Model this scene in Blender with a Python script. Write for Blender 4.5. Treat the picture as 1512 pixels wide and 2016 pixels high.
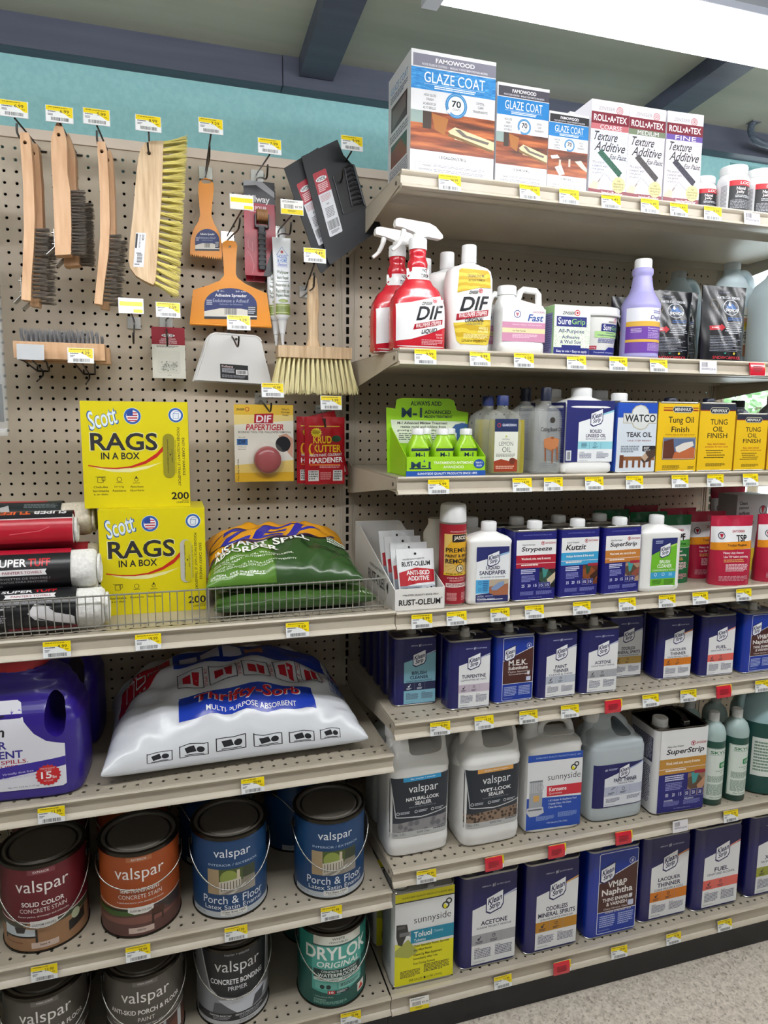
import bpy, bmesh, math, random
from mathutils import Vector, Matrix
R_ = random.Random(7)
PI = math.pi
for _o in list(bpy.data.objects): bpy.data.objects.remove(_o)
SC = bpy.context.scene
COL = SC.collection

# ------------------------------------------------------------------ camera
CAM = Vector((-0.461797872, -1.83504001, -0.0652432122))
yaw, pit, rol = 0.300548608, -0.134523929, 0.00890183645
FPX = 1362.10837
FW = Vector((math.sin(yaw)*math.cos(pit), math.cos(yaw)*math.cos(pit), math.sin(pit)))
RT = Vector((math.cos(yaw), -math.sin(yaw), 0)); UP = RT.cross(FW)
RX = math.cos(rol)*RT + math.sin(rol)*UP
UX = -math.sin(rol)*RT + math.cos(rol)*UP
cd = bpy.data.cameras.new('camera'); cam = bpy.data.objects.new('camera', cd); COL.objects.link(cam)
cd.sensor_fit = 'VERTICAL'; cd.sensor_height = 24.0; cd.lens = 24.0*FPX/2016
cd.clip_start = .02
m3 = Matrix((RX, UX, -FW)).transposed()
cam.matrix_world = Matrix.Translation(CAM) @ m3.to_4x4()
SC.camera = cam

# ------------------------------------------------------------------ world, exposure
W = bpy.data.worlds.new('daylight'); SC.world = W; W.use_nodes = True
bg = W.node_tree.nodes['Background']
bg.inputs[0].default_value = (.80, .92, 1.0, 1); bg.inputs[1].default_value = 5.0
SC.view_settings.view_transform = 'Standard'; SC.view_settings.look = 'None'
SC.view_settings.gamma = 1; SC.view_settings.use_curve_mapping = False
SC.view_settings.exposure = 0.22
LAMP = 19.0            # brightness of the fluorescent lenses

def ray(x, y): return FW*FPX + RX*(x-756) + UX*(1008-y)
def AY(x, y, Y):      # point of the place seen at a spot of the photo, on a plane y = Y
    d = ray(x, y); return CAM + d*((Y-CAM.y)/d.y)
def AZ(x, y, Z):      # the same on a level z = Z
    d = ray(x, y); return CAM + d*((Z-CAM.z)/d.z)

# ------------------------------------------------------------------ materials
def lin(h):
    h = h.lstrip('#'); o = []
    for i in (0, 2, 4):
        c = int(h[i:i+2], 16)/255; o.append(c/12.92 if c <= .04045 else ((c+.055)/1.055)**2.4)
    return (*o, 1)
_mc = {}
def M(h, r=.5, m=0, tr=0, coat=0, al=1, sss=0):
    k = (h, r, m, tr, coat, al, sss)
    if k in _mc: return _mc[k]
    a = bpy.data.materials.new('surface_'+h.lstrip('#')); a.use_nodes = True
    b = a.node_tree.nodes['Principled BSDF']
    b.inputs['Base Color'].default_value = lin(h); b.inputs['Roughness'].default_value = r
    b.inputs['Metallic'].default_value = m
    if tr: b.inputs['Transmission Weight'].default_value = tr; b.inputs['IOR'].default_value = 1.45
    if coat: b.inputs['Coat Weight'].default_value = coat; b.inputs['Coat Roughness'].default_value = .08
    if al < 1: b.inputs['Alpha'].default_value = al
    if sss: b.inputs['Subsurface Weight'].default_value = sss; b.inputs['Subsurface Scale'].default_value = .01
    _mc[k] = a; return a
class NT:
    def __init__(s, name):
        s.m = bpy.data.materials.new(name); s.m.use_nodes = True; s.t = s.m.node_tree; s.b = s.t.nodes['Principled BSDF']
        s.co = s.t.nodes.new('ShaderNodeTexCoord').outputs['Object']
    def n(s, ty, **k):
        x = s.t.nodes.new(ty)
        for a, v in k.items(): setattr(x, a, v)
        return x
    def l(s, a, b): s.t.links.new(a, b)
    def math(s, op, a, b=None, c=None):
        x = s.n('ShaderNodeMath', operation=op)
        for i, v in enumerate((a, b, c)):
            if v is None: continue
            if isinstance(v, (int, float)): x.inputs[i].default_value = v
            else: s.l(v, x.inputs[i])
        return x.outputs[0]
    def map(s, sc=(1, 1, 1), rot=(0, 0, 0)):
        x = s.n('ShaderNodeMapping'); x.inputs['Scale'].default_value = sc; x.inputs['Rotation'].default_value = rot
        s.l(s.co, x.inputs[0]); return x.outputs[0]
    def noise(s, sc, det=3, vec=None, rough=.5):
        x = s.n('ShaderNodeTexNoise'); x.inputs['Scale'].default_value = sc; x.inputs['Detail'].default_value = det
        x.inputs['Roughness'].default_value = rough
        s.l(vec if vec else s.co, x.inputs['Vector']); return x.outputs['Fac']
    def ramp(s, f, stops):
        x = s.n('ShaderNodeValToRGB'); e = x.color_ramp.elements
        while len(e) < len(stops): e.new(.5)
        for i, (p, c) in enumerate(stops): e[i].position = p; e[i].color = lin(c)
        s.l(f, x.inputs[0]); return x.outputs[0]
    def col(s, c): s.l(c, s.b.inputs['Base Color'])
    def bump(s, f, st=.3, dist=.002):
        x = s.n('ShaderNodeBump'); x.inputs['Strength'].default_value = st; x.inputs['Distance'].default_value = dist
        s.l(f, x.inputs['Height']); s.l(x.outputs[0], s.b.inputs['Normal'])
    def set(s, **k):
        for a, v in k.items(): s.b.inputs[a.replace('_', ' ')].default_value = v
def noisy(name, c1, c2, sc=20, r=.5, m=0, bump=0, stretch=(1, 1, 1), lo=.35, hi=.65, det=4):
    t = NT(name); f = t.noise(sc, det, t.map(stretch)); t.col(t.ramp(f, [(lo, c1), (hi, c2)])); t.set(Roughness=r, Metallic=m)
    if bump: t.bump(f, bump)
    return t.m
def speck(name, c1, c2, sc=300, r=.6, pos=.35):
    t = NT(name); v = t.n('ShaderNodeTexVoronoi'); v.inputs['Scale'].default_value = sc; t.l(t.co, v.inputs['Vector'])
    t.col(t.ramp(v.outputs['Distance'], [(pos, c1), (pos+.15, c2)])); t.set(Roughness=r); return t.m
def holed(name, c1, c2, px, pz, rad, axes=(0, 2), off=(0, 0), rect=None, rows=None, r=.45):
    """painted sheet metal or board with punched holes on a regular grid (real see-through holes)"""
    t = NT(name); f = t.noise(6, 4); t.col(t.ramp(f, [(.35, c1), (.65, c2)])); t.set(Roughness=r)
    sp = t.n('ShaderNodeSeparateXYZ'); t.l(t.co, sp.inputs[0])
    def cell(o, p, of):
        q = t.math('ADD', t.math('DIVIDE', o, p), .5-of/p)
        return t.math('MULTIPLY', t.math('SUBTRACT', t.math('FRACT', q), .5), p)
    a = cell(sp.outputs[axes[0]], px, off[0]); b = cell(sp.outputs[axes[1]], pz, off[1])
    if rect:
        h = t.math('MULTIPLY', t.math('LESS_THAN', t.math('ABSOLUTE', a), rect[0]), t.math('LESS_THAN', t.math('ABSOLUTE', b), rect[1]))
    else:
        d = t.math('SQRT', t.math('ADD', t.math('MULTIPLY', a, a), t.math('MULTIPLY', b, b))); h = t.math('LESS_THAN', d, rad)
    if rows:
        y = sp.outputs[axes[1]]
        g = None
        for (lo, hi) in rows:
            k = t.math('MULTIPLY', t.math('GREATER_THAN', y, lo), t.math('LESS_THAN', y, hi)); g = k if g is None else t.math('MAXIMUM', g, k)
        h = t.math('MULTIPLY', h, g)
    t.l(t.math('SUBTRACT', 1, h), t.b.inputs['Alpha']); return t.m

# ------------------------------------------------------------------ mesh building
class B:
    def __init__(s): s.bm = bmesh.new(); s.mi = 0
    def face(s, vs, mi=None):
        try: f = s.bm.faces.new(vs); f.material_index = s.mi if mi is None else mi; return f
        except ValueError: return None
    def box(s, x0, y0, z0, x1, y1, z1, mi=None):
        v = [s.bm.verts.new(p) for p in ((x0,y0,z0),(x1,y0,z0),(x1,y1,z0),(x0,y1,z0),(x0,y0,z1),(x1,y0,z1),(x1,y1,z1),(x0,y1,z1))]
        for q in ((0,3,2,1),(4,5,6,7),(0,1,5,4),(1,2,6,5),(2,3,7,6),(3,0,4,7)): s.face([v[i] for i in q], mi)
        return s
    def loft(s, secs, cap=(1, 1), mi=None):
        rings = [[s.bm.verts.new(p) for p in sec] for sec in secs]; n = len(rings[0])
        for a, b in zip(rings, rings[1:]):
            for i in range(n): s.face([a[i], a[(i+1) % n], b[(i+1) % n], b[i]], mi)
        if cap[0]: s.face(rings[0][::-1], mi)
        if cap[1]: s.face(rings[-1], mi)
        return s
    def tube(s, pts, r, n=8, mi=None, closed=False):
        pts = [Vector(p) for p in pts]; secs = []; N = len(pts)
        up = Vector((.123, .456, .88)).normalized(); prev = None
        for i, p in enumerate(pts):
            if closed: t = pts[(i+1) % N]-pts[i-1]
            else: t = pts[min(i+1, N-1)]-pts[max(i-1, 0)]
            t.normalize()
            u = (prev if prev else up); u = u-t*u.dot(t); u.normalize(); prev = u; w = t.cross(u)
            rr = r[i] if isinstance(r, (list, tuple)) else r
            secs.append([p+(u*math.cos(a)+w*math.sin(a))*rr for a in [2*PI*k/n for k in range(n)]])
        if closed: secs.append(secs[0]); return s.loft(secs, (0, 0), mi)
        return s.loft(secs, (1, 1), mi)
    def prism(s, pts, a0, a1, ax='y', mi=None):
        """polygon extruded along an axis: ax='y' pts are (x,z), ax='x' pts are (y,z), ax='z' pts are (x,y)"""
        f = {'y': lambda p, a: (p[0], a, p[1]), 'x': lambda p, a: (a, p[0], p[1]), 'z': lambda p, a: (p[0], p[1], a)}[ax]
        return s.loft([[f(p, a0) for p in pts], [f(p, a1) for p in pts]], (1, 1), mi)
    def cyl(s, cx, cy, z0, z1, r0, r1=None, n=32, mi=None):
        r1 = r0 if r1 is None else r1
        return s.loft([[(cx+r*math.cos(2*PI*k/n), cy+r*math.sin(2*PI*k/n), z) for k in range(n)] for r, z in ((r0, z0), (r1, z1))], (1, 1), mi)
    def lathe(s, prof, cx=0, cy=0, n=40, mi=None, cap=(1, 1)):
        return s.loft([[(cx+r*math.cos(2*PI*k/n), cy+r*math.sin(2*PI*k/n), z) for k in range(n)] for z, r in prof], cap, mi)
def sup(w, d, n=2, N=40, cx=0, cy=0):
    o = []
    for k in range(N):
        a = 2*PI*k/N; c, s_ = math.cos(a), math.sin(a); e = 2/n
        o.append((cx+w/2*abs(c)**e*(1 if c >= 0 else -1), cy+d/2*abs(s_)**e*(1 if s_ >= 0 else -1)))
    return o
def rrect(w, d, r, seg=4, cx=0, cy=0):
    o = []
    for (sx, sy, a0) in ((1, 1, 0), (-1, 1, 90), (-1, -1, 180), (1, -1, 270)):
        for k in range(seg+1):
            a = math.radians(a0+90*k/seg); o.append((cx+sx*(w/2-r)+r*math.cos(a), cy+sy*(d/2-r)+r*math.sin(a)))
    return o
def at_z(pts, z): return [(x, y, z) for x, y in pts]
def prop(o, label=None, cat=None, group=None, kind=None):
    if label: o['label'] = label
    if cat: o['category'] = cat
    if group: o['group'] = group
    if kind: o['kind'] = kind
    return o
def mk(name, b, mats, parent=None, sm=35, loc=None, bev=0, bseg=2):
    if bev: bmesh.ops.bevel(b.bm, geom=[e for e in b.bm.edges if len(e.link_faces) == 2 and e.calc_face_angle(0) > .6], offset=bev, segments=bseg, affect='EDGES', profile=.5)
    bmesh.ops.recalc_face_normals(b.bm, faces=b.bm.faces)
    me = bpy.data.meshes.new(name); b.bm.to_mesh(me); b.bm.free()
    for x in (mats if isinstance(mats, (list, tuple)) else [mats]): me.materials.append(x)
    if sm:
        me.polygons.foreach_set('use_smooth', [True]*len(me.polygons)); me.set_sharp_from_angle(angle=math.radians(sm))
    o = bpy.data.objects.new(name, me); COL.objects.link(o)
    if parent: o.parent = parent
    if loc is not None: o.location = loc
    return o
def empty(name, label, cat, loc=(0, 0, 0), rz=0, group=None):
    o = bpy.data.objects.new(name, None); COL.objects.link(o); o.empty_display_size = .02
    o.location = loc; o.rotation_euler.z = math.radians(rz); prop(o, label, cat, group); return o
def struct(name, b, m, sm=0, **k):
    o = mk(name, b, m, None, sm, **k); o['kind'] = 'structure'; return o
def dup(root, loc, rz=0, label=None, group=None, skip=()):
    def rec(o, par):
        c = o.copy(); COL.objects.link(c)
        if par: c.parent = par
        for ch in [x for x in bpy.data.objects if x.parent == o]:
            if ch.name.split('.')[0] in skip: continue
            rec(ch, c)
        return c
    r = rec(root, None); r.location = loc; r.rotation_euler.z = math.radians(rz)
    if label: r['label'] = label
    if group: r['group'] = group
    elif 'group' in r: del r['group']
    return r
def cut(o, cb):
    """subtract the closed mesh cb from the object o"""
    c = mk('cutter', cb, [], None, 0); md = o.modifiers.new('b', 'BOOLEAN'); md.operation = 'DIFFERENCE'; md.object = c; md.solver = 'EXACT'
    c.parent = o.parent
    dg = bpy.context.evaluated_depsgraph_get(); me = bpy.data.meshes.new_from_object(o.evaluated_get(dg))
    o.modifiers.clear(); o.data = me; me.polygons.foreach_set('use_smooth', [True]*len(me.polygons)); me.set_sharp_from_angle(angle=math.radians(38))
    bpy.data.objects.remove(c)

# ------------------------------------------------------------------ printed labels
_gc = {}
def glyph(s, bold):
    k = (s, bold)
    if k not in _gc:
        c = bpy.data.curves.new('t', 'FONT'); c.body = s; c.offset = (0, .010, .022, -.008)[bold]; c.resolution_u = 3
        o = bpy.data.objects.new('t', c); me = bpy.data.meshes.new_from_object(o)
        vs = [(v.co.x, v.co.y) for v in me.vertices]; fs = [tuple(p.vertices) for p in me.polygons]
        bpy.data.objects.remove(o); bpy.data.curves.remove(c); bpy.data.meshes.remove(me)
        x0 = min(v[0] for v in vs); x1 = max(v[0] for v in vs); y0 = min(v[1] for v in vs); y1 = max(v[1] for v in vs)
        _gc[k] = ([((x-x0)/(x1-x0), (y-y0)/(y1-y0)) for x, y in vs], fs)
    return _gc[k]
class Can:
    """flat artwork: u 0..100 from the left, v 0..100 from the top, on W x H metres"""
    def __init__(s, W, H): s.W = W; s.H = H; s.it = []
    def add(s, vs, fs, c):
        b = (min(v[0] for v in vs), min(v[1] for v in vs), max(v[0] for v in vs), max(v[1] for v in vs)); L = 1
        for (_, _, _, ob, ol) in s.it:
            if b[0] < ob[2] and b[2] > ob[0] and b[1] < ob[3] and b[3] > ob[1]: L = max(L, ol+1)
        s.it.append((vs, fs, c, b, L)); return s
    def poly(s, pts, c): return s.add(list(pts), [tuple(range(len(pts)))], c)
    def rect(s, x0, y0, x1, y1, c): return s.poly([(x0, y1), (x1, y1), (x1, y0), (x0, y0)], c)
    def rr(s, x0, y0, x1, y1, c, r=3):
        k = s.W/s.H; ry = r*k; o = []
        for cx, cy, a0 in ((x1-r, y1-ry, 0), (x0+r, y1-ry, 90), (x0+r, y0+ry, 180), (x1-r, y0+ry, 270)):
            for j in range(5): a = math.radians(a0+22.5*j); o.append((cx+r*math.cos(a), cy+ry*math.sin(a)))
        return s.poly(o, c)
    def ell(s, cx, cy, rx, c, ry=None, n=24):
        ry = rx*s.W/s.H if ry is None else ry
        return s.poly([(cx+rx*math.cos(2*PI*k/n), cy+ry*math.sin(2*PI*k/n)) for k in range(n)], c)
    def ring(s, cx, cy, rx, t, c, n=24):
        k = s.W/s.H; vs = []; fs = []
        for j in range(n):
            a = 2*PI*j/n
            for q in (rx, rx-t): vs.append((cx+q*math.cos(a), cy+q*k*math.sin(a)))
        for j in range(n): a, b = 2*j, 2*((j+1) % n); fs.append((a, b, b+1, a+1))
        return s.add(vs, fs, c)
    def line(s, pts, t, c):
        k = s.W/s.H; vs = []; fs = []
        P = [Vector((x, y/k)) for x, y in pts]
        for i, p in enumerate(P):
            d = P[min(i+1, len(P)-1)]-P[max(i-1, 0)]; d.normalize(); n = Vector((-d.y, d.x))*t/2
            for q in (p+n, p-n): vs.append((q.x, q.y*k))
        for i in range(len(P)-1): fs.append((2*i, 2*i+1, 2*i+3, 2*i+2))
        return s.add(vs, fs, c)
    def box(s, x0, y0, x1, y1, t, c): return s.line([(x0, y0), (x1, y0)], t, c).line([(x1, y0), (x1, y1)], t, c).line([(x1, y1), (x0, y1)], t, c).line([(x0, y1), (x0, y0)], t, c)
    def text(s, st, x0, y0, x1, y1, c, b=0, sh=0, rot=0, sl=0):
        """text fitted to the box; sh italic, rot turned in degrees (clockwise), sl rise of the baseline in v units across"""
        if not st.strip(): return s
        vs, fs = glyph(st, b); k = s.W/s.H; o = []
        cx, cy = (x0+x1)/2, (y0+y1)/2
        w, h = (x1-x0), (y1-y0)
        if rot in (90, -90): w, h = (y1-y0)/k, (x1-x0)*k
        ca, sa = math.cos(math.radians(rot)), math.sin(math.radians(rot))
        for gx, gy in vs:
            x = (gx-.5)*w+sh*(gy-.5)*h/k; y = (.5-gy)*h/k
            X = x*ca-y*sa; Y = (x*sa+y*ca)*k
            o.append((cx+X, cy+Y-sl*(X)/max(1e-6, w)))
        return s.add(o, fs, c)
    def greek(s, x0, y0, x1, y1, n, c, dens=.82, seed=1):
        """n rows of print too small to read in the photo"""
        r = random.Random(seed+n*7+int(x0*3+y0)); vs = []; fs = []; st = (y1-y0)/n
        for i in range(n):
            x = x0; y = y0+i*st; end = x1-(r.random()*.35*(x1-x0) if i == n-1 else r.random()*.06*(x1-x0))
            while x < end:
                w = (x1-x0)*(.03+.09*r.random()); w = min(w, end-x); k = len(vs)
                vs += [(x, y+st*.58), (x+w, y+st*.58), (x+w, y), (x, y)]; fs.append((k, k+1, k+2, k+3)); x += w/dens
        return s.add(vs, fs, c) if vs else s
    def bars(s, x0, y0, x1, y1, c='#202024', n=22, seed=3, vert=True):
        r = random.Random(seed); vs = []; fs = []
        t = [r.random()+.4 for _ in range(n*2)]; tot = sum(t); x = 0
        for i, q in enumerate(t):
            q /= tot
            if i % 2 == 0:
                k = len(vs)
                if vert: a, b2 = x0+(x1-x0)*x, x0+(x1-x0)*(x+q); vs += [(a, y1), (b2, y1), (b2, y0), (a, y0)]
                else: a, b2 = y0+(y1-y0)*x, y0+(y1-y0)*(x+q); vs += [(x0, b2), (x1, b2), (x1, a), (x0, a)]
                fs.append((k, k+1, k+2, k+3))
            x += q
        return s.add(vs, fs, c)
    def build(s, parent, f, name='label', su=0, sv=0, label=None, rough=.42, lift=.00012):
        b = B(); mats = []; mi = {}
        for vs, fs, c, _, L in s.it:
            if c not in mi: mi[c] = len(mats); mats.append(M(c, rough) if isinstance(c, str) else c)
            V = [b.bm.verts.new(((x/100-.5)*s.W, (1-y/100)*s.H, L*lift)) for x, y in vs]
            for q in fs: b.face([V[i] for i in q], mi[c])
        for st, ax, lo, hi in ((su, 0, -s.W/2, s.W/2), (sv, 1, 0, s.H)):
            if st:
                n = int((hi-lo)/st)+1
                for i in range(1, n):
                    p = [0, 0, 0]; p[ax] = lo+(hi-lo)*i/n; q = [0, 0, 0]; q[ax] = 1
                    bmesh.ops.bisect_plane(b.bm, geom=b.bm.verts[:]+b.bm.edges[:]+b.bm.faces[:], dist=1e-6, plane_co=p, plane_no=q)
        for v in b.bm.verts: v.co = Vector(f(v.co.x, v.co.y, v.co.z))
        me = bpy.data.meshes.new(name); b.bm.to_mesh(me); b.bm.free()
        for x in mats: me.materials.append(x)
        if su or sv: me.polygons.foreach_set('use_smooth', [True]*len(me.polygons))
        o = bpy.data.objects.new(name, me); COL.objects.link(o); o.parent = parent
        if label: o['label'] = label
        return o
def flat(y, x=0, z=0): return lambda u, v, h: (x+u, y-h, z+v)
def flatL(x, y=0, z=0): return lambda u, v, h: (x-h, y-u, z+v)      # on a left side face
def arc(r, z=0, a0=0): return lambda u, v, h: ((r+h)*math.sin(u/r+a0), -(r+h)*math.cos(u/r+a0), z+v)
# ------------------------------------------------------------------ building shell
ZC = lambda y: .828+.07*(.02-y)          # sloping ceiling height
FL = -1.570
m_ceil = noisy('ceiling_paint', '#a8ad9e', '#b3b7a9', 3, .55, bump=.25, stretch=(.4, 6, 1))
m_beam = noisy('beam_paint', '#454a5b', '#525768', 5, .5, bump=.3, stretch=(.3, 5, 5))
m_teal = noisy('teal_wall_paint', '#90c8cc', '#9ad0d2', 90, .6, bump=.25)
m_white = noisy('store_wall_paint', '#9c9b96', '#a6a5a0', 4, .7)
t = NT('terrazzo_floor'); v = t.n('ShaderNodeTexVoronoi'); v.inputs['Scale'].default_value = 190; t.l(t.co, v.inputs['Vector'])
n2 = t.noise(60, 5); mx = t.n('ShaderNodeMix', data_type='RGBA')
t.l(t.ramp(v.outputs['Color'], [(.10, '#6d6257'), (.22, '#a89c8e'), (.5, '#cfc5b8'), (.8, '#ddd4c7')]), mx.inputs[6])
t.l(t.ramp(n2, [(.3, '#a89d90'), (.62, '#ddd4c8')]), mx.inputs[7]); mx.inputs[0].default_value = .45; t.col(mx.outputs[2]); t.set(Roughness=.35)
m_floor = t.m
WX0, WX1, WZ0, WZ1 = 1.262, 3.1, -.60, .748
struct('floor', B().box(-3.4, -4.2, FL-.05, 3.6, .1, FL), m_floor)
b = B(); b.loft([[(-3.4, .10, ZC(.1)), (3.6, .10, ZC(.1)), (3.6, .10, ZC(.1)+.04), (-3.4, .10, ZC(.1)+.04)],
                 [(-3.4, -4.2, ZC(-4.2)), (3.6, -4.2, ZC(-4.2)), (3.6, -4.2, ZC(-4.2)+.04), (-3.4, -4.2, ZC(-4.2)+.04)]])
struct('ceiling', b, m_ceil)
b = B(); b.box(-3.4, .06, FL, WX0, .16, ZC(.1)+.02); b.box(WX1, .06, FL, 3.6, .16, ZC(.1)+.02)
b.box(WX0, .06, FL, WX1, .16, WZ0); b.box(WX0, .06, WZ1, WX1, .16, ZC(.1)+.02)
struct('wall_back', b, m_teal)
struct('wall_left', B().box(-3.5, -4.2, FL, -3.4, .16, 1.2), m_white)
struct('wall_right', B().box(3.6, -4.2, FL, 3.7, .16, 1.2), m_white)
struct('wall_front', B().box(-3.5, -4.3, FL, 3.7, -4.2, 1.2), m_white)
# window in the back wall, right of the shelving
f = B(); t_ = .035
for q in ((WX0, WZ0, WX0+t_, WZ1), (WX1-t_, WZ0, WX1, WZ1), (WX0, WZ0, WX1, WZ0+t_), (WX0, WZ1-.012, WX1, WZ1), (2.16, WZ0, 2.2, WZ1)):
    f.box(q[0], .09, q[1], q[2], .13, q[3])
wf = struct('window_1', f, M('#8fb0b6', .5))
mk('window_pane', B().box(WX0+t_, .108, WZ0+t_, WX1-t_, .112, WZ1-.012), M('#ffffff', .02, tr=1), wf, 0)
# beams
struct('trim_1', B().box(-3.4, .018, .757, -.1635, .0605, .8285), m_beam, bev=.002)
struct('trim_2', B().box(-.1615, .016, .757, 3.6, .0605, .8285), m_beam, bev=.002)
def rafter(i, x0, x1, d=.045):
    b = B(); b.loft([[(x0, y, ZC(y)-d-zz), (x1, y, ZC(y)-d-zz), (x1, y, ZC(y)+.01), (x0, y, ZC(y)+.01)] for y, zz in ((.012, 0), (-4.2, 0))])
    struct('trim_%d' % i, b, m_beam, bev=.002)
for i, (a, c) in enumerate(((-2.14, -2.05), (-1.13, -1.04), (-.122, -.035), (.872, .958), (1.87, 1.96), (2.86, 2.95))): rafter(3+i, a, c)

# ------------------------------------------------------------------ outdoors beyond the window
def out(o): o['kind'] = 'structure'; return o
struct('pavement_ground', B().box(-8, .2, FL-.3, 30, 40, FL-.25), noisy('pale_concrete', '#c9c9c4', '#dcdcd6', 3, .8))
def leafball(name, x, y, z, r, label, seed):
    b = B(); rr = random.Random(seed)
    for k in range(900):
        a, c = rr.random()*2*PI, math.acos(2*rr.random()-1); q = r*(.6+.45*rr.random())
        p = Vector((q*math.sin(c)*math.cos(a), q*math.sin(c)*math.sin(a)*.8, q*.75*math.cos(c)))
        u = Vector((rr.random()-.5, rr.random()-.5, rr.random()-.5)).normalized()*r*.09; w = u.orthogonal().normalized()*r*.06
        b.face([b.bm.verts.new(p+v_) for v_ in (u, w, -u, -w)])
    e = empty(name, label, 'tree', (x, y, z)); mk('foliage', b, noisy('leaf_green', '#5d8a52', '#a8c890', 3, .7), e, 0)
    mk('trunk', B().tube([(0, 0, FL-.25-z), (0.05, 0, -r*.3), (0, 0, 0)], [.12, .1, .06]), M('#6e5c48', .8), e)
leafball('tree', 8.0, 9.0, .35, 1.5, 'leafy green tree seen through the window, left of the other', 4)
leafball('tree', 11.5, 10.0, .3, 1.7, 'leafy green tree seen through the window, furthest to the right', 5)

# ------------------------------------------------------------------ fluorescent fixtures
def lit(k=1):
    em = bpy.data.materials.get('lit_lens%g' % k)
    if not em:
        em = bpy.data.materials.new('lit_lens%g' % k); em.use_nodes = True; p = em.node_tree.nodes['Principled BSDF']
        p.inputs['Base Color'].default_value = (.9, .9, .9, 1); p.inputs['Emission Color'].default_value = (.985, .985, 1, 1); p.inputs['Emission Strength'].default_value = LAMP*k
    return em
def fixture(x0, x1, y0, y1, zb, lab, grp=None, bare=False, k=1):
    e = empty('fluorescent_light', lab, 'ceiling light', ((x0+x1)/2, (y0+y1)/2, zb), 0, grp)
    w, d = (x1-x0)/2, (y1-y0)/2; top = ZC((y0+y1)/2)-zb-.004
    if bare:
        mk('housing', B().box(-w, -.03, .06, w, .03, .10), M('#c9cbce', .4), e, 0)
        for s in (-1, 1):
            mk('fluorescent_tube', B().tube([(-w+.02, s*.05, .02), (w-.02, s*.05, .02)], .019, 12), lit(k), e, 50)
            mk('suspension_rod', B().tube([(s*w*.8, 0, .10), (s*w*.8, 0, top)], .004, 6), M('#8b8d90', .4), e)
            mk('end_cap', B().box(min(s*w, s*(w-.02)), -.075, -.002, max(s*w, s*(w-.02)), .075, .062), M('#b9bcc2', .4), e, 0)
        return e
    mk('housing', B().loft([[(-w, -d, .022), (w, -d, .022), (w, d, .022), (-w, d, .022)], [(-w, -d, .036), (w, -d, .036), (w, d, .036), (-w, d, .036)], [(-w, -d*.5, top), (w, -d*.5, top), (w, d*.5, top), (-w, d*.5, top)]]), M('#7e828c', .4), e, 0)
    prof = [(-d*.97, .022), (-d*.9, .006), (-d*.6, 0), (d*.6, 0), (d*.9, .006), (d*.97, .022)]
    mk('lens', B().prism(prof, -w+.035, w-.035, 'x'), lit(.17), e, 30)
    for s in (-1, 1):
        mk('end_cap', B().box(min(s*w, s*(w-.034)), -d*.99, -.003, max(s*w, s*(w-.034)), d*.99, .03), M('#b9bcc2', .4), e, 0, bev=.004)
    return e
fixture(.062, 2.50, -.535, -.372, .776, 'long lit fluorescent strip light above the right-hand shelves')
for x, y, w in ((-1.35, -1.15, 'left of the aisle'), (.5, -1.15, 'over the aisle, nearest'), (2.4, -1.15, 'right of the aisle'), (-1.0, -3.0, 'at the far left of the room'), (1.4, -3.0, 'at the far right of the room')):
    fixture(x-.9, x+.9, y-.075, y+.075, ZC(y)-.30, 'added unseen fluorescent light '+w, bare=True, k=1.25 if y > -2 else .3)  # unseen hanging tubes, added and placed to brighten ceiling, wall and shelves

# flexible conduit at the top right
pp = [AY(1530, 207, -.03), AY(1512, 214, -.03), AY(1495, 226, -.03), AY(1482, 241, -.03), AY(1478, 257, -.03), AY(1483, 270, -.03), AY(1496, 281, -.03), AY(1515, 287, -.03), AY(1560, 300, -.03)]
def smooth(P, n=6):
    P = [Vector(p) for p in P]; o = []
    for i in range(len(P)-1):
        a, b_, c, d = P[max(i-1, 0)], P[i], P[i+1], P[min(i+2, len(P)-1)]
        for k in range(n):
            q = k/n; o.append(.5*((2*b_)+(c-a)*q+(2*a-5*b_+4*c-d)*q*q+(3*b_-a-3*c+d)*q**3))
    o.append(P[-1]); return o
sp_ = smooth(pp, 14)
cdt = mk('flexible_conduit', B().tube(sp_, [.0088+.0012*(i % 2) for i in range(len(sp_))], 12), M('#4a5664', .45), None, 60)
prop(cdt, 'dark grey ribbed flexible conduit looping under the ceiling at top right', 'conduit')
q = AY(1484, 240, -.03); mk('clamp', B().box(q.x-.016, q.y-.013, q.z-.004, q.x+.016, q.y+.013, q.z+.008), M('#8b8f96', .35, .8), cdt, 0, bev=.002)

# ------------------------------------------------------------------ gondola shelving
BE1, BE2 = '#bcae9a', '#c3b6a3'
IN = .0254
m_peg = holed('pegboard', BE1, BE2, IN, IN, .0035, (0, 2), (IN/2, 0))
m_sh = noisy('shelf_enamel', '#b9af9e', '#c0b7a8', 8, .38)
m_deck = holed('shelf_deck', '#a59c8c', '#aca394', IN, IN, .0036, (0, 1), (IN/2, -.4125), rows=[(-.425, -.380), (-.045, -.02)], r=.38)
m_deck1 = holed('shelf_deck_single', '#a59c8c', '#aca394', IN, IN, .0036, (0, 1), (IN/2, -.4125), rows=[(-.425, -.405), (-.045, -.02)], r=.38)
m_up = holed('upright_enamel', '#b2a797', '#b9ae9f', 1.219, IN, 0, (0, 2), (0, .008), rect=(.0042, .0092))
mk('hole_shade_sheet', B().box(-1.2, .026, -1.43, 1.2, .028, .508), M('#2a2723', .8), None, 0)  # added dark sheet, its colour stands in for the shade behind the holes
prop(bpy.data.objects['hole_shade_sheet'], 'dark sheet added to shade the pegboard holes from behind', 'backing sheet')
def panel(x0, x1, z0, z1, lab):
    o = mk('pegboard_panel', B().box(x0, 0, z0, x1, .004, z1), m_peg, None, 0); prop(o, lab, 'pegboard'); o.name = 'perforated_back_wall'; return o
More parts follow.
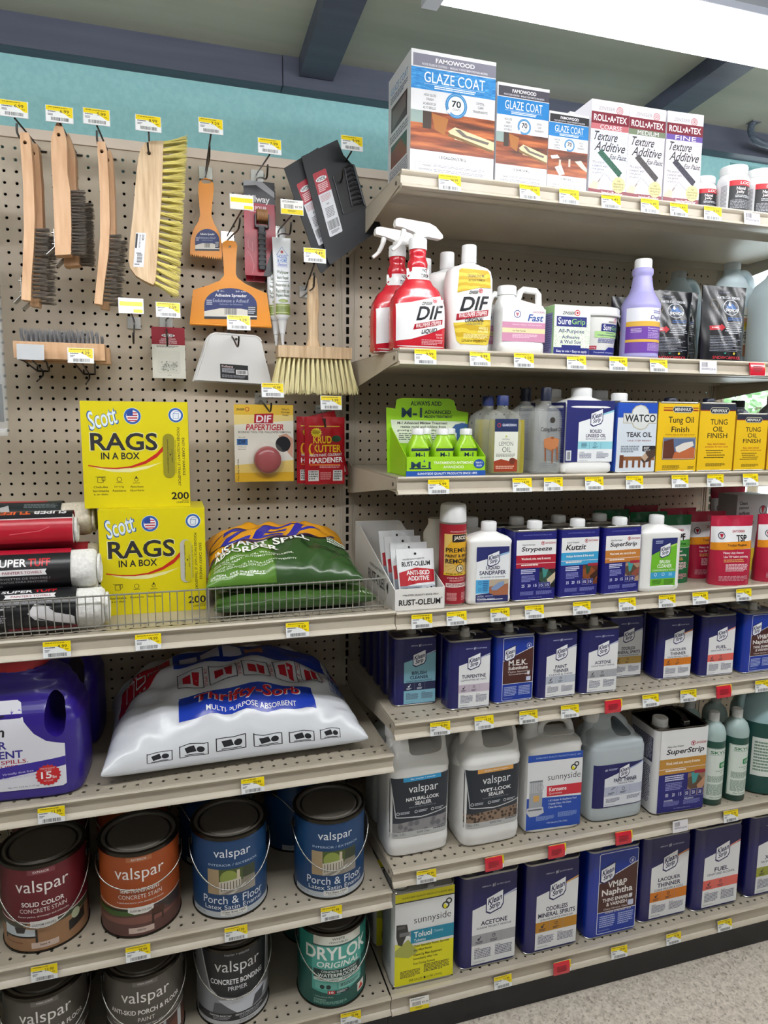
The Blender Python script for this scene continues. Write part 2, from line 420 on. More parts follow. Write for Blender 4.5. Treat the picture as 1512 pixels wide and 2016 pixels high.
panel(-1.19, -.0300, -1.43, .556, 'beige pegboard panel behind the hanging brushes, left of the upright')
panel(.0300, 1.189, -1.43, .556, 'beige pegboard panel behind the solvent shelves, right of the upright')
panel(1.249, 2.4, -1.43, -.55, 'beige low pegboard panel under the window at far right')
for x0, x1, w in ((-1.204, -.004, 'left'), (.012, 1.204, 'right')):
    o = mk('top_rail', B().box(x0, -.006, .555, x1, .03, .577), noisy('rail_enamel', '#d6c6b6', '#dccdbf', 6, .4), None, 0, bev=.0015); prop(o, 'pale metal top rail capping the %s pegboard' % w, 'rail')
for x, w, zt in ((-1.219, 'at the far left', .57), (0, 'in the middle, between the two bays', .57), (1.219, 'at the right, beside the window', .57)):
    e = empty('upright_post', 'slotted beige metal upright post '+w, 'upright', (x, 0, FL))
    o = mk('slotted_face', B().box(-.014, -.0045, 0, .014, -.003, zt-FL), m_up, e, 0)
    # own copy of the slot pattern keeps its spacing along the post
    mk('side_channel', B().box(-.015, -.004, 0, -.014, .024, zt-FL).box(.014, -.004, 0, .015, .024, zt-FL).box(-.03, -.001, 0, -.015, .006, zt-FL).box(.015, -.001, 0, .03, .006, zt-FL).box(-.022, -.0035, 0, -.0195, 0, zt-FL).box(.0195, -.0035, 0, .022, 0, zt-FL), m_sh, e, 0)
YF = -.435
def lip_prof(z, h): return [(YF+.006, z), (YF-.004, z+.0015), (YF-.0065, z-.002), (YF-.005, z-.006), (YF, z-.009), (YF+.0005, z-h+.011), (YF-.008, z-h+.006), (YF-.0095, z-h+.002), (YF-.006, z-h), (YF+.006, z-h)]
def shelf(x0, x1, z, h, lab, under=True, base=False, dk=None):
    e = empty('store_shelf', lab, 'shelf', (0, 0, 0))
    mk('deck', B().box(x0+.002, YF+.004, z-.003, x1-.002, -.014, z-.0002), dk or m_deck, e, 0)
    mk('deck_hole_shade', B().box(x0+.004, YF+.008, z-.0085, x1-.004, -.016, z-.0075), M('#0d0c0b', .9), e, 0)  # black sheet added under the deck, painted shade for its holes
    mk('front_lip', B().prism(lip_prof(z, h), x0+.001, x1-.001, 'x'), m_sh, e, 40)
    if not base:
        f = B(); hh = .034
        for xx in (x0+.004, x1-.006): f.box(xx, YF+.006, z-hh, xx+.002, -.014, z-.003)
        f.box(x0+.006, -.02, z-hh, x1-.006, -.018, z-.003)
        f.box(x0+.006, YF+.004, z-h, x1-.006, YF+.03, z-h+.0015); f.box(x0+.006, YF+.03, z-h+.0015, x1-.006, YF+.0315, z-.02)
        if under:
            f.loft([[(x0+.01, y, zz), (x1-.01, y, zz), (x1-.01, y, zz+.0015), (x0+.01, y, zz+.0015)] for y, zz in ((YF+.03, z-.016), (YF+.10, z-.016), (YF+.112, z-.030), (-.10, z-.030), (-.088, z-.014), (-.02, z-.014))])
        mk('flange', f, m_sh, e, 0)
        for s, xx in ((1, x0+.001), (-1, x1-.003)):
            mk('bracket', B().prism([(-.002, z+.012), (-.05, z-.003), (YF+.02, z-.004), (YF+.006, z-.014), (YF+.012, z-.026), (-.06, z-.072), (-.002, z-.078)], xx, xx+.002, 'x'), m_sh, e, 0)
            mk('bolt', B().cyl(0, 0, -.001, .001, .0042, n=14), M('#6d675c', .4, .6), e).matrix_local = Matrix.Translation((xx-.0005, YF+.028, z-.017)) @ Matrix.Rotation(PI/2, 4, 'Y')
    return e
Z = dict(S1=.431, S2=.080, S3=-.190, S4=-.488, S5=-.744, S6=-1.105, S7=-1.427, L1=-.484, L2=-.816, L3=-1.15, L4=-1.427)
ORD = ['topmost', 'second from the top', 'third from the top', 'fourth from the top', 'fifth from the top', 'sixth from the top']
what = dict(S1='white kits and texture boxes', S2='wallpaper strippers', S3='green display and oil cans', S4='strippers and cleaning pouches', S5='quart blue solvent cans', S6='gallon jugs',
            L1='rags and green bags', L2='white absorbent bag and purple jug', L3='red, orange and blue paint cans')
for k in ('S1', 'S2', 'S3', 'S4', 'S5', 'S6'):
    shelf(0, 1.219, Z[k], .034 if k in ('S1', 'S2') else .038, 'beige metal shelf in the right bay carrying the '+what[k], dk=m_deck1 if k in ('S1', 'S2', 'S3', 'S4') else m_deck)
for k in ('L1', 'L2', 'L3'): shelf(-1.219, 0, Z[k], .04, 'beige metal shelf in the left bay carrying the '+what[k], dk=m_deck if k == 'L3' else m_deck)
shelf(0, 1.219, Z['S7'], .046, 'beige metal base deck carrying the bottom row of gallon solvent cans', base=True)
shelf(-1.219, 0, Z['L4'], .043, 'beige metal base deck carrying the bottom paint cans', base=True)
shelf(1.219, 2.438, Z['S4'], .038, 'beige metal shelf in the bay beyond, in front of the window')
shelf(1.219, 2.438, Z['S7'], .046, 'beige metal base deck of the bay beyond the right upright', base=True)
m_kick = noisy('black_kick', '#15161b', '#1e1f25', 12, .35)
for x0, x1, w in ((-1.219, -.001, 'left'), (.001, 1.218, 'right'), (1.220, 2.438, 'furthest right')):
    o = mk('kick_plate', B().box(x0, -.412, FL, x1, -.408, -1.470), m_kick, None, 0); prop(o, 'black kick plate under the %s base deck' % w, 'kick plate')
# wire fences on the rag shelf
def fence(x0, x1, lab, right_end):
    e = empty('wire_shelf_fence', lab, 'wire fence', (0, 0, 0)); z = Z['L1']; y = YF+.012; m = M('#a3a19d', .3, .6)
    mk('top_rail', B().tube([(x0, y-.006, z+.074), (x1, y-.006, z+.074)], .0017), m, e)
    mk('bottom_rail', B().tube([(x0, y, z+.012), (x1, y, z+.012)], .0015), m, e)
    b = B(); n = int(round((x1-x0)/.0142))
    for i in range(n+1):
        x = x0+(x1-x0)*i/n; b.tube([(x, y-.0045, z+.076), (x, y-.0045, z+.03), (x, y-.001, z+.014), (x, y+.004, z+.0045)], .0010 if i else .0022, 6)
    mk('wires', b, m, e)
    if right_end:
        mk('end_return', B().tube([(x1, y-.006, z+.074), (x1+.002, y-.004, z+.03), (x1+.004, y+.02, z+.006), (x1+.006, y+.09, z+.006)], .0024), m, e)
fence(-1.19, -.400, 'chrome wire fence section in front of the towels and yellow rag boxes', False)
fence(-.396, -.022, 'chrome wire fence section in front of the green bags', True)
# ------------------------------------------------------------------ product builders
NAVY = '#16186a'; WH = '#e6e7ea'; BK = '#17181c'
m_tin = M('#a9a6a0', .28, .9); m_dtin = M('#4d473f', .38, .7); m_wcap = M('#e4e5e6', .45); m_wpl = M('#e9e9e8', .35)
def PL(x0, x1, yf, d, z, yaw=0):       # centre of a thing whose front runs from x0 to x1
    return ((x0+x1)/2, yf+d/2, z)
def ribcap(r, h, mat, parent, loc, name='cap', ribs=True, lip=.0):
    b = B(); n = 48; secs = []
    for z, q in ((0, 1), (h*.86, 1), (h, .9)):
        secs.append([(q*r*(1+(.035 if (k % 2 and ribs) else 0))*math.cos(2*PI*k/n), q*r*(1+(.035 if (k % 2 and ribs) else 0))*math.sin(2*PI*k/n), z) for k in range(n)])
    b.loft(secs); b.cyl(0, 0, h*.9, h+.0008, r*.7, n=24)
    return mk(name, b, mat, parent, 50, loc)
def fcan(name, label, cat, w, d, h, body, front, side=None, cap=(0, 0), capm=None, capr=.017, caph=.018, loc=(0, 0, 0), rz=0, group=None, strap=False, r=.012, top=None, neck=False, topm=None):
    e = empty(name, label, cat, loc, rz, group)
    b = B(); b.loft([at_z(rrect(w, d, r, 5), z) for z in (.003, h-.004)]); mk('body', b, body, e, 30)
    for z0, z1 in ((0, .004), (h-.005, h)):
        b = B(); b.loft([at_z(rrect(w+k, d+k, r+.001, 5), z) for z, k in ((z0, .0004), (z0+.0012, .0026), (z1-.0012, .0026), (z1, .0006))], (0, 0))
        if z0: b.loft([at_z(rrect(w+.0006, d+.0006, r+.001, 5), h), at_z(rrect(w-.001, d-.001, r, 5), h), at_z(rrect(w-.008, d-.008, r-.003, 5), h-.004)], (0, 1)); bmesh.ops.remove_doubles(b.bm, verts=b.bm.verts, dist=1e-5)
        mk('top_rim' if z0 else 'bottom_rim', b, topm or m_tin, e, 40)
    if front: front.build(e, flat(-d/2-.0002), 'label')
    if side: side.build(e, flatL(-w/2-.0002), 'side_label')
    cx, cy = cap; zt = h-.004
    b = B().lathe([(0, capr*1.25), (.003, capr*1.2), (.004, capr*.9)], cx, cy, 24); b.bm.transform(Matrix.Translation((0, 0, zt))); mk('spout_ring', b, m_tin, e, 40)
    if neck:
        b = B().lathe([(0, capr*.82), (caph*.55, capr*.7), (caph*.6, capr*.62), (caph, capr*.6)], 0, 0, 20); b.tube([(capr*.8, 0, caph*.5), (capr*1.5, 0, caph*.35), (capr*1.7, 0, caph*.1)], .0018)
        mk('cap', b, capm or M('#c9c7c2', .4), e, 40, (cx, cy, zt+.002))
    else: ribcap(capr, caph, capm or m_wcap, e, (cx, cy, zt+.002))
    if strap:
        b = B(); x = w*.12; yy = d*.36
        P = [(x, -yy, 0), (x, -yy, .012), (x, -yy*.6, .022), (x, yy*.6, .022), (x, yy, .012), (x, yy, 0)]
        for a, c in zip(P, P[1:]):
            b.loft([[(p[0]-.008, p[1], p[2]), (p[0]+.008, p[1], p[2]), (p[0]+.008, p[1]+.0012, p[2]+.0012), (p[0]-.008, p[1]+.0012, p[2]+.0012)] for p in (a, c)])
        mk('strap_handle', b, M('#2b2a2c', .35, .6), e, 30, (0, 0, zt))
        b = B(); b.box(x-.009, -yy-.003, -.001, x+.009, -yy+.012, .012)
        for k in range(3): b.box(x-.0065+k*.005, -yy-.004, .0, x-.0035+k*.005, -yy-.002, .011)
        mk('handle_bracket', b, M('#c9c9c9', .2, .95), e, 0, (0, 0, zt))
    return e
def sc(P, n=5):
    P = [Vector((p[0], p[1], 0)) for p in P]; N = len(P); o = []
    for i in range(N):
        a, b_, c, d = P[i-1], P[i], P[(i+1) % N], P[(i+2) % N]
        for k in range(n):
            q = k/n; v = .5*((2*b_)+(c-a)*q+(2*a-5*b_+4*c-d)*q*q+(3*b_-a-3*c+d)*q**3); o.append((v.x, v.y))
    return o
def vprof(secs):
    """vessel outline: list of (z, w, d, n[, cx]) -> front surface finder"""
    def f(z):
        for a, b_ in zip(secs, secs[1:]):
            if z <= b_[0] or b_ is secs[-1]:
                k = 0 if b_[0] == a[0] else min(1, max(0, (z-a[0])/(b_[0]-a[0])))
                g = lambda i: (a[i] if len(a) > i else 0)*(1-k)+(b_[i] if len(b_) > i else 0)*k
                return g(1), g(2), g(3), g(4)
    return f
def front_map(secs, z0=0, x0=0):
    f = vprof(secs)
    def m(u, v, h):
        w, d, n, cx = f(z0+v); q = min(.998, abs(2*(u+x0-cx)/w)); y = -d/2*(1-q**n)**(1/n)
        return (u+x0, y-h-.0009, z0+v)
    return m
def vessel(secs, mat, parent, name='body', N=48, sm=50, cap=(1, 1)):
    b = B(); b.loft([at_z(sup(s[1], s[2], s[3], N, s[4] if len(s) > 4 else 0, s[5] if len(s) > 5 else 0), s[0]) for s in secs], cap)
    return mk(name, b, mat, parent, sm)
def dense(secs, k=4):
    """smoothly subdivide an outline"""
    o = []
    for i in range(len(secs)-1):
        p0, p1, p2, p3 = secs[max(i-1, 0)], secs[i], secs[i+1], secs[min(i+2, len(secs)-1)]
        for j in range(k):
            q = j/k; r = [p1[0]+(p2[0]-p1[0])*q]
            for c in range(1, len(p1)):
                s = q*q*(3-2*q); r.append(p1[c]+(p2[c]-p1[c])*s)
            o.append(tuple(r))
    o.append(secs[-1]); return o

# ---- paint cans
def paint_can(label, body, lab, loc, rz=0, group=None, rim='#3f3b36', R=.0825, H=.192, bail=.0, lidm=None):
    e = empty('paint_can', label, 'paint can', loc, rz, group)
    b = B().lathe([(.0, R-.002), (.002, R), (H-.008, R), (H-.006, R-.001)], n=72); mk('body', b, body, e, 40)
    mk('bottom_rim', B().lathe([(0, R-.001), (0, R+.0018), (.004, R+.0018), (.0045, R)], n=72, cap=(0, 0)), M(rim, .25, .9), e, 40)
    mk('top_rim', B().lathe([(H-.009, R), (H-.008, R+.002), (H-.001, R+.002), (H, R), (H, R-.004), (H-.004, R-.006)], n=72, cap=(0, 0)), M(rim, .25, .9), e, 40)
    mk('lid', B().lathe([(H-.007, R-.003), (H-.0015, R-.006), (H-.0005, R-.009), (H-.0015, R-.012), (H-.006, R-.014), (H-.006, R-.018), (H-.003, R-.020), (H-.0035, R-.024), (H-.0037, .0)], n=72, cap=(0, 0)), lidm or M('#6f6a63', .42, .45), e, 40)
    if lab: lab.build(e, arc(R+.0002, .0045), 'label', su=.008)
    for s in (-1, 1):
        o = mk('handle_ear', B().lathe([(0, .011), (.002, .011), (.004, .007), (.004, .004), (.006, .0035)], n=20), M('#2b2b2d', .35, .5), e, 40)
        o.matrix_local = Matrix.Translation((s*(R-.0005), 0, H-.040)) @ Matrix.Rotation(s*PI/2, 4, 'Y')
    P = []; zz = H-.040; L = R+.006; drop = bail or .085
    for k in range(25):
        a = PI*k/24; x = -L*math.cos(a); s = math.sin(a)
        P.append((x, -(R+.005)*s**.62*1.0 if True else 0, zz-drop*s**1.3))
    P = [(-L+.004, 0, zz)]+P+[(L-.004, 0, zz)]
    mk('wire_handle', B().tube(P, .0015, 8), M('#b0aeaa', .25, .95), e, 60)
    return e

# ---- cardboard boxes
def carton(name, label, cat, w, d, h, mat, loc, rz=0, front=None, left=None, group=None, top=None):
    e = empty(name, label, cat, loc, rz, group)
    b = B().box(-w/2, -d/2, 0, w/2, d/2, h); mk('box_body', b, mat, e, 30, bev=.0012)
    if front: front.build(e, flat(-d/2-.0002), 'front_print', rough=.35)
    if left: left.build(e, flatL(-w/2-.0002), 'side_print', rough=.35)
    return e

# ---- pouches
def pouch(name, label, w, h, d, mat, lab, loc, rz=0, group=None, seed=1, name2='pouch_body', wr=.0015, tilt=0, flat_=False, hang=False):
    e = empty(name, label, 'pouch', loc, rz, group); r = random.Random(seed); ph = [r.random()*6 for _ in range(4)]
    def half(u, v):      # half thickness at u (-1..1), v (0..1 up)
        e1 = max(0, 1-abs(u)**4)**.6; body = (1-max(0, (v-.12)/.88)**1.6) if not hang else math.sin(PI*min(1, max(0, v*.98+.01)))**.6
        wv = wr*(math.sin(9*u+ph[0]+5*v)*math.sin(14*v+ph[1]+3*u))
        return max(.0007, (d/2*body*e1)+wv*e1)
    def hw(v): return w/2*(.93+.07*v) if not hang else w/2
    def F(s): return lambda u, v, hh: (u*hw(v), -s*(half(u, v)+(hh if s > 0 else 0)), v*h)
    b = B(); NU, NV = 22, 26; g = []
    for s in (1, -1):
        g.append([[b.bm.verts.new((i/NU*2-1)*hw(j/NV) if k == 0 else (-s*half(i/NU*2-1, j/NV) if k == 1 else j/NV*h) for k in range(3)) for i in range(NU+1)] for j in range(NV+1)])
    for q in g:
        for j in range(NV):
            for i in range(NU): b.face([q[j][i], q[j][i+1], q[j+1][i+1], q[j+1][i]])
    bmesh.ops.remove_doubles(b.bm, verts=b.bm.verts, dist=.0001)
    for j in range(NV):     # side seams
        for i in (0, NU): b.face([g[0][j][i], g[0][j+1][i], g[1][j+1][i], g[1][j][i]]) if g[0][j][i].is_valid and g[1][j][i].is_valid else None
    b.face([v for v in g[0][0]]+[v for v in reversed(g[1][0])])
    mk(name2, b, mat, e, 60)
    if lab:
        def f(u, v, hh): q = max(-1, min(1, 2*u/lab.W)); p = v/lab.H; return (q*hw(p), -half(q, p)-hh-.0018, p*h)
        lab.build(e, f, 'print', su=w/21.5, sv=h/25.5, rough=.25, lift=.00045)
    if tilt: e.rotation_euler.x = math.radians(tilt)
    return e

# ---- pillow bags
def pillow(name, label, cat, w, d, h, mats, art, loc, rz=0, seed=1, power=3.2, wr=.003, lift=0, group=None, seam=.25, crest=.45):
    e = empty(name, label, cat, loc, rz, group); r = random.Random(seed); ph = [r.random()*6 for _ in range(8)]
    def prof(u, v):
        k = (v-crest)/(1+crest if v < crest else 1-crest); return max(0, (1-abs(u)**power))**.5*max(0, (1-abs(k)**power))**.5
    def out_(u, v):  # outline pulled in between the corners
        return (u*w/2*(1-.05*(1-abs(v)**2)*abs(u)), v*d/2*(1-.06*(1-abs(u)**2)*abs(v)))
    def wrk(u, v): return wr*(math.sin(7*u+ph[0]+4*v)*math.sin(5*v+ph[1])+.6*math.sin(16*u-9*v+ph[2])+.5*math.sin(22*v+13*u+ph[3])*abs(u)**1.5+.7*math.sin(30*u*v+ph[4]))
    def top(u, v, hh=0): p = prof(u, v); x, y = out_(u, v); return (x, y, h*seam+(h*(1-seam))*p+wrk(u, v)*p**.6+hh+lift*(1-p)**2)
    def bot(u, v): p = prof(u, v); x, y = out_(u, v); return (x, y, h*seam*(1-p**.5)+lift*(1-p)**2+.0006)
    b = B(); NU, NV = 56, 44
    G = [[[b.bm.verts.new(fn(math.sin(PI/2*(i/NU*2-1)), math.sin(PI/2*(j/NV*2-1)))) for i in range(NU+1)] for j in range(NV+1)] for fn in (top, bot)]
    for q in G:
        for j in range(NV):
            for i in range(NU): b.face([q[j][i], q[j][i+1], q[j+1][i+1], q[j+1][i]])
    bmesh.ops.remove_doubles(b.bm, verts=b.bm.verts, dist=.0002)
    mk('bag_body', b, mats, e, 70)
    def warp(ar): return lambda u, v, hh: top(math.sin(PI/2*max(-1, min(1, 2*u/ar.W))), math.sin(PI/2*max(-1, min(1, 2*v/ar.H-1))), hh+.0024)
    if art: art.build(e, warp(art), 'print', su=w/55.5, sv=d/43.5, rough=.22, lift=.0007)
    return e, top

# ---- klean style solvent can artwork (front face of w x h)
def klean_logo(c, cx, cy, s, k):      # s half width in u, k = W/H
    y = lambda q: cy+q*s*k
    c.poly([(cx-s*1.06, y(1.02)), (cx-s*.55, y(1.3)), (cx+s*.78, y(.86)), (cx+s*1.07, y(.35)), (cx+s*1.07, y(-1.5)), (cx-s*1.06, y(-.72))], '#20245c')
    c.poly([(cx-s*.94, y(.88)), (cx-s*.5, y(1.12)), (cx+s*.7, y(.72)), (cx+s*.95, y(.26)), (cx+s*.95, y(-1.3)), (cx-s*.94, y(-.6))], '#eceef4')
    c.text('Klean', cx-s*.78, y(-.72), cx+s*.86, y(0), '#1a1d52', 2, .1, 0, s*k*.42)
    c.text('Strip', cx-s*.62, y(.02), cx+s*.62, y(.82), '#1a1d52', 2, .1, 0, s*k*.34)
def klean(W, H, title, sub, band, icons='#3a3440', body='#1c1e5e', white=WH, slash='#b9c2da', fs=1.0, seed=1, x0=19, x1=95, tw=None, tag=True, y0=5):
    c = Can(W, H); k = W/H
    c.rr(x0, 4, x1, 96.5, body, 2)
    c.poly([(x0, 35), (x1, 21.5), (x1, 97), (x0, 97)], '#262c66'); c.poly([(x0, 36.5), (x1, 23.5), (x1, 96.5), (x0, 96.5)], white)
    c.poly([(70, 26.6), (x1, 21.0), (x1, 22.6), (70, 28.4)], slash)
    if tag: c.text("AMERICA'S", x0+15, 12.2, x0+31, 13.8, '#c4c9e8', 1).text('#1', x0+33.5, 11, x0+38.5, 15, '#e8eaf6', 1).text('SOLVENT BRAND', x0+40.5, 12.2, x0+64, 13.8, '#c4c9e8', 1)
    klean_logo(c, 57, 32, 14.5, k)
    y = 50
    for i, t_ in enumerate(title):
        wd = min(34, 3.1*len(t_)+3) if not tw else tw[i]; c.text(t_, 57-wd, y, 57+wd, y+5.0*fs, '#1d2048', 2); y += 6.3*fs
    c.text(sub, 57-30, y+.2, 57+30, y+2.8, '#31355c', 1); y += 4.4
    yb = 66
    if len(title) == 1: yb = 64
    c.rect(x0, yb, x1, yb+11.5, band)
    for i in range(3):
        xx = x0+(x1-x0)*(i+.5)/3
        if i: c.rect(x0+(x1-x0)*i/3-.25, yb+.7, x0+(x1-x0)*i/3+.25, yb+10.8, '#8a8790')
        if i == 0: c.line([(xx-3, yb+6), (xx+1, yb+4.6), (xx+3, yb+2.4)], 1.5, icons).ell(xx-.8, yb+5.4, 2, icons)
        elif i == 1: c.ring(xx, yb+4, 3.1, .8, icons).line([(xx-1, yb+4), (xx+1.4, yb+2.5)], .8, icons)
        if i < 2: c.greek(xx-6, yb+7.6, xx+6, yb+10.6, 2, icons, seed=i)
    r = [(x0+5, x0+34), (x0+41, x1-5)]
    for i, (a, q) in enumerate(r):
        c.text(('DANGER' if i == 0 else 'PELIGRO'), a, yb+14.5, a+9, yb+15.8, '#2c2f55', 1)
        c.greek(a, yb+16.4, q, 91, 6, '#5d617e', seed=seed+i)
    c.text('ONE GALLON (3.785 L)' if W > .13 else 'ONE QUART (946 mL)', x0+4, 93.4, x0+24, 94.8, '#2c2f55')
    return c
def kleanold(W, H, title, lines, lines2, seed=4):
    c = Can(W, H); k = W/H; x0, x1 = 19, 95
    c.rr(x0, 4, x1, 96.5, '#dfe3f2', 3).rr(x0+1.1, 4.8, x1-1.1, 95.7, '#1238a0', 2.4)
    c.poly([(x0+1.1, 37), (x1-1.1, 19), (x1-1.1, 72), (x0+1.1, 72)], '#dcdfe8'); c.poly([(x0+1.1, 38), (x1-1.1, 20), (x1-1.1, 71.2), (x0+1.1, 71.2)], '#4a2420')
    klean_logo(c, x0+17, 27.5, 13.5, k)
    c.ell(x1-12, 17.5, 6, '#dfe3f2').ell(x1-12, 17.5, 5.2, '#1238a0').text('4' if W < .13 else '#1', x1-14.2, 15.4, x1-9.8, 19.6, '#eef0fa', 2)
    y = 37
    for (t_, a, q, hh, b_) in lines: c.text(t_, a, y, q, y+hh, '#e9e6e4', b_); y += hh+1.1
    for i, t_ in enumerate(lines2): c.text(t_, 31+i*3, y+1+i*3.6, 88-i*3, y+3.6+i*3.6, '#d8d2ce', 1)
    c.ell(83, 58.5, 3.3, '#d7d9e6').poly([(78, 69), (89, 69), (89, 63), (78, 63)], '#c9d0ea').rect(80, 55.6, 86, 57.6, '#eceef6')
    c.greek(x0+5, 76, x0+36, 90, 6, '#a9b6e2', seed=seed).greek(x0+41, 76, x1-5, 90, 6, '#a9b6e2', seed=seed+1)
    c.text('ONE GALLON (3.785 L)' if W > .13 else 'ONE QUART (946 mL)', x0+4, 92, x0+26, 93.4, '#c9d0ea')
    return c
m_navy = M('#12145f', .32, coat=.4); m_blue = M('#1033a0', .3, coat=.4)

# ---- price tags
_tg = {}
def tag_art(price, kind, seed):
    c = Can(.0485, .031)
    if kind == 'w':
        c.rr(0, 0, 100, 100, '#e7e4ea', 2).bars(12, 12, 48, 48, '#4d4a58', 13, seed).greek(10, 56, 60, 72, 2, '#77748a').text(price, 62, 58, 92, 76, '#5b5868', 1)
    elif kind == 'wy':
        c.rr(0, 0, 100, 100, '#f0eeea', 2).rect(0, 66, 100, 100, '#e6d21c').greek(6, 8, 80, 22, 2, '#66646e').bars(14, 32, 58, 62, '#3a3940', 13, seed).text(price, 64, 38, 96, 56, '#303036', 1).greek(30, 74, 70, 88, 2, '#8a7a22')
    elif kind == 'b':
        c.rr(0, 0, 100, 100, '#eceae0', 3).rect(2, 22, 98, 52, '#f1d90f').rect(60, 74, 98, 96, '#f1d90f')
    else:
        c.rr(0, 0, 100, 100, '#eceef0', 3).poly([(0, 30), (0, 3), (3, 0), (97, 0), (100, 4), (100, 68), (88, 66), (72, 48), (52, 32)], '#efd60a')
        c.greek(8, 7, 92, 15, 1, '#7d6c12', seed=seed).text(price, 52, 21, 86, 41, '#4a4110', 1).greek(6, 34, 46, 44, 1, '#4c4e5a', seed=seed).greek(6, 50, 26, 66, 2, '#5a5c68', seed=seed+1).greek(80, 48, 92, 56, 1, '#6b5d10')
        c.bars(18, 72, 86, 94, '#26262e', 24, seed)
    return c
def price_tag(x, z, price='9.99', kind='y', label='', hgt=.031, tilt=-8, y=None, yaw=0, group=None):
    e = empty('price_tag', label, 'price tag', (x, (YF-.0095 if y is None else y), z), yaw, group); e.rotation_euler.x = math.radians(tilt)
    n = 6; P = [(-.0242+.0484*i/n, 0) for i in range(n+1)]
    b = B(); b.box(-.0242, 0, 0, .0242, .0005, hgt)
    mk('tag_card', b, M('#eceef0', .3), e, 0)
    tag_art(price, kind if kind != 'r' else 'y', int(abs(x)*1000) % 97).build(e, flat(-.0001), 'print', rough=.3)
    if kind == 'r':
        b = B(); Q = [(0, .0008), (.0, -.0022), (hgt*.25, -.0042), (hgt*.75, -.0042), (hgt, -.0022), (hgt, .0008)]
        b.loft([[(xx, q[1]-.001, q[0]-.001) for q in Q] for xx in (-.027, .018)])
        mk('red_sleeve', b, M('#d01c34', .22, coat=.6), e, 40)
        mk('sleeve_print', Can(.040, .024).greek(10, 15, 90, 85, 4, '#7d0f20').build(e, flat(-.0055, -.004, .003), 'tmp').data and B().box(0, 0, 0, 0, 0, 0), [], e, 0) if False else Can(.036, .022).greek(10, 15, 90, 85, 4, '#7d0f20', seed=int(x*100)).build(e, flat(-.0054, -.005, .003), 'sleeve_print')
    return e
# ------------------------------------------------------------------ bottom right: gallon cans
GH, GW, GD = .250, .158, .104
def gal(key, x0, x1, yf, lab, body, art, rz=0, capx=-.048, topm=m_dtin, side=None, **k):
    w = x1-x0
    return fcan('solvent_can', lab, 'solvent can', GW, GD, GH, body, art, side, cap=(capx, -GD*.18), capr=.0185, caph=.020, strap=True, loc=((x0+x1)/2, yf+GD/2, Z['S7']), rz=rz, r=.018, topm=m_tin, **k)
c = Can(GW, GH)
c.rr(3, 1.5, 98, 98, '#e6e8ea', 4).rect(3, 1.5, 98, 10.5, '#e8e018').poly([(3, 10.3), (98, 10.3), (98, 11.4), (3, 11.4)], '#2a2c34')
c.text('SUNNYSIDE QUALITY PRODUCTS SINCE 1893', 14, 5.6, 94, 7.6, '#6a6418', 1)
c.ring(84, 21.5, 6.2, 2.4, '#25282c').ring(89, 17.5, 5.2, 2.2, '#25282c').poly([(82, 19), (86.5, 23), (83, 25.2), (80, 23)], '#e8e018')
c.text('sunnyside', 33, 27.5, 93, 37, '#23252a', 3)
c.rect(3, 58, 98, 98, '#e4df17').poly([(3, 53), (24, 55), (30, 60), (3, 60)], '#d9da5e').poly([(24, 50), (40, 65), (25, 70), (3, 66), (3, 60)], '#a9ad52')
c.poly([(5, 33), (22, 34), (24, 42), (18, 50), (14, 56), (8, 54), (5, 46)], '#3b3a38').rect(10, 42, 28, 46, '#77767a').ell(29, 45, 4, '#8e8e92').rect(7, 35, 19, 38, '#5b5a5c')
c.rect(28, 41.5, 98, 55, '#1588a8').text('Toluol', 33, 43.5, 62, 49.5, '#eef4f6', 2).text('(Tolueno)', 65, 45, 80, 48.4, '#cfe4ea').text('Tolueno', 33, 51, 52, 54, '#e6f0f2', 1)
for i, s_ in enumerate(('Thins Specialty Paints, Epoxies', 'and Alkyd Resins', 'Cleans Up Paint Equipment', 'Immediately After Use', 'Fast Drying Solvent')): c.text(s_, 33, 57.5+i*4.3+(i > 1)*.8+(i > 3)*.8, 33+len(s_)*1.85, 60.6+i*4.3+(i > 1)*.8+(i > 3)*.8, '#2b2b14', 1)
c.greek(12, 83, 44, 91, 6, '#57551a').greek(50, 80, 92, 89, 6, '#57551a').text('ONE GALLON', 26, 93, 48, 95.6, '#2b2b14').rect(50, 93, 53, 95.4, '#2b2b14').text('(3.785 LITERS)', 55, 93, 80, 95.6, '#2b2b14')
sd = Can(GD, GH); sd.greek(12, 14, 86, 40, 14, '#8a9aa0').greek(12, 46, 86, 90, 22, '#8a9aa0', seed=5).rect(8, 58, 92, 98, '#dcd9a0') if False else sd.greek(14, 14, 84, 88, 30, '#8f9ea6')
tol = gal('tol', .011, .169, -.417, 'yellow and white gallon solvent can at the left end of the bottom row', M('#d8dcde', .35, coat=.3), c, -1, capx=-.052, side=sd)
ac_ = klean(GW, GH, ['ACETONE'], 'CLEANS PROJECT RESIDUE', '#a5a6ac', tw=[23])
ace = gal('ace', .190, .343, -.411, 'navy gallon can reading ACETONE with a grey icon band, bottom row', m_navy, ac_)
oms = gal('oms', .366, .522, -.412, 'navy gallon can reading ODORLESS MINERAL SPIRITS with a dark gold band', m_navy, klean(GW, GH, ['ODORLESS', 'MINERAL SPIRITS'], 'ULTRA-LOW ODOR FOR INTERIOR JOBS', '#bd8420', seed=2, slash='#d9a860', tw=[20, 34]))
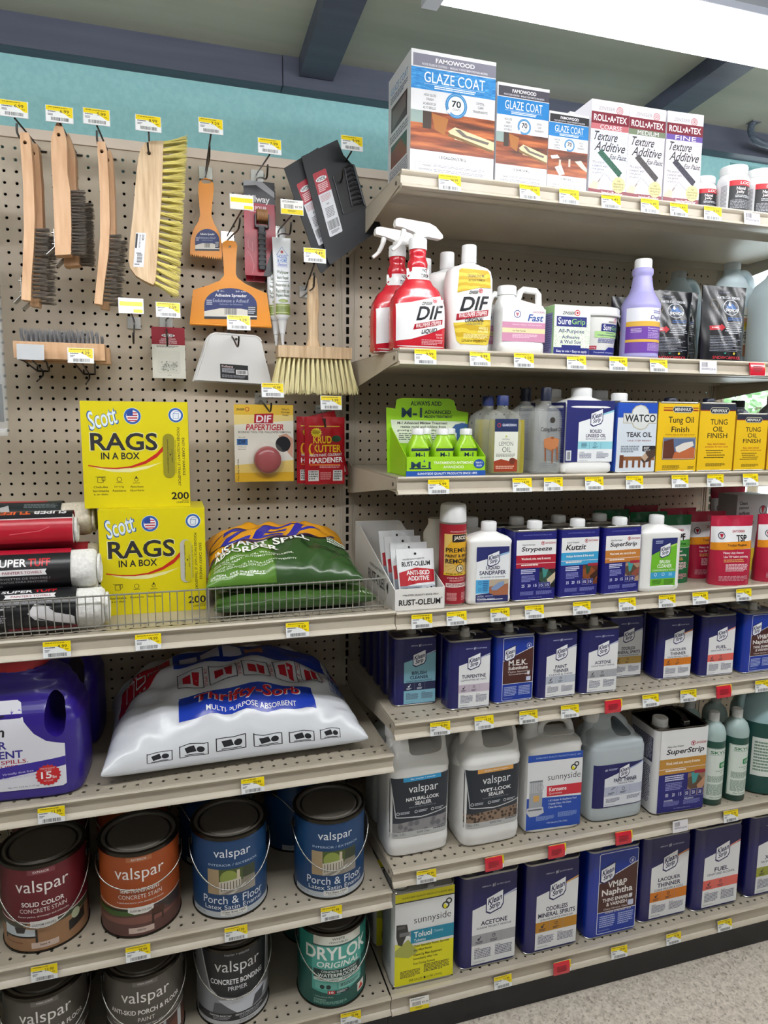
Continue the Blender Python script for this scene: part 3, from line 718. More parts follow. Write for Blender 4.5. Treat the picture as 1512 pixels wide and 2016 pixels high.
vmp = gal('vmp', .552, .702, -.411, 'bright blue gallon can with a brown panel reading VM&P Naphtha, bottom row', m_blue, kleanold(GW, GH, 'VM', [('VM&P', 37, 74, 7.4, 2), ('Naphtha', 26, 86, 9.4, 2), ('THINS ENAMELS', 28, 84, 4.2, 2), ('& VARNISH', 36, 76, 4.2, 2)], ['Cleans Chrome, Glass, Oily', 'Surfaces & Machine Parts']))
lac = gal('lac', .728, .873, -.400, 'navy gallon can reading LACQUER THINNER with an orange band, bottom row', m_navy, klean(GW, GH, ['LACQUER', 'THINNER'], 'CLEANS SPRAYERS & TOOLS', '#d47a18', seed=3, slash='#e0905a', tw=[23, 24]))
fue = gal('fue', .893, 1.049, -.406, 'navy gallon can reading FUEL with a coral red band, bottom row', m_navy, klean(GW, GH, ['FUEL'], 'DENATURED ALCOHOL', '#e2695e', seed=4, slash='#e08a7c', tw=[15], tag=False))
xyl = gal('xyl', 1.083, 1.240-.024, -.402, 'navy gallon can with an olive green band cut off by the right edge', m_navy, klean(GW, GH, ['XYLENE'], 'THINS ENAMELS AND COATINGS', '#9aa032', seed=5, tw=[21]))
xyl.location.x = 1.132+.03
tol2 = dup(tol, (.085, -.225, Z['S7']), 0, 'yellow and white gallon solvent can half hidden behind the front one at far left')
for o, n in ((ace, 'ACETONE'), (oms, 'ODORLESS MINERAL SPIRITS'), (vmp, 'VM&P Naphtha'), (lac, 'LACQUER THINNER'), (fue, 'FUEL')):
    dup(o, (o.location.x, o.location.y+.118, Z['S7']), 0, 'second-row gallon can right behind the one reading '+n, skip=('label', 'side_label'))

# ------------------------------------------------------------------ quart solvent cans (fifth shelf)
QW, QD, QH = .108, .062, .170
def quart(x0, x1, yf, lab, body, art, z=Z['S5'], rz=0, capm=None, neck=True, capx=-.004):
    return fcan('solvent_can', lab, 'solvent can', QW, QD, QH, body, art, None, cap=(capx, 0), capr=.0155, caph=.017 if not neck else .022, loc=((x0+x1)/2, yf+QD/2, z), rz=rz, r=.014, neck=neck, capm=capm, topm=m_tin)
bc = quart(.026, .138, -.353, 'navy quart can reading BRUSH CLEANER with a pale blue label', m_navy, klean(QW, QH, ['BRUSH', 'CLEANER'], 'CLEANS BRUSHES & TOOLS', '#232a52', icons='#dfe6ee', white='#86bdd0', seed=6, tw=[17, 21], x0=22), rz=-2)
for i in range(4): dup(bc, (bc.location.x-.001, -.353+QD/2+.0655*(i+1), Z['S5']), -2, 'navy quart can number %s behind the pale blue BRUSH CLEANER can' % ('two', 'three', 'four', 'five')[i], group=None, skip=('label',) if i else ())
tu = quart(.143, .254, -.408, 'navy quart can reading TURPENTINE with a pale pink icon band', m_navy, klean(QW, QH, ['TURPENTINE'], 'CLEANS & THINS ART PAINTS', '#c4b7c6', seed=7, tw=[28], x0=22, x1=94), rz=-2)
mek = quart(.262, .370, -.402, 'bright blue quart can with a brown panel reading M.E.K. Substitute', m_blue, kleanold(QW, QH, 'MEK', [('M.E.K.', 33, 80, 8.2, 2), ('Substitute', 33, 81, 5.0, 2)], ['Thins Specialty', 'Coatings'], 8))
pt = quart(.376, .485, -.408, 'navy quart can reading PAINT THINNER with a pale grey band', m_navy, klean(QW, QH, ['PAINT', 'THINNER'], 'CLEANS & THINS', '#b3bac8', seed=9, tw=[15, 20]))
acq = quart(.494, .603, -.410, 'navy quart can reading ACETONE with a grey band, fifth shelf down', m_navy, klean(QW, QH, ['ACETONE'], 'CLEANS PROJECT RESIDUE', '#a6a8ae', seed=10, tw=[21]), rz=-2)
omq = quart(.624, .732, -.336, 'navy quart can with a tan band set back behind the ACETONE can', m_navy, klean(QW, QH, ['ODORLESS', 'MINERAL SPIRITS'], 'ULTRA-LOW ODOR FOR INTERIOR JOBS', '#b5934a', seed=11, tw=[19, 33]), rz=-3)
lq = quart(.745, .855, -.381, 'navy quart can reading LACQUER THINNER with an orange band, fifth shelf down', m_navy, klean(QW, QH, ['LACQUER', 'THINNER'], 'CLEANS SPRAYERS & TOOLS', '#d47a18', seed=12, slash='#e0905a', tw=[22, 22]), rz=-3)
fq = quart(.870, .983, -.395, 'navy quart can with a black cap reading FUEL', m_navy, klean(QW, QH, ['FUEL'], 'DENATURED ALCOHOL', '#e2695e', seed=13, slash='#e08a7c', tw=[15], tag=False), capm=M('#141416', .4), neck=False, rz=-2)
vq = quart(1.000, 1.110, -.404, 'bright blue quart can reading VM&P Naphtha at the right edge of the fifth shelf', m_blue, kleanold(QW, QH, 'VM', [('VM&P', 37, 74, 7.4, 2), ('Naphtha', 26, 86, 8.4, 2), ('THINS ENAMELS', 28, 84, 4.2, 2), ('& VARNISH', 36, 76, 4.2, 2)], ['Cleans Chrome, Glass'], 14))
for o, n, k in ((tu, 'TURPENTINE', 2), (mek, 'M.E.K. Substitute', 2), (pt, 'PAINT THINNER', 2), (acq, 'ACETONE', 2), (omq, 'tan-banded', 1), (lq, 'LACQUER THINNER', 2), (fq, 'FUEL', 2), (vq, 'VM&P Naphtha', 2)):
    for i in range(k): dup(o, (o.location.x-.001, o.location.y+.0665*(i+1), Z['S5']), 0, 'quart can in the %s row behind the quart %s can, fifth shelf' % (('second', 'third')[i], n), skip=('label',))

# ------------------------------------------------------------------ fourth shelf down
def savo(W, H, name, pre, band, sub, pic, gal_=False, x0=4, x1=98, seed=1):
    c = Can(W, H); c.rr(x0, 1.5, x1, 98, '#1a1c74', 2); c.text('SAVOGRAN PRODUCTS SINCE 1875', x0+15, 6.6, x1-12, 8.2, '#7a7ec0', 1)
    c.rect(x0, 14, x1, 36, '#e9eaec'); c.text(pre, x0+13, 19.5, x0+44, 22.4, '#26262c', 1, .25).text(name, x0+12, 23.5, x0+12+min(72, 8.3*len(name)), 31.5, '#15151a', 2, .22)
    c.ring(x0+62, 19, 4.4, 1, '#a8182c').poly([(x0+59.6, 17.6), (x0+64.4, 17.6), (x0+62, 21.4)], '#a8182c').text('SAVOGRAN', x0+68, 17.6, x1-2, 20.4, '#a8182c', 2, .2)
    c.rect(x0, 35, x1, 53, band).text(sub, x0+12, 38.4, x1-12, 42.8, '#f2eee8', 2).rect(x0, 46.4, x1, 47.1, '#e9d8d4').greek(x0+12, 48, x1-22, 51, 1, '#f2e6e0', .9)
    c.greek(x0+12, 55, x0+48, 62, 3, '#cfd2ec', .92).greek(x0+14, 63.5, x0+46, 73, 5, '#8c90cc', seed=seed)
    a = pic
    c.rect(x0+56, 54, x1, 82, a[0]).poly([(x0+56, 60), (x0+75, 56), (x1, 66), (x1, 74), (x0+70, 78), (x0+56, 70)], a[1]).poly([(x0+62, 54), (x0+78, 54), (x0+72, 66), (x0+66, 68)], a[2]).poly([(x0+74, 70), (x1, 60), (x1, 70), (x0+80, 80)], a[3]).rect(x0+68, 51.5, x1, 55.5, '#a3243a')
    for i, n in enumerate(('100', '20', '15', '50', '50', '30') if gal_ else ('25', '20', '15', '15', '15')):
        w = 13.6 if not gal_ else 12; xx = x0+12+i*(w+.8)
        if i > 2: c.rect(xx, 74, xx+w-1, 82, '#1f2170').box(xx, 74, xx+w-1, 82, .5, '#8f96d8')
        c.text(n, xx+2.5, 76, xx+w-4, 80, '#dfe2f2', 1)
    c.greek(x0+12, 86, x0+44, 91.5, 4, '#8086c4', seed=3).greek(x0+50, 86, x1-6, 91.5, 4, '#8086c4', seed=5).text('One U.S. Quart (946 mL)' if not gal_ else 'One Gallon (3.785 Liters)', x0+32, 94, x0+64, 95.8, '#9ea4d8')
    return c
m_sblue = M('#191b78', .3, coat=.3)
def sq(x0, x1, yf, lab, art, rz=0):
    return fcan('stripper_can', lab, 'solvent can', QW, QD, QH, m_sblue, art, None, cap=(.008, -.004), capr=.0172, caph=.019, loc=((x0+x1)/2, yf+QD/2, Z['S4']), rz=rz, r=.008, topm=m_tin)
st1 = sq(.294, .402, -.425, 'blue quart stripper can with a red band', savo(QW, QH, 'Strypeeze', 'Original Semi-Paste Stripper', '#b01c34', 'Woodwork, trim, metal & masonry', ('#1d201c', '#2f4a3c', '#3f8c86', '#c8b89a')), -2)
st2 = sq(.410, .522, -.422, 'blue quart stripper can with a sky blue band', savo(QW, QH, 'Kutzit', 'Liquid Stripper', '#3a9fd2', 'Antique furniture & fine wood', ('#6a3418', '#8a4a22', '#2c4a36', '#3a1c10')))
st3 = sq(.529, .641, -.422, 'blue quart stripper can with an ochre band', savo(QW, QH, 'SuperStrip', 'Heavy Duty Stripper', '#bf7a34', 'Wood, metal, auto, masonry & marine', ('#a88a70', '#5b4636', '#3f9a9a', '#8a4a3a')), 2)
for o, n in ((st1, 'red-banded'), (st2, 'sky-blue-banded'), (st3, 'ochre-banded')): dup(o, (o.location.x-.012, o.location.y+.067, Z['S4']), 0, 'second blue quart can standing behind the %s quart' % n, skip=('label',))
# white plastic flask bottles
def flask(label, art, loc, rz=0, w=.110, d=.062, h=.172, capx=0, body=None, capr=.0175, zsh=None, seam=True):
    e = empty('flask_bottle', label, 'bottle', loc, rz); s = h-.022
    S = [(0, w*.93, d*.9, 5), (.004, w*.985, d*.97, 6), (.012, w, d, 7), (.020, w*.985, d*.96, 7), (.026, w*.985, d*.96, 7), (s-.012, w*.985, d*.96, 7), (s-.004, w*1.0, d, 7), (s, w*.98, d*.97, 6), (s+.005, w*.88, d*.86, 4.5), (s+.013, w*.5, d*.62, 3), (s+.0165, capr*2.0, capr*2.0, 2, capx), (s+.022, capr*1.9, capr*1.9, 2, capx)]
    S = [t_ if len(t_) > 4 else (*t_, 0) for t_ in S]
    vessel(S, body or m_wpl, e, 'body'); ribcap(capr, .020, m_wcap, e, (capx, 0, s+.019))
    if art: art.build(e, flat(-d*.96/2-.0006), 'label')
    return e
c = Can(.098, .150); c.rr(14, 10, 95, 96, '#e9ecf0', 2).poly([(14, 10), (95, 10), (95, 20), (14, 33)], '#262d6b').poly([(60, 24), (95, 18), (95, 20.5), (60, 27)], '#8fb4d8')
klean_logo(c, 56, 29, 14.5, .098/.150); c.text('LIQUID', 38, 40, 72, 46, '#20244e', 2).text('SANDPAPER', 22, 47, 88, 53.5, '#20244e', 2).text('USE INSTEAD OF SANDPAPER', 24, 56, 86, 58.4, '#555a74', 1)
c.rect(14, 61, 47, 82, '#4fa8dc').rect(47, 61, 95, 84, '#b8a994').poly([(47, 72), (95, 68), (95, 88), (47, 86)], '#a3674a').poly([(52, 74), (70, 66), (84, 64), (84, 70), (66, 78), (54, 78)], '#7f96bd').ring(24, 66, 4, 1, '#2a4f86').ring(24, 76, 4, 1, '#2a4f86').greek(31, 63, 45, 80, 6, '#2a5f96')
c.poly([(14, 84), (47, 82), (60, 86), (95, 86), (95, 96), (14, 96)], '#252b66').text('CAUTION.', 17, 85.4, 34, 88, '#dfe4f2', 1).text('PRECAUCION.', 17, 89.6, 40, 92, '#dfe4f2', 1).greek(38, 86, 60, 88, 1, '#b9c0dd').greek(43, 90, 64, 92, 1, '#b9c0dd').text('ONE QUART (946 mL)', 17, 93.6, 40, 95, '#b9c0dd')
sa = flask('white plastic bottle reading LIQUID SANDPAPER beside the red spray can', c, (.2345, -.426+.031, Z['S4']), -4, capx=.004, w=.107)
dup(sa, (.222, -.322, Z['S4']), 0, 'white bottle directly behind the LIQUID SANDPAPER bottle', skip=('label',)); dup(sa, (.212, -.250, Z['S4']), 0, 'third white bottle back from the LIQUID SANDPAPER bottle', skip=('label',))
c = Can(.100, .150); c.rr(20, 10, 92, 94, '#6cb52a', 2).poly([(20, 10), (92, 10), (92, 21), (60, 26), (20, 38)], '#232a6a').poly([(62, 24), (92, 19), (92, 22), (62, 28)], '#a8d65a').greek(30, 14, 52, 20, 2, '#b9c0e0')
klean_logo(c, 58, 31, 14.5, .667); c.text('BRUSH', 44, 47, 74, 52.6, '#f0f4ea', 2).text('CLEANER', 38, 54, 80, 60, '#f0f4ea', 2).text('CLEANS BRUSHES & TOOLS', 24, 62.4, 88, 65, '#e2eeda', 1)
c.rect(20, 67, 92, 78, '#3a9fd0').ring(34, 71, 4, 1, '#e6f2f8').ring(56, 71, 4, 1, '#e6f2f8').rect(72, 68.6, 82, 74, '#7cc4e6').greek(26, 80, 52, 88, 4, '#2a5a14').greek(60, 80, 88, 90, 5, '#2a5a14')
brc = flask('white bottle with a green label reading BRUSH CLEANER on the fourth shelf', c, (.700, -.427+.031, Z['S4']), -2, w=.117)
# red spray can
e = empty('aerosol_can', 'tall dark red aerosol can with a white cap beside the white card tray', 'spray can', (.1535, -.385, Z['S4']), 4)
R0 = .0308
mk('body', B().lathe([(0, R0-.001), (.002, R0), (.186, R0), (.190, R0-.002), (.192, R0-.004)], n=56), M('#9b1628', .3, coat=.5), e, 40)
mk('bottom_seam', B().lathe([(0, R0), (0, R0+.001), (.004, R0+.001), (.004, R0)], n=56, cap=(0, 0)), m_tin, e, 40)
mk('top_seam', B().lathe([(.187, R0), (.188, R0+.0012), (.191, R0+.0008), (.192, R0-.003)], n=56, cap=(0, 0)), m_tin, e, 40)
mk('cap', B().lathe([(.191, R0-.001), (.193, R0-.0002), (.226, R0-.0014), (.231, R0-.004), (.233, R0-.010), (.2335, 0)], n=56, cap=(0, 0)), m_wcap, e, 40)
c = Can(2*PI*R0*.76, .186); c.rect(0, 0, 100, 100, '#9b1628')
c.rect(24, 12, 76, 63, '#d9b765'); c.ell(50, 34, 22, '#d9a520')
for k in range(18): a = 2*PI*k/18; c.line([(50+8*math.cos(a), 48+5*math.sin(a)), (50+25*math.cos(a), 48+13*math.sin(a))], .7, '#b98c4a')
c.rect(24, 60, 76, 63, '#e0bd2c').greek(28, 60.6, 72, 62.4, 1, '#5b4a10').text('PROFESSIONAL STRENGTH', 34, 8.4, 72, 9.8, '#e8c8c0', 1).rr(37, 12.5, 63, 22, '#231a1c', 2).text('JASCO', 39.5, 14.4, 60.5, 20, '#f0e6d6', 2)
c.text('PREMIUM', 27, 29, 73, 34.6, '#1f1713', 2).text('PAINT & EPOXY', 27, 37, 73, 40.6, '#1f1713', 2).text('REMOVER', 27, 42.6, 73, 48, '#1f1713', 2).ell(50, 54.5, 6.5, '#1f1713').ell(50, 54.5, 5.4, '#e6d8b4').text('15', 46.6, 52.4, 53.4, 56.6, '#1f1713', 2)
c.text('STRIPS MULTIPLE LAYERS', 30, 65.5, 72, 67.4, '#ecc8c4', 1).greek(34, 68.6, 70, 71, 2, '#d99a9a').rect(28, 73, 72, 78, '#dcc9c4').greek(30, 74, 70, 77, 2, '#7a3038').greek(30, 85, 46, 95, 6, '#dca0a0').greek(54, 85, 72, 95, 6, '#dca0a0')
c.build(e, arc(R0+.0003, .002, .12), 'label', su=.004)
bx = empty('aerosol_can', 'pale capped can mostly hidden behind the dark red aerosol can', 'spray can', (.150, -.290, Z['S4']))
mk('body', B().lathe([(0, .031), (.150, .031), (.17, .02), (.185, .02)], n=40), M('#cfc9ba', .4), bx, 40)
# white card tray of pouches
def tray(e, w, d, hf, hb, mat, inner, th=.002):
    b = B(); b.box(-w/2, -d/2, 0, w/2, d/2, th); b.box(-w/2, -d/2, 0, w/2, -d/2+th, hf); b.box(-w/2, d/2-th, 0, w/2, d/2, hb)
    for s in (-1, 1):
        x0, x1 = (-w/2, -w/2+th) if s < 0 else (w/2-th, w/2)
        b.prism([(-d/2, 0), (d/2, 0), (d/2, hb), (d/2-.028, hb), (-d/2+.012, hf+.004), (-d/2, hf)], x0, x1, 'x')
    return mk('tray_body', b, mat, e, 0)
e = empty('display_tray', 'white card display tray with a sloped side holding silver pouches', 'display tray', (.0625, -.428+.180, Z['S4']), -1)
tray(e, .119, .360, .050, .150, M('#e4e2df', .55), None)
mk('tray_lining', B().prism([(-.10, .060), (.176, .01), (.176, .148), (.150, .148)], -.0570, -.0567, 'x'), M('#a98763', .8), e, 0)
c = Can(.116, .048); c.text('\u2022TRUSTED QUALITY SINCE 1921\u2022', 15, 22, 88, 32, '#26262a', 1).text('RUST-OLEUM', 8, 46, 92, 74, '#1c1c20', 2).text('\u00ae', 93, 42, 96, 50, '#1c1c20'); c.build(e, flat(-.1805), 'front_print')
c = Can(.300, .12); c.text('\u2022TRUSTED QUALITY SINCE 1921\u2022', 34, 40, 78, 47, '#26262a', 1).text('RUST-OLEUM', 30, 54, 88, 76, '#1c1c20', 2); c.build(e, flatL(-.0597, -.02), 'side_print')
def rust_pouch(i):
    c = Can(.092, .125); c.rect(0, 0, 100, 100, '#dfe1e3').text('TRUSTED QUALITY SINCE 1921', 16, 17, 74, 20, '#34343a', 1, 0, 0, 2).text('RUST-OLEUM', 12, 22.5, 88, 31, '#1c1c20', 2, 0, 0, 1.5).ell(50, 9, 3.2, '#26262a')
    c.poly([(3, 42), (50, 34), (98, 38), (98, 60), (50, 62), (3, 68)], '#b3202c').text('ANTI-SKID', 22, 39, 84, 47, '#f0ecec', 2).text('ADDITIVE', 24, 49, 82, 57, '#f0ecec', 2)
    c.rect(3, 66, 98, 98, '#8f97a4').greek(10, 69, 55, 90, 7, '#55606e').poly([(60, 66), (92, 64), (96, 92), (70, 96)], '#b9bec8').rect(72, 70, 78, 92, '#23252a').rect(84, 68, 90, 90, '#23252a')
    return c
for i in range(4):
    y = -.40+i*.034; o = pouch('foil_pouch', '%s silver foil pouch in the white card tray' % ('front', 'second', 'third', 'rearmost')[i], .090, .128, .016, M('#c9ccd0', .3, .3), rust_pouch(i), (.066-i*.003, y, Z['S4']+.004+i*.009), -3+i, seed=i, tilt=-17)
# stand-up pouches
def tsp_art(W, H, body, band, t1, t2, pf=False):
    c = Can(W, H); c.rect(0, 0, 100, 100, body).rect(0, 15, 100, 48, '#e3e3e6').poly([(0, 38), (100, 36), (100, 47), (0, 49)], band)
    c.ring(20, 28, 8, 1.6, '#2a2a48').poly([(15.6, 25.6), (24.4, 25.6), (20, 32)], '#b01c34').text('SAVOGRAN', 46, 20.4, 76, 24, '#b01c34', 2, .2).text(t1, 22 if pf else 54, 27, 80, 37, '#17171c', 2).text(t2, 32, 40, 80, 44.6, '#22222a' if not pf else '#0d3a20', 1)
    c.text('Heavy duty cleaner', 22, 51, 72, 55, '#ecd8dc', 2).text('Use TSP before painting', 22, 56.6, 82, 60.6, '#ecd8dc', 2).greek(22, 62, 74, 67, 2, '#d8a060').greek(26, 69, 82, 80, 6, '#e6c4cc').greek(12, 86, 86, 94, 4, '#c98a98')
    return c
RED = M('#a8203c', .28, coat=.3); GRN = M('#1c5c34', .28, coat=.3)
tp = pouch('cleaner_pouch', 'green stand-up pouch beside the green-labelled white bottle', .118, .178, .052, GRN, tsp_art(.118, .178, '#1c6238', '#4f9a3c', 'TSP-PF', 'Phosphate-free', True), (.795, -.336, Z['S4']), -4, seed=3)
dup(tp, (.775, -.270, Z['S4']), 0, 'green pouch just behind the front green one, its top seal showing'); dup(tp, (.700, -.210, Z['S4']), 3, 'green pouch furthest back, left of the white bottle')
tr_ = pouch('cleaner_pouch', 'red stand-up pouch reading TSP in front of the other red pouches', .120, .180, .056, RED, tsp_art(.120, .180, '#b0203e', '#d98a1e', 'TSP', 'Trisodium Phosphate'), (.935, -.395, Z['S4']), -8, seed=5)
dup(tr_, (.930, -.310, Z['S4']), -4, 'red pouch just behind the front red TSP pouch'); dup(tr_, (.900, -.235, Z['S4']), 0, 'third red pouch back in the red group'); dup(tr_, (.835, -.160, Z['S4']), 4, 'rearmost red pouch above the green pouches')
dup(tr_, (1.085, -.388, Z['S4']), 3, 'red pouch cut off by the right edge of the photo')
# things on the bay beyond
pouch('cleaner_bag', 'taller white bag with a red top behind the red pouches at the right edge', .125, .228, .05, M('#a8203c', .3, coat=.2), tsp_art(.125, .228, '#dcdde2', '#d98a1e', 'TSP', 'Trisodium Phosphate').rect(0, 0, 100, 15, '#a8203c'), (1.150, -.150, Z['S4']), 0, seed=8)
c = Can(.110, .217); c.rect(0, 0, 100, 100, '#c3c4c8')
for i, s_ in enumerate(('Cleans', 'painted', 'surfaces', 'before', 'refinishing!')): c.text(s_, 8, 8+i*6.5, 8+len(s_)*4.2, 12.5+i*6.5, '#26262c', 2)
c.ring(84, 20, 12, 2, '#26284a').poly([(78, 15), (90, 15), (84, 26)], '#b01c34').rect(0, 70, 100, 100, '#e0c81c')
carton('cleaner_carton', 'grey printed carton standing between the red pouches and the taller white bag', 'carton', .110, .07, .218, M('#bfc0c4', .5), (1.112, -.250, Z['S4']), 0, c)
# sheet of the loose print above
# ------------------------------------------------------------------ sixth shelf: jugs
def jug(label, secs, loc, rz, mat, neck, hole, art=None, art_at=(0, 0), capm=None, grip=None, capr=.0185, caph=.026, N=56, rec=None, sub=True):
    e = empty('plastic_jug', label, 'jug', loc, rz); S = dense(secs, 5) if sub else secs
    o = vessel(S, mat, e, 'body', N, 60)
    if hole:
        pts, hy = hole; cut(o, B().prism(sc(pts), -hy, hy, 'y'))
    nx, nz0, nz1, r0, r1 = neck
    mk('neck', B().lathe([(nz0, r0), (nz0+(nz1-nz0)*.6, r1*1.05), (nz1, r1)], nx, 0, 32), mat, e, 40)
    ribcap(capr, caph, capm or m_wcap, e, (nx, 0, nz1-.002))
    if grip: mk('handle', B().tube(smooth(grip[0], 6), grip[1], 12), mat, e, 60)
    if art: art.build(e, front_map(S, art_at[1], art_at[0]), 'label', su=.009, sv=.03, rough=.3)
    return e
def rr2(x0, z0, x1, z1, r, n=5):
    o = []
    for cx, cz, a0 in ((x1-r, z1-r, 0), (x0+r, z1-r, 90), (x0+r, z0+r, 180), (x1-r, z0+r, 270)):
        for k in range(n+1): a = math.radians(a0+90*k/n); o.append((cx+r*math.cos(a), cz+r*math.sin(a)))
    return o
def sealer(title, top, stone, code):
    c = Can(.150, .150); c.rect(0, 0, 100, 100, '#2d343f').poly([(0, 76), (100, 70), (100, 100), (0, 100)], stone)
    c.poly([(0, 0), (100, 0), (97, 62), (60, 69), (50, 70), (8, 66)], '#c9ccd0').poly([(.8, 0), (99.2, 0), (96, 60.6), (60, 67.2), (50, 68), (9.2, 64.4)], '#252d39')
    c.rect(20, 0, 84, 7, top[0]).text(top[1], 32, 1.8, 74, 5.2, '#e9f2f6', 1).text('valspar', 29, 13, 79, 30.5, '#e9ecef', 0)
    c.text(title, 25, 34, 81, 40, '#eef0f2', 2).text('SEALER', 40, 42, 68, 48, '#eef0f2', 2).text('FOR PAVERS, BRICK, CONCRETE & TILE', 30, 50, 76, 52, '#98a2ae')
    for i, x in enumerate((12, 42, 70)): c.ring(x, 59, 2.6, .8, '#dfe3e8').greek(x+4, 57, x+20, 61.5, 2, '#c4cad2', seed=i)
    c.rect(0, 91, 100, 100, '#b5b7b9').text('1 GAL / 3.78 L', 3, 93, 25, 96.6, '#2c2c30').text(code, 44, 93, 66, 96.2, '#2c2c30').greek(72, 91.5, 97, 95, 1, '#4a4a50')
    return c
m_slate = speck('slate_print', '#6d6c72', '#8e8c90', 60, .5); m_cobble = speck('cobble_print', '#3d2f28', '#8a7463', 110, .5)
VS = [(0, .142, .096, 4.5), (.006, .156, .110, 5), (.03, .160, .114, 5.5), (.05, .157, .112, 5.5), (.205, .157, .112, 5.5), (.215, .161, .114, 5), (.235, .155, .106, 4.5, .001), (.262, .140, .078, 4, .008), (.290, .122, .054, 4, .015), (.308, .104, .042, 3.5, .020), (.319, .078, .026, 3, .022)]
HO = ([(-.016, .250), (.046, .250), (.060, .262), (.058, .292), (.044, .304), (-.006, .304), (-.020, .294), (-.025, .268)], .09)
def sjug(x0, x1, yf, label, art, rz=0):
    return jug(label, [s if len(s) > 4 else (*s, 0) for s in VS], ((x0+x1)/2, yf+.057, Z['S6']), rz, m_wpl, (-.052, .20, .289, .036, .0165), HO, art, (0, .052), capr=.0195, caph=.028)
nj = sjug(.003, .163, -.392, 'white jug with a blue-topped label reading NATURAL-LOOK SEALER', sealer('NATURAL-LOOK', ('#2a9ad2', 'flat | interior + exterior'), m_slate, '82092 Clear'), 1)
wj = sjug(.188, .348, -.405, 'white jug with an orange-topped label reading WET-LOOK SEALER', sealer('WET-LOOK', ('#dda050', 'high gloss | interior + exterior'), m_cobble, '82090 Clear'), 1)
# second rows
m_milk = M('#c4caca', .4)
j2 = jug('clear plastic jug standing behind the NATURAL-LOOK SEALER jug at far left', [(0, .14, .10, 4, 0), (.01, .15, .11, 5, 0), (.20, .15, .11, 5, 0), (.24, .12, .08, 3, 0), (.27, .05, .05, 2, 0)], (.085, -.20, Z['S6']), 0, m_milk, (0, .24, .285, .03, .02), None)
mk('label', Can(.13, .10).rect(0, 0, 100, 100, '#1d6ca8').data if False else B().box(-.066, -.0565, .06, .066, -.056, .155), M('#1d5f98', .4), j2, 0)
dup(wj, (.265, -.226, Z['S6']), 0, 'white jug in the second row behind the WET-LOOK SEALER jug', skip=('label',))
# kerosene
c = Can(.150, .200); c.rect(0, 0, 100, 100, '#e6e8ec').rect(0, 0, 100, 9, '#1c4cae').text('SUNNYSIDE QUALITY PRODUCTS SINCE 1893', 14, 3.2, 96, 5.6, '#a9bfe6', 1)
c.ring(84, 21, 5.6, 2.2, '#25282c').ring(89, 17, 4.6, 2, '#25282c').poly([(82, 19), (86.5, 22.6), (83, 24.8), (80, 22.5)], '#e8e018').text('sunnyside', 37, 27, 97, 38, '#23252a', 3)
c.poly([(0, 57), (100, 60), (100, 100), (0, 100)], '#1c4cb0').rect(36, 43, 100, 57, '#d0283e').text('Kerosene', 40, 45, 72, 50.6, '#f4eeee', 2).text('Queroseno', 40, 51.8, 64, 55.2, '#f0dcdc')
c.rect(4, 34, 28, 50, '#b9bcc2').rect(4, 34, 28, 36, '#7c8088').rect(4, 50, 28, 70, '#a4a7ae').rect(12, 54, 22, 62, '#d8a860').poly([(1, 70), (30, 70), (32, 78), (20, 82), (6, 82), (0, 76)], '#c9ccd2').rect(3, 72, 28, 74, '#6e727c').ring(24, 44, 6, .6, '#8f939a')
for x in (7, 11, 15, 19, 23): c.rect(x, 36, x+.7, 50, '#8c9098')
for i, s_ in enumerate(('1-K Heater & Appliance Fuel', 'Crystal Clear, No Dyes', 'Clean Burning')): c.text(s_, 40, 61.5+i*4.6, 40+len(s_)*1.9, 64.8+i*4.6, '#dfe6f4', 1)
c.greek(18, 83, 52, 89, 5, '#8ea6dc').greek(58, 80, 94, 87, 5, '#8ea6dc').text('ONE GALLON (3.785 LITERS)', 38, 92, 76, 94.4, '#dfe6f4')
KS = [(0, .146, .098, 6, 0), (.006, .154, .106, 8, 0), (.012, .152, .104, 8, 0), (.216, .152, .104, 8, 0), (.224, .155, .108, 8, 0), (.236, .150, .103, 7, 0), (.243, .10, .07, 4, 0), (.246, .02, .02, 2, 0)]
kj = jug('white and blue jug with a red panel reading Kerosene', KS, (.446, -.398+.054, Z['S6']), -4, m_wpl, (-.048, .238, .262, .026, .0165), None, None, grip=([(-.020, 0, .238), (-.020, 0, .262), (-.004, 0, .278), (.035, 0, .280), (.056, 0, .268), (.066, 0, .238)], .0105), capr=.0185, caph=.022, sub=False)
c.build(kj, flat(-.1045/2-.0005, 0, .010), 'label')
mk('well', B().loft([at_z(rrect(.088, .06, .02), z) for z in (.2440, .2465)]), m_wpl, kj, 30, (.024, 0, 0))
# translucent thinner jug
c = klean(.150, .118, ['PAINT THINNER'], 'CLEANS & THINS', '#b5bccb', seed=21, tw=[32], x0=18, x1=98); c2 = Can(.150, .118); c2.it = c.it
TS = [(0, .150, .10, 4.5, 0), (.006, .162, .112, 5.5, 0), (.02, .164, .114, 6, 0), (.195, .164, .114, 6, 0), (.208, .160, .110, 5, 0), (.225, .140, .094, 4, -.008), (.25, .112, .056, 3.5, -.010), (.278, .075, .04, 3, -.014), (.292, .05, .028, 3, -.014)]
m_trans = M('#bcc6cc', .3, tr=.1)
tj = jug('translucent jug with a navy and white label reading PAINT THINNER', TS, (.632, -.402+.057, Z['S6']), -1, m_trans, (-.056, .20, .262, .034, .0185), ([(-.008, .232), (.030, .226), (.034, .236), (.006, .268), (-.008, .272), (-.014, .262)], .08), None, capr=.0205, caph=.025)
c = Can(.150, .118); k_ = .150/.118
c.rect(0, 0, 100, 100, '#14165e').poly([(20, 33), (98, 2), (98, 98), (20, 98)], '#dfe3ec').poly([(66, 14), (98, 1), (98, 4), (66, 17)], '#9fb0d0'); klean_logo(c, 58, 20, 10, k_)
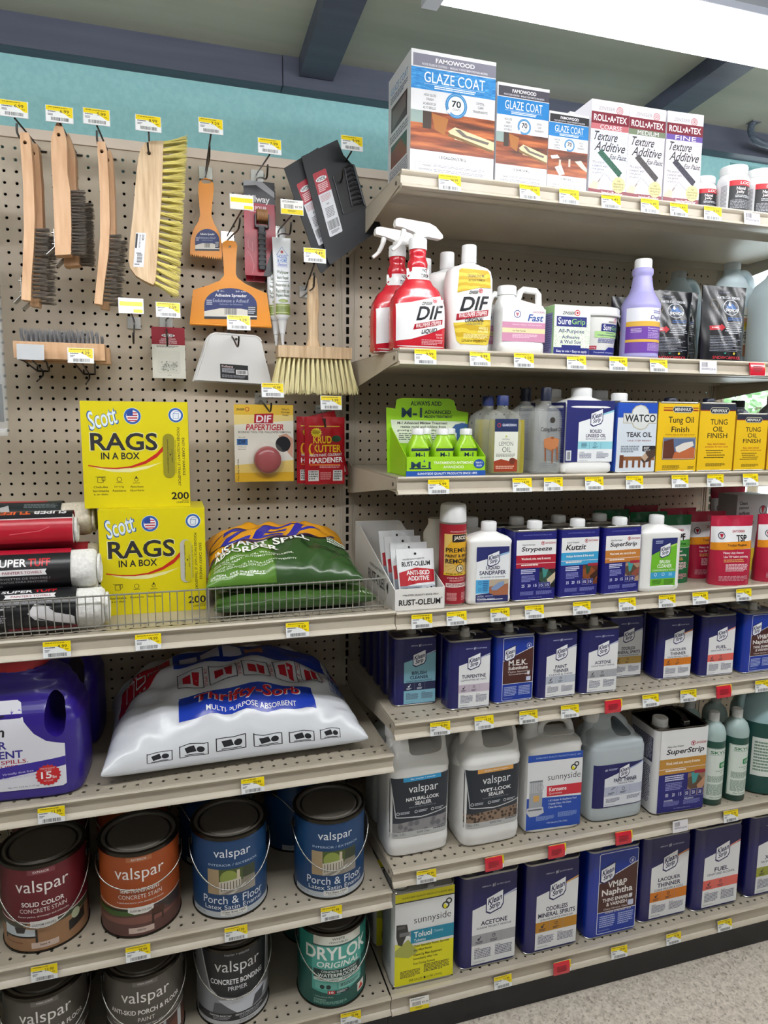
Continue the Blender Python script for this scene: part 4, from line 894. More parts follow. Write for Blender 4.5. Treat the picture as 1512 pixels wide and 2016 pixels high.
c.text('#1', 20, 10, 25, 15, '#e8eaf6', 1).greek(27, 10, 46, 15, 2, '#b9bfe0').text('PAINT THINNER', 38, 34, 84, 43, '#1f2350', 2).text('CLEANS & THINS', 46, 45, 78, 48.6, '#31355c', 1)
c.rect(20, 52, 98, 74, '#b4bace').rect(45, 53, 45.5, 73, '#8a90a8').rect(71, 53, 71.5, 73, '#8a90a8').line([(34, 60), (38, 56), (42, 55)], 1.2, '#33374f').ring(58, 60, 3, .8, '#33374f').greek(28, 66, 40, 71, 2, '#33374f').greek(52, 66, 64, 71, 2, '#33374f').greek(24, 80, 52, 90, 4, '#5d617e').greek(66, 78, 94, 87, 4, '#5d617e').text('ONE GALLON (3.785 L)', 22, 93, 42, 95.6, '#2c2f55')
c.build(tj, front_map(dense(TS, 5), .041, 0), 'label', su=.006, sv=.03)
# superstrip gallon can
c = savo(.160, .238, 'SuperStrip', 'Heavy Duty Stripper', '#c08a34', 'Wood, metal, auto, masonry & marine', ('#8f6f58', '#5b4636', '#3f9a9a', '#b88a6a'), True, 8, 97)
c.text('DANGER:', 21, 83.6, 38, 85.4, '#dfe2f2', 2).text('PELIGRO:', 60, 83.6, 78, 85.4, '#dfe2f2', 2); c.rect(8, 0, 97, 14, '#e6e8ea').rect(8, 96.6, 97, 98, '#1a1c74')
sd = Can(.115, .24); sd.rect(12, 12, 92, 40, '#3a3e5c').greek(14, 13, 90, 39, 14, '#b9bccb').greek(14, 46, 90, 90, 20, '#5a5e7c')
ss = fcan('stripper_can', 'white gallon stripper can with an ochre band and strap handle', 'solvent can', .160, .125, .240, M('#dcdde0', .3, coat=.3), c, sd, cap=(-.050, -.030), capr=.0195, caph=.022, loc=(.815, -.416+.0625, Z['S6']), rz=-3, strap=True, r=.016, topm=m_dtin)
# green fluid bottles
def fluid(label, loc, r=.032, hs=.200, art=True, rz=0):
    e = empty('fluid_bottle', label, 'bottle', loc, rz)
    prof = [(0, r-.004), (.004, r), (hs*.90, r), (hs*.905, r)]
    mk('green_fluid', B().lathe(prof, n=48, cap=(1, 1)), M('#23564b', .3, tr=.15), e, 50)
    mk('body', B().lathe([(hs*.905, r), (hs*.97, r), (hs, r*.97), (hs+.014, r*.84), (hs+.024, r*.55), (hs+.028, r*.42), (hs+.034, r*.4)], n=48), M('#a3b8b6', .35), e, 50)
    ribcap(.0135, .023, m_wcap, e, (0, 0, hs+.030))
    if art:
        W_ = r*PI*.86; c = Can(W_, hs*.72); c.rect(0, 0, 100, 100, '#d9e2dc').box(2, 1, 98, 99, .8, '#3a7a58').text('SKYCO', 14, 5, 86, 11, '#2a7a50', 2).rect(12, 12.4, 88, 12.9, '#2a7a50').rr(42, 27, 92, 38, '#1f8a50', 4).poly([(56, 27), (62, 20), (66, 24), (72, 17), (82, 19), (86, 27)], '#b9d2c2').text('OSPHO', 48, 30, 88, 35.6, '#e4efe8', 2)
        c.text('prepares rusted metal', 32, 42, 94, 45, '#2a6a4a', 1).text('for painting', 48, 46.4, 86, 49, '#2a6a4a', 1).greek(10, 54, 70, 66, 7, '#6b8a78').greek(10, 70, 90, 92, 12, '#6b8a78').text('Net Contents: 1 Quart', 20, 94, 90, 97, '#35604a', 1)
        c.build(e, arc(r+.0003, hs*.09, .15), 'label', su=.004)
    return e
f1 = fluid('green fluid bottle with a white cap standing against the white gallon can', (.934, -.388, Z['S6']), .033, .204)
f2 = fluid('green fluid bottle to the right of its twin, beside the big jug', (1.013, -.388, Z['S6']), .033, .204)
fluid('green fluid bottle behind and between the front two', (1.03, -.29, Z['S6']), .034, .204, False); fluid('green fluid bottle behind the white gallon can, only its cap showing', (.93, -.30, Z['S6']), .033, .204, False)
bj = empty('plastic_jug', 'large translucent jug half full of dark green fluid at the right edge', 'jug', (1.138, -.345, Z['S6'])); bj.scale = (1, 1, .93)
mk('green_fluid', B().lathe([(0, .070), (.005, .078), (.225, .078)], n=48), M('#1e4f4a', .3, tr=.1), bj, 50)
mk('body', B().lathe([(.225, .078), (.24, .077), (.265, .068), (.30, .045), (.325, .028), (.34, .026)], n=48), M('#a5c4ca', .3, tr=.1), bj, 50)
mk('handle', B().tube(smooth([(-.028, 0, .325), (-.055, 0, .322), (-.070, 0, .29), (-.072, 0, .25)]), .010, 10), M('#a5c4ca', .3, tr=.1), bj, 50)
Can(.06, .12).rect(0, 0, 100, 100, '#dfe6e2').greek(10, 10, 90, 90, 10, '#6b8a78').build(bj, arc(.0785, .06, -.6), 'label', su=.005)

# ------------------------------------------------------------------ third shelf: green display, oils
m_lime = M('#9ad01c', .45)
e = empty('display_tray', 'lime green card display tray filled with small lime bottles', 'display tray', (.1185, -.426+.062, Z['S3']), -1)
w, d = .186, .124
b = B(); b.box(-w/2, -d/2, 0, w/2, d/2, .0015); b.box(-w/2, -d/2, 0, w/2, -d/2+.0015, .043)
for s in (-1, 1):
    x0, x1 = (-w/2, -w/2+.0015) if s < 0 else (w/2-.0015, w/2); b.prism([(-d/2, 0), (d/2, 0), (d/2, .105), (d/2-.008, .105), (-d/2, .043)], x0, x1, 'x')
b.prism([(-w/2-.006, 0), (w/2, 0), (w/2+.008, .140), (w/2-.022, .145), (w/2-.030, .168), (w/2-.042, .172), (-w/2+.028, .172), (-w/2+.015, .168), (-w/2+.012, .147), (-w/2-.010, .150)], d/2-.0015, d/2, 'y')
mk('tray_body', b, m_lime, e, 0)
c = Can(w, .043); c.rect(0, 72, 100, 100, '#1c50a4').text('SUNNYSIDE QUALITY PRODUCTS SINCE 1893', 14, 80, 89, 93, '#dfe8f4', 2).text('M-1', 6, 25, 30, 60, '#1c3a54', 2).rect(4, 57, 31, 62, '#1c3a54').poly([(21, 26), (22.2, 14), (23.6, 26)], '#2a60a0').text('TRATAMIENTO ANTIMOHO', 34, 24, 84, 38, '#eef4d8', 2).text('AVANZADO', 46, 46, 72, 60, '#eef4d8', 2).ell(91.5, 38, 7, '#1c50a4', 24).text('TREATS 1', 87, 27, 96, 36, '#e6eef8', 2).text('GALLON', 88, 42, 95, 52, '#e6eef8', 2)
c.build(e, flat(-d/2-.0002), 'front_print')
c = Can(.200, .172); c.text('ALWAYS ADD', 28, 4, 66, 10, '#20342c', 2).text('M-1', 17, 13, 42, 26, '#1c3a54', 2).text('ADVANCED', 45, 16, 78, 21, '#20342c', 2).text('MILDEW TREATMENT', 45, 23, 80, 26.5, '#20342c', 2)
c.poly([(4, 29), (97, 31), (94, 62), (8, 60)], '#dfe6d2')
for i, (s_, a, q) in enumerate((('M-1 Advanced Mildew Treatment', 12, 74), ('resists mold and mildew from', 16, 72), ('growing on dry film coatings surface!', 12, 77))): c.text(s_, a, 31.5+i*5, q, 35+i*5, '#28322c', 2)
c.greek(14, 47, 78, 57, 4, '#6b746a').poly([(84, 35), (92, 33), (100, 34), (101, 64), (92, 64), (86, 56), (86, 47), (78, 42)], '#3a5f9a'); c.build(e, flat(d/2-.0017), 'back_print')
def dropbottle(loc, lab):
    e = empty('treatment_bottle', lab, 'bottle', loc)
    mk('body', B().loft([at_z(sup(a, q, n, 36), z) for z, a, q, n in ((0, .044, .036, 4), (.004, .047, .038, 4.5), (.058, .047, .038, 4.5), (.066, .043, .036, 3.4), (.080, .030, .028, 2.2), (.090, .023, .023, 2))]), M('#9ccf1c', .3, coat=.4), e, 50)
    ribcap(.0140, .013, m_wcap, e, (0, 0, .088), ribs=False)
    Can(.043, .060).rect(2, 3, 98, 12, '#172440').greek(8, 6, 92, 9, 1, '#5f708c').text('M-1', 25, 18, 75, 34, '#1c3a54', 2).build(e, flat(-.0193), 'label')
    return e
for i, (x, y, s_) in enumerate(((.064, -.385, 'front left'), (.122, -.385, 'front middle'), (.180, -.385, 'front right'), (.100, -.335, 'rear left'), (.160, -.335, 'rear right'))):
    o = dropbottle((x, y, Z['S3']+.002), 'lime green bottle with a white cap, %s in the green tray' % s_)
# clear oil bottles
def clearbottle(label, loc, w, h, liquid, capm, art, capr=.0135, caph=.022, rz=0, fill=.84, kind='flat'):
    e = empty('oil_bottle', label, 'bottle', loc, rz); hs = h-.030; d = w*.52
    S = [(0, w*.92, d*.9, 4, 0), (.005, w, d, 5, 0), (hs*.80, w, d, 5, 0), (hs*.9, w*.93, d*.95, 3.6, 0), (hs*.97, w*.62, d*.8, 2.6, 0), (hs, capr*2, capr*2, 2, 0), (hs+.012, capr*1.8, capr*1.8, 2, 0)]
    vessel(S, M('#eef2ee', .08, coat=.4, al=.14), e, 'body')
    f = vprof(S); L = [(z, f(z)[0]-.005, f(z)[1]-.005, f(z)[2]) for z in (.004, .01, hs*fill*.6, hs*fill)]
    vessel(L, liquid, e, 'oil')
    mk('cap', B().lathe([(0, capr), (caph*.9, capr*1.0), (caph, capr*.92)], n=32), capm, e, 40, (0, 0, hs+.008))
    if art: art.build(e, flat(-d/2-.0006, 0, .008), 'label')
    return e
m_bluecap = M('#1c2c66', .4); m_dcap = M('#151b33', .35)
c = Can(.058, .118); c.rr(0, 0, 100, 100, '#dde0d4', 3).rect(0, 0, 100, 24, '#1c2c58').ring(18, 12, 8, 2.5, '#b0342c').text('GUARDSMAN', 32, 9, 92, 14, '#c9cfe0', 2).text('NATURAL', 34, 37, 66, 40, '#55604a').ell(50, 33, 4, '#b9c46a').text('LEMON', 20, 43, 80, 51, '#3a3f42', 3).text('OIL', 34, 53, 72, 63, '#3a3f42', 3).greek(8, 66, 92, 73, 3, '#8a8e84').poly([(0, 80), (30, 76), (64, 80), (84, 74), (100, 78), (100, 100), (0, 100)], '#9a3a1c').ell(78, 80, 13, '#6b2c1a').greek(8, 89, 92, 96, 2, '#d8b09a')
lem = clearbottle('clear bottle of pale yellow oil reading LEMON OIL with a blue cap', (.262, -.400, Z['S3']), .086, .178, M('#b3a63a', .12, coat=.6, al=.72), m_bluecap, c)
lem.children[-1].location.x = .012
dup(lem, (.252, -.345, Z['S3']), 0, 'second blue-capped yellow oil bottle behind the LEMON OIL bottle', skip=('label',))
c = Can(.066, .135); c.ell(62, 14, 10, '#3a3430').text('Cutting Board Oil', 18, 26, 98, 35, '#2c2826', 1).poly([(30, 46), (58, 42), (90, 46), (88, 60), (60, 66), (32, 60)], '#b8764a').poly([(34, 60), (40, 62), (42, 84), (37, 84)], '#8a5030').poly([(62, 64), (70, 62), (68, 88), (64, 88)], '#8a5030').poly([(80, 60), (87, 58), (88, 82), (84, 82)], '#8a5030').ell(64, 44, 7, '#8a4a2a', 2).greek(20, 87, 92, 94, 3, '#8a8c90')
cbo = clearbottle('clear bottle reading Cutting Board Oil with a dark cap', (.372, -.400, Z['S3']), .074, .190, M('#b4b8b8', .1, coat=.6, al=.28), m_dcap, c, capr=.0125, caph=.030, fill=.9)
dup(cbo, (.350, -.345, Z['S3']), 0, 'second dark-capped clear bottle behind the Cutting Board Oil bottle', skip=('label',))
# boiled linseed oil: big white jug with flat cap
c = Can(.128, .148); k_ = .128/.148
c.rect(0, 0, 100, 96, '#20266a').poly([(26, 34), (99, 16), (99, 96), (26, 96)], '#e8ebef').poly([(74, 20.5), (99, 14), (99, 17), (74, 23)], '#8fcadc'); klean_logo(c, 63, 27, 12.5, k_)
c.text('BOILED', 50, 45, 75, 50.4, '#20244e', 2).text('LINSEED OIL', 42, 52, 84, 57.4, '#20244e', 2).text('PROTECTS & SEALS WOOD', 42, 59, 84, 61.4, '#41456a', 1).rect(26, 64, 99, 76, '#8ecbd8').rect(50, 65, 50.5, 75, '#4a7f96').rect(74, 65, 74.5, 75, '#4a7f96').greek(33, 66, 45, 74, 4, '#2c5470').ring(62, 68, 3, .8, '#2c5470').greek(57, 72, 69, 75, 2, '#2c5470').text('WARNING', 30, 80, 40, 81.8, '#2c2f55', 1).greek(30, 83, 56, 91, 4, '#5d617e').text('ADVERTENCIA', 66, 80, 80, 81.8, '#2c2f55', 1).greek(66, 83, 92, 91, 4, '#5d617e').rect(2, 78, 13, 94, '#d9dce2').bars(4, 80, 11, 92, '#2c2f40', 9)
c.text('ONE QUART (946 mL)', 30, 93, 48, 94.6, '#2c2f55')
S = [(0, .124, .078, 6, 0), (.005, .133, .086, 8, 0), (.018, .134, .087, 8, 0), (.024, .130, .083, 8, 0), (.150, .130, .083, 8, 0), (.155, .134, .087, 8, 0), (.160, .130, .083, 7, 0), (.172, .085, .062, 3.5, 0), (.178, .05, .05, 2, 0), (.182, .046, .046, 2, 0)]
lo_ = empty('flask_bottle', 'wide white bottle with navy label reading BOILED LINSEED OIL', 'bottle', (.478, -.424+.044, Z['S3']), 0); vessel(S, m_wpl, lo_); ribcap(.0235, .019, m_wcap, lo_, (0, 0, .181)); c.build(lo_, flat(-.0424, 0, .004+.018), 'label')
Can(.08, .145).rect(0, 0, 100, 96, '#20266a').bars(8, 4, 92, 92, '#5d62a0', 30, vert=False).build(lo_, flatL(-.0657, 0, .02), 'side_label')
dup(lo_, (.450, -.290, Z['S3']), 0, 'second white bottle standing behind the BOILED LINSEED OIL bottle', skip=('label',)); dup(lo_, (.588, -.285, Z['S3']), 0, 'white bottle in the back row between the linseed and teak oil', skip=('label',))
# flat oil cans
def oil(x0, x1, lab, art, body, h=.171, capx=.0, capm=None, capr=.014, d=.060, cat='oil can', caph=.012):
    o = fcan('oil_can', lab, cat, x1-x0-.003, d, h, body, art, None, cap=(capx, 0), capr=capr, caph=caph, capm=capm, loc=((x0+x1)/2, -.424+d/2, Z['S3']), r=.006, topm=m_tin); return o
c = Can(.112, .171); c.rect(1, 1.5, 99, 98, '#cdd6e0').rect(1, 1.5, 99, 23, '#1c4cb4').poly([(14, 17), (34, 17), (36, 12), (44, 7), (56, 5), (68, 7), (76, 12), (78, 17), (98, 17), (98, 31), (80, 31), (72, 38), (60, 40), (50, 39), (40, 36), (36, 31), (14, 31)], '#b9b6a0').poly([(16, 18), (36, 18), (38, 12.5), (46, 8), (56, 6.2), (66, 8), (74, 12.5), (76, 18), (97, 18), (97, 30), (78, 30), (70, 37), (60, 38.6), (50, 37.6), (42, 35), (38, 30), (16, 30)], '#d4d8d8')
c.text('WATCO', 18, 18.5, 95, 29, '#1a1c22', 2).text('TEAK OIL', 24, 43, 88, 50, '#22242a', 2).text('ONE STEP FINISH', 27, 54, 86, 56, '#8a4a50', 1).greek(12, 62, 58, 72, 4, '#6a7684').rr(66, 62, 99, 70, '#1c1e24', 2).text('EASY', 70, 63.4, 84, 66.4, '#dfe2e6', 2, .2).text('WIPE UP', 70, 67.2, 86, 69.2, '#c9ccd0', 2, .2)
c.rect(10, 75, 20, 93, '#6b3d22').rect(20, 77, 98, 82.5, '#8a5a34')
for x in (26, 42, 57, 70, 84): c.rect(x, 82.5, x+6, 92.5, '#7a4a2a')
c.poly([(64, 82), (76, 70), (99, 66), (99, 76), (84, 84), (70, 86)], '#4a3830').poly([(64, 78), (74, 72), (82, 78), (74, 84)], '#b9a08a')
wat = oil(.549, .663, 'pale blue and white oil can reading TEAK OIL', c, M('#1c4cb4', .35, coat=.3), capx=-.033, capr=.0185, caph=.020)
def minwax(c, x0, y0, x1, y1):
    k = (x1-x0)*.1
    c.poly([(x0, (y0+y1)/2), (x0+k, y0), (x1-k, y0), (x1, (y0+y1)/2), (x1-k, y1), (x0+k, y1)], '#c9c4a8'); h = (y1-y0)*.1
    c.poly([(x0+1.2, (y0+y1)/2), (x0+k+.4, y0+h), (x1-k-.4, y0+h), (x1-1.2, (y0+y1)/2), (x1-k-.4, y1-h), (x0+k+.4, y1-h)], '#23283c').text('MINWAX', x0+k*1.2, y0+h*2.4, x1-k*1.2, y1-h*2.4, '#dfe0da', 2, .15)
YE = '#e2b90f'
c = Can(.118, .171); c.rect(0, 1, 100, 99, YE).rect(12, 8, 98, 13, '#9a2418').rect(12, 9.4, 98, 11.2, YE); minwax(c, 33, 6, 86, 15.5)
c.text('Tung Oil', 25, 21, 88, 32.5, '#1c1a14', 1).text('Finish', 34, 35, 78, 43, '#1c1a14', 1).text('Protects, seals and adds luster to wood', 20, 45.4, 92, 47.6, '#8a3a10', 1).rr(14, 50, 97, 82, '#2a2218', 3).rr(15, 50.6, 96, 81.4, '#d8cfc0', 3).rect(16, 51.4, 95, 80.6, '#56688a').poly([(16, 56), (40, 52), (44, 70), (60, 80.6), (16, 80.6)], '#5b3022').poly([(44, 72), (80, 62), (95, 66), (95, 80.6), (40, 80.6)], '#b8643a').poly([(46, 64), (66, 58), (88, 56), (92, 62), (72, 68), (56, 72), (48, 70)], '#d8d2cc').greek(16, 90, 60, 96.5, 4, '#5b4a10').greek(80, 92, 96, 96, 2, '#5b4a10')
mw1 = oil(.664, .783, 'yellow oil can reading Tung Oil Finish with a picture of a gloved hand', c, M('#d2a70c', .35, coat=.4), capx=-.002, capm=m_dcap, capr=.0145)
def tung(W, H, s=1):
    c = Can(W, H); c.rect(0, 1, 100, 99, YE).rect(0, 1, 100, 11, '#23283c').rect(0, 11, 100, 12.2, '#8a1c14'); minwax(c, 26, 7, 82, 16.5)
    c.text('TUNG', 30, 24, 78, 32, '#3a2c10', 1).text('OIL', 38, 34.5, 68, 42, '#3a2c10', 1).text('FINISH', 24, 44, 80, 51.5, '#3a2c10', 1).text('Easy, hand-rubbed', 26, 58.5, 76, 61.6, '#a8381c', 2).text('protection for bare wood', 20, 62.6, 84, 65.6, '#a8381c', 2)
    for i in range(4): c.greek(22+i*2 if i < 3 else 18, 68.5+i*3.4, 82-i*2 if i < 3 else 88, 70.8+i*3.4, 1, '#6b5210', .9, i)
    c.greek(24, 88, 80, 93, 3, '#4a3a0c').text('ONE QUART (946 mL)', 40, 96, 64, 97.4, '#4a3a0c'); return c
mw2 = oil(.785, .896, 'taller yellow oil can with a dark top band reading TUNG OIL FINISH', tung(.108, .171), M('#d2a70c', .35, coat=.4), capx=-.004, capm=m_dcap)
mw3 = oil(.898, 1.000, 'shorter yellow oil can with a dark top band reading TUNG OIL FINISH', tung(.099, .146), M('#c98f10', .35, coat=.4), h=.146, capx=-.02, capm=m_dcap, capr=.013)
mw4 = oil(1.003, 1.105, 'amber oil can cut off by the right edge of the third shelf', tung(.099, .146), M('#b87a10', .35, coat=.4), h=.146, capm=m_dcap, capr=.013)
def cone(label, loc, h, r=.036):
    e = empty('oil_bottle', label, 'bottle', loc)
    mk('body', B().lathe([(0, r-.003), (.004, r), (h*.70, r), (h*.74, r)], n=40), M('#23283c', .35), e, 40)
    mk('shoulder', B().lathe([(h*.74, r), (h*.76, r*.98), (h*.80, r*.9), (h*.88, r*.48), (h*.93, r*.44)], n=40), M('#9aa0a8', .35), e, 50)
    mk('cap', B().lathe([(h*.90, r*.46), (h, r*.46), (h*1.002, r*.4)], n=24), M('#17181c', .4), e, 40); return e
cone('dark bottle with a grey shoulder and black cap behind the shorter yellow can', (1.005, -.315, Z['S3']), .180)
cone('dark bottle with a black cap behind the amber can at the right edge', (1.12, -.32, Z['S3']), .195)

# ------------------------------------------------------------------ second shelf: wallpaper strippers
m_redw = M('#c8182c', .25, coat=.6)
def shrink(e, S, H, arts, R0=None):
    pass
DS = [(0, .106, .056, 5), (.004, .114, .062, 5), (.075, .117, .064, 4), (.105, .112, .060, 3.5), (.125, .094, .054, 3), (.143, .062, .046, 2.4), (.152, .050, .042, 2.2), (.166, .040, .038, 2), (.182, .043, .040, 2), (.196, .034, .034, 2), (.206, .036, .036, 2), (.214, .034, .034, 2)]
def spray(label, loc, rz=0):
    e = empty('spray_bottle', label, 'spray bottle', loc, rz); S = dense(DS, 3)
    vessel(S, m_redw, e, 'body')
    c = Can(.112, .214)
    def yv(z): return 100*(1-z/.214)
    c.poly([(2, 56), (30, 54), (60, 50), (98, 45), (98, 77), (60, 85), (30, 90), (2, 92)], '#e4e4e6').rect(28, 19, 72, 31, '#e4e4e6').text('NO', 54, 20, 64, 23.6, '#23252a', 2).text('DRIP', 51, 25.4, 67, 29.4, '#23252a', 2).rect(0, 96.5, 100, 100, '#dfdfe1')
    c.ring(76, 51.6, 4.4, 1.3, '#c21a30').ell(76, 51.6, 1.8, '#c21a30').text('ZINSSER', 50, 53, 71, 56.2, '#23252a', 2, .2, 0, .6)
    c.text('DIF', 42, 57, 90, 70.5, '#24262c', 2, .28, 0, 2.5).poly([(36, 75.4), (92, 69.5), (91, 74.5), (33, 81)], '#a8182c').text('WALLPAPER STRIPPER', 38, 73, 89, 77, '#ecdcdc', 2, .2, 0, 4.6).text('LIQUID', 50, 79.4, 80, 84, '#2c2e34', 2, .25, 0, 2.5)
    c.text('READY', 78, 84, 92, 85.8, '#e8b9bd', 1).text('TO USE', 79, 86.8, 92, 88.6, '#e8b9bd', 1).greek(50, 90, 93, 95.6, 4, '#e09aa2')
    c.build(e, front_map(S, 0, 0), 'label', su=.006, sv=.012, rough=.2)
    ribcap(.0185, .024, m_wcap, e, (0, 0, .212))
    b = B(); b.prism([(-.052, .262), (-.050, .271), (-.042, .273), (-.036, .2725), (.022, .268), (.036, .262), (.052, .246), (.053, .240), (.046, .237), (.020, .240), (.008, .238), (-.004, .240), (-.010, .247), (-.034, .254), (-.050, .256)], -.0085, .0085, 'y')
    mk('spray_head', b, m_wpl, e, 40, bev=.002)
    mk('stem', B().lathe([(.232, .0115), (.245, .010)], n=24), m_wpl, e, 40)
    mk('trigger', B().tube(smooth([(-.030, 0, .256), (-.034, 0, .238), (-.043, 0, .220), (-.056, 0, .208)]), [.006]*6+[.005]*6+[.004]*6+[.003], 8), m_wpl, e, 50)
    return e
sb1 = spray('front red and white spray bottle with a white trigger head', (.055, -.393, Z['S2']), 0)
sb1.scale = (1.02, 1, .985)
o = dup(sb1, (.035, -.315, Z['S2']), 0, 'second red spray bottle partly hidden behind the front one'); o.scale = (1.02, 1, .985)
# tall white bottle with yellow label
OS = [(0, .082, .050, 3), (.004, .092, .056, 3), (.06, .103, .062, 2.8), (.12, .108, .064, 2.7), (.155, .106, .062, 2.8), (.172, .098, .056, 3), (.178, .085, .05, 3), (.184, .05, .04, 2.4), (.188, .030, .030, 2), (.194, .029, .029, 2)]
OS = [(*s, 0) for s in OS]
ob = empty('stripper_bottle', 'front white bottle with a yellow and white wallpaper stripper label', 'bottle', (.173, -.394, Z['S2']), 0); S = dense(OS, 3); vessel(S, m_wpl, ob); mk('cap', B().lathe([(.190, .0165), (.225, .0160), (.227, .015)], n=40), m_wcap, ob, 40)
m_swirl = NT('yellow_swirl_print'); v = m_swirl.n('ShaderNodeTexWave', wave_type='RINGS'); v.inputs['Scale'].default_value = 22; v.inputs['Distortion'].default_value = 6; m_swirl.l(m_swirl.co, v.inputs['Vector']); m_swirl.col(m_swirl.ramp(v.outputs['Fac'], [(.4, '#c7a40c'), (.6, '#dcc43c')])); m_swirl = m_swirl.m
c = Can(.098, .170); c.poly([(16, 7), (22, 5), (84, 6), (90, 9), (93, 27), (60, 28), (34, 32), (12, 35)], m_swirl).poly([(6, 72), (30, 71), (60, 68), (96, 66), (97, 88), (92, 96), (86, 98), (22, 98), (14, 94)], m_swirl)
c.text('ORIGINAL ENZYME', 34, 12, 74, 15.4, '#4a3c08', 1, 0, 0, 1.2).text('ACTION FORMULA', 36, 17.4, 76, 20.4, '#4a3c08', 1, 0, 0, 1.2).ring(66, 31.6, 5, 1.4, '#c21a30').ell(66, 31.6, 2, '#c21a30').text('ZINSSER', 38, 32, 60, 35.8, '#23252a', 2, .2, 0, .8)
c.text('DIF', 22, 39, 84, 56, '#24262c', 2, .28, 0, 3).poly([(12, 61), (88, 54), (86, 61.5), (11, 69)], '#a8182c').text('WALLPAPER STRIPPER', 16, 58, 84, 63.6, '#ecdcdc', 2, .2, 0, 5).text('ORIGINAL', 30, 65, 76, 70.4, '#2c2e34', 2, .2, 0, 2.4).text('CONCENTRATE', 34, 71.2, 72, 73.8, '#5a5c64', 1, .2, 0, 1.6)
c.text('MAKES 2', 64, 76, 88, 79, '#f2e8b0', 2).text('GALLONS', 62, 80, 88, 83, '#f2e8b0', 2).greek(28, 85, 90, 91, 4, '#f0e4a8').greek(24, 92.6, 90, 95.4, 2, '#4a3c08')
c.build(ob, front_map(S, .012, 0), 'label', su=.007, sv=.012, rough=.3)
dup(ob, (.153, -.318, Z['S2']), 0, 'second white bottle, behind the yellow-labelled stripper bottle', skip=('label',)); dup(ob, (.126, -.243, Z['S2']), 0, 'third white bottle back from the yellow-labelled stripper bottle', skip=('label',))
# pink-banded jug with square handle
FS = [(0, .102, .056, 5, 0), (.004, .108, .062, 6, 0), (.020, .108, .062, 6, 0), (.026, .104, .058, 6, 0), (.094, .104, .058, 6, 0), (.099, .108, .062, 6, 0), (.106, .104, .056, 5, 0), (.116, .060, .048, 3, -.022), (.124, .038, .038, 2, -.030), (.130, .036, .036, 2, -.030)]
fj = empty('plastic_jug', 'small white jug with a pink and cream band and a square handle', 'jug', (.297, -.394, Z['S2']), -2); vessel(FS, m_wpl, fj, 'body'); ribcap(.0205, .020, m_wcap, fj, (-.030, 0, .128))
mk('handle', B().tube([(-.006, 0, .112), (.002, 0, .137), (.010, 0, .143), (.040, 0, .141), (.047, 0, .134), (.049, 0, .098)], .0075, 10), m_wpl, fj, 60)
c = Can(.104, .072); c.rect(0, 0, 100, 100, '#dedfe4').rect(0, 42, 100, 100, '#c789a8').rect(0, 60, 100, 74, '#dcd3a4').ring(34, 18, 8, 1.4, '#2a3a8a').poly([(30, 14), (38, 14), (34, 26)], '#b86a7a').text('SAVOGRAN', 70, 7, 97, 13, '#b0607c', 1, .2).text('Fast', 60, 17, 95, 38, '#26509a', 2, .25).text('Removes wallpaper, 2nd paste remover', 24, 47, 92, 52, '#e8d0dc', 1).text('Low Odor Formula', 24, 65, 54, 70, '#5a5030', 1).greek(24, 78, 84, 90, 3, '#e8c6d8')
c.build(fj, flat(-.0296, 0, .026), 'label')
dup(fj, (.262, -.320, Z['S2']), -2, 'second small white and pink jug just behind the front one')
# box and tub
c = Can(.091, .110)
c.rect(0, 0, 100, 100, '#dfe4de').poly([(0, 40), (100, 30), (100, 84), (0, 84)], speck('leafy_green_print', '#a8c69a', '#dfe6da', 320, .5, .25)).rect(0, 84, 100, 100, '#222a78').ring(63, 14, 7.5, 2, '#c21a30').ell(63, 14, 3, '#c21a30').text('ZINSSER', 22, 12, 56, 18, '#23252a', 2, .2)
c.rect(6, 22, 90, 42, '#222a78').text('Sure', 10, 24, 46, 38, '#e8eaf2', 1).text('Grip', 48, 26, 86, 40, '#8ac26a', 1).text('All-Purpose', 12, 47, 84, 57, '#26306a', 1).text('Adhesive', 22, 59.5, 72, 66, '#26306a', 1).text('& Wall Size', 18, 69, 76, 76, '#26306a', 1).rect(22, 79, 76, 84, '#222a78').text('Easy to mix \u2022 Easy to apply', 8, 89, 94, 95, '#e8eaf2', 1)
sd = Can(.064, .110); sd.rect(0, 0, 100, 100, '#8f8fc4').rect(0, 0, 100, 14, '#9cc688').greek(12, 18, 88, 92, 16, '#5a5aa0').poly([(0, 0), (10, 0), (10, 100), (0, 100)], '#9cc688').rect(90, 0, 100, 100, '#9cc688')
carton('adhesive_carton', 'small green and white carton reading All-Purpose Adhesive', 'carton', .092, .065, .111, M('#d9e2d4', .45), (.418, -.424+.0325, Z['S2']), -1, c, sd)
tb = empty('adhesive_tub', 'round white lidded tub behind the small green carton', 'tub', (.530, -.325, Z['S2']))
mk('body', B().lathe([(0, .052), (.004, .0545), (.100, .0615), (.104, .0620)], n=64), m_wpl, tb, 40); mk('lid', B().lathe([(.098, .0635), (.099, .0675), (.104, .069), (.1045, .066), (.109, .0665), (.117, .0665), (.119, .064), (.116, .061), (.116, 0)], n=64, cap=(0, 0)), M('#e4e5e7', .35), tb, 40)
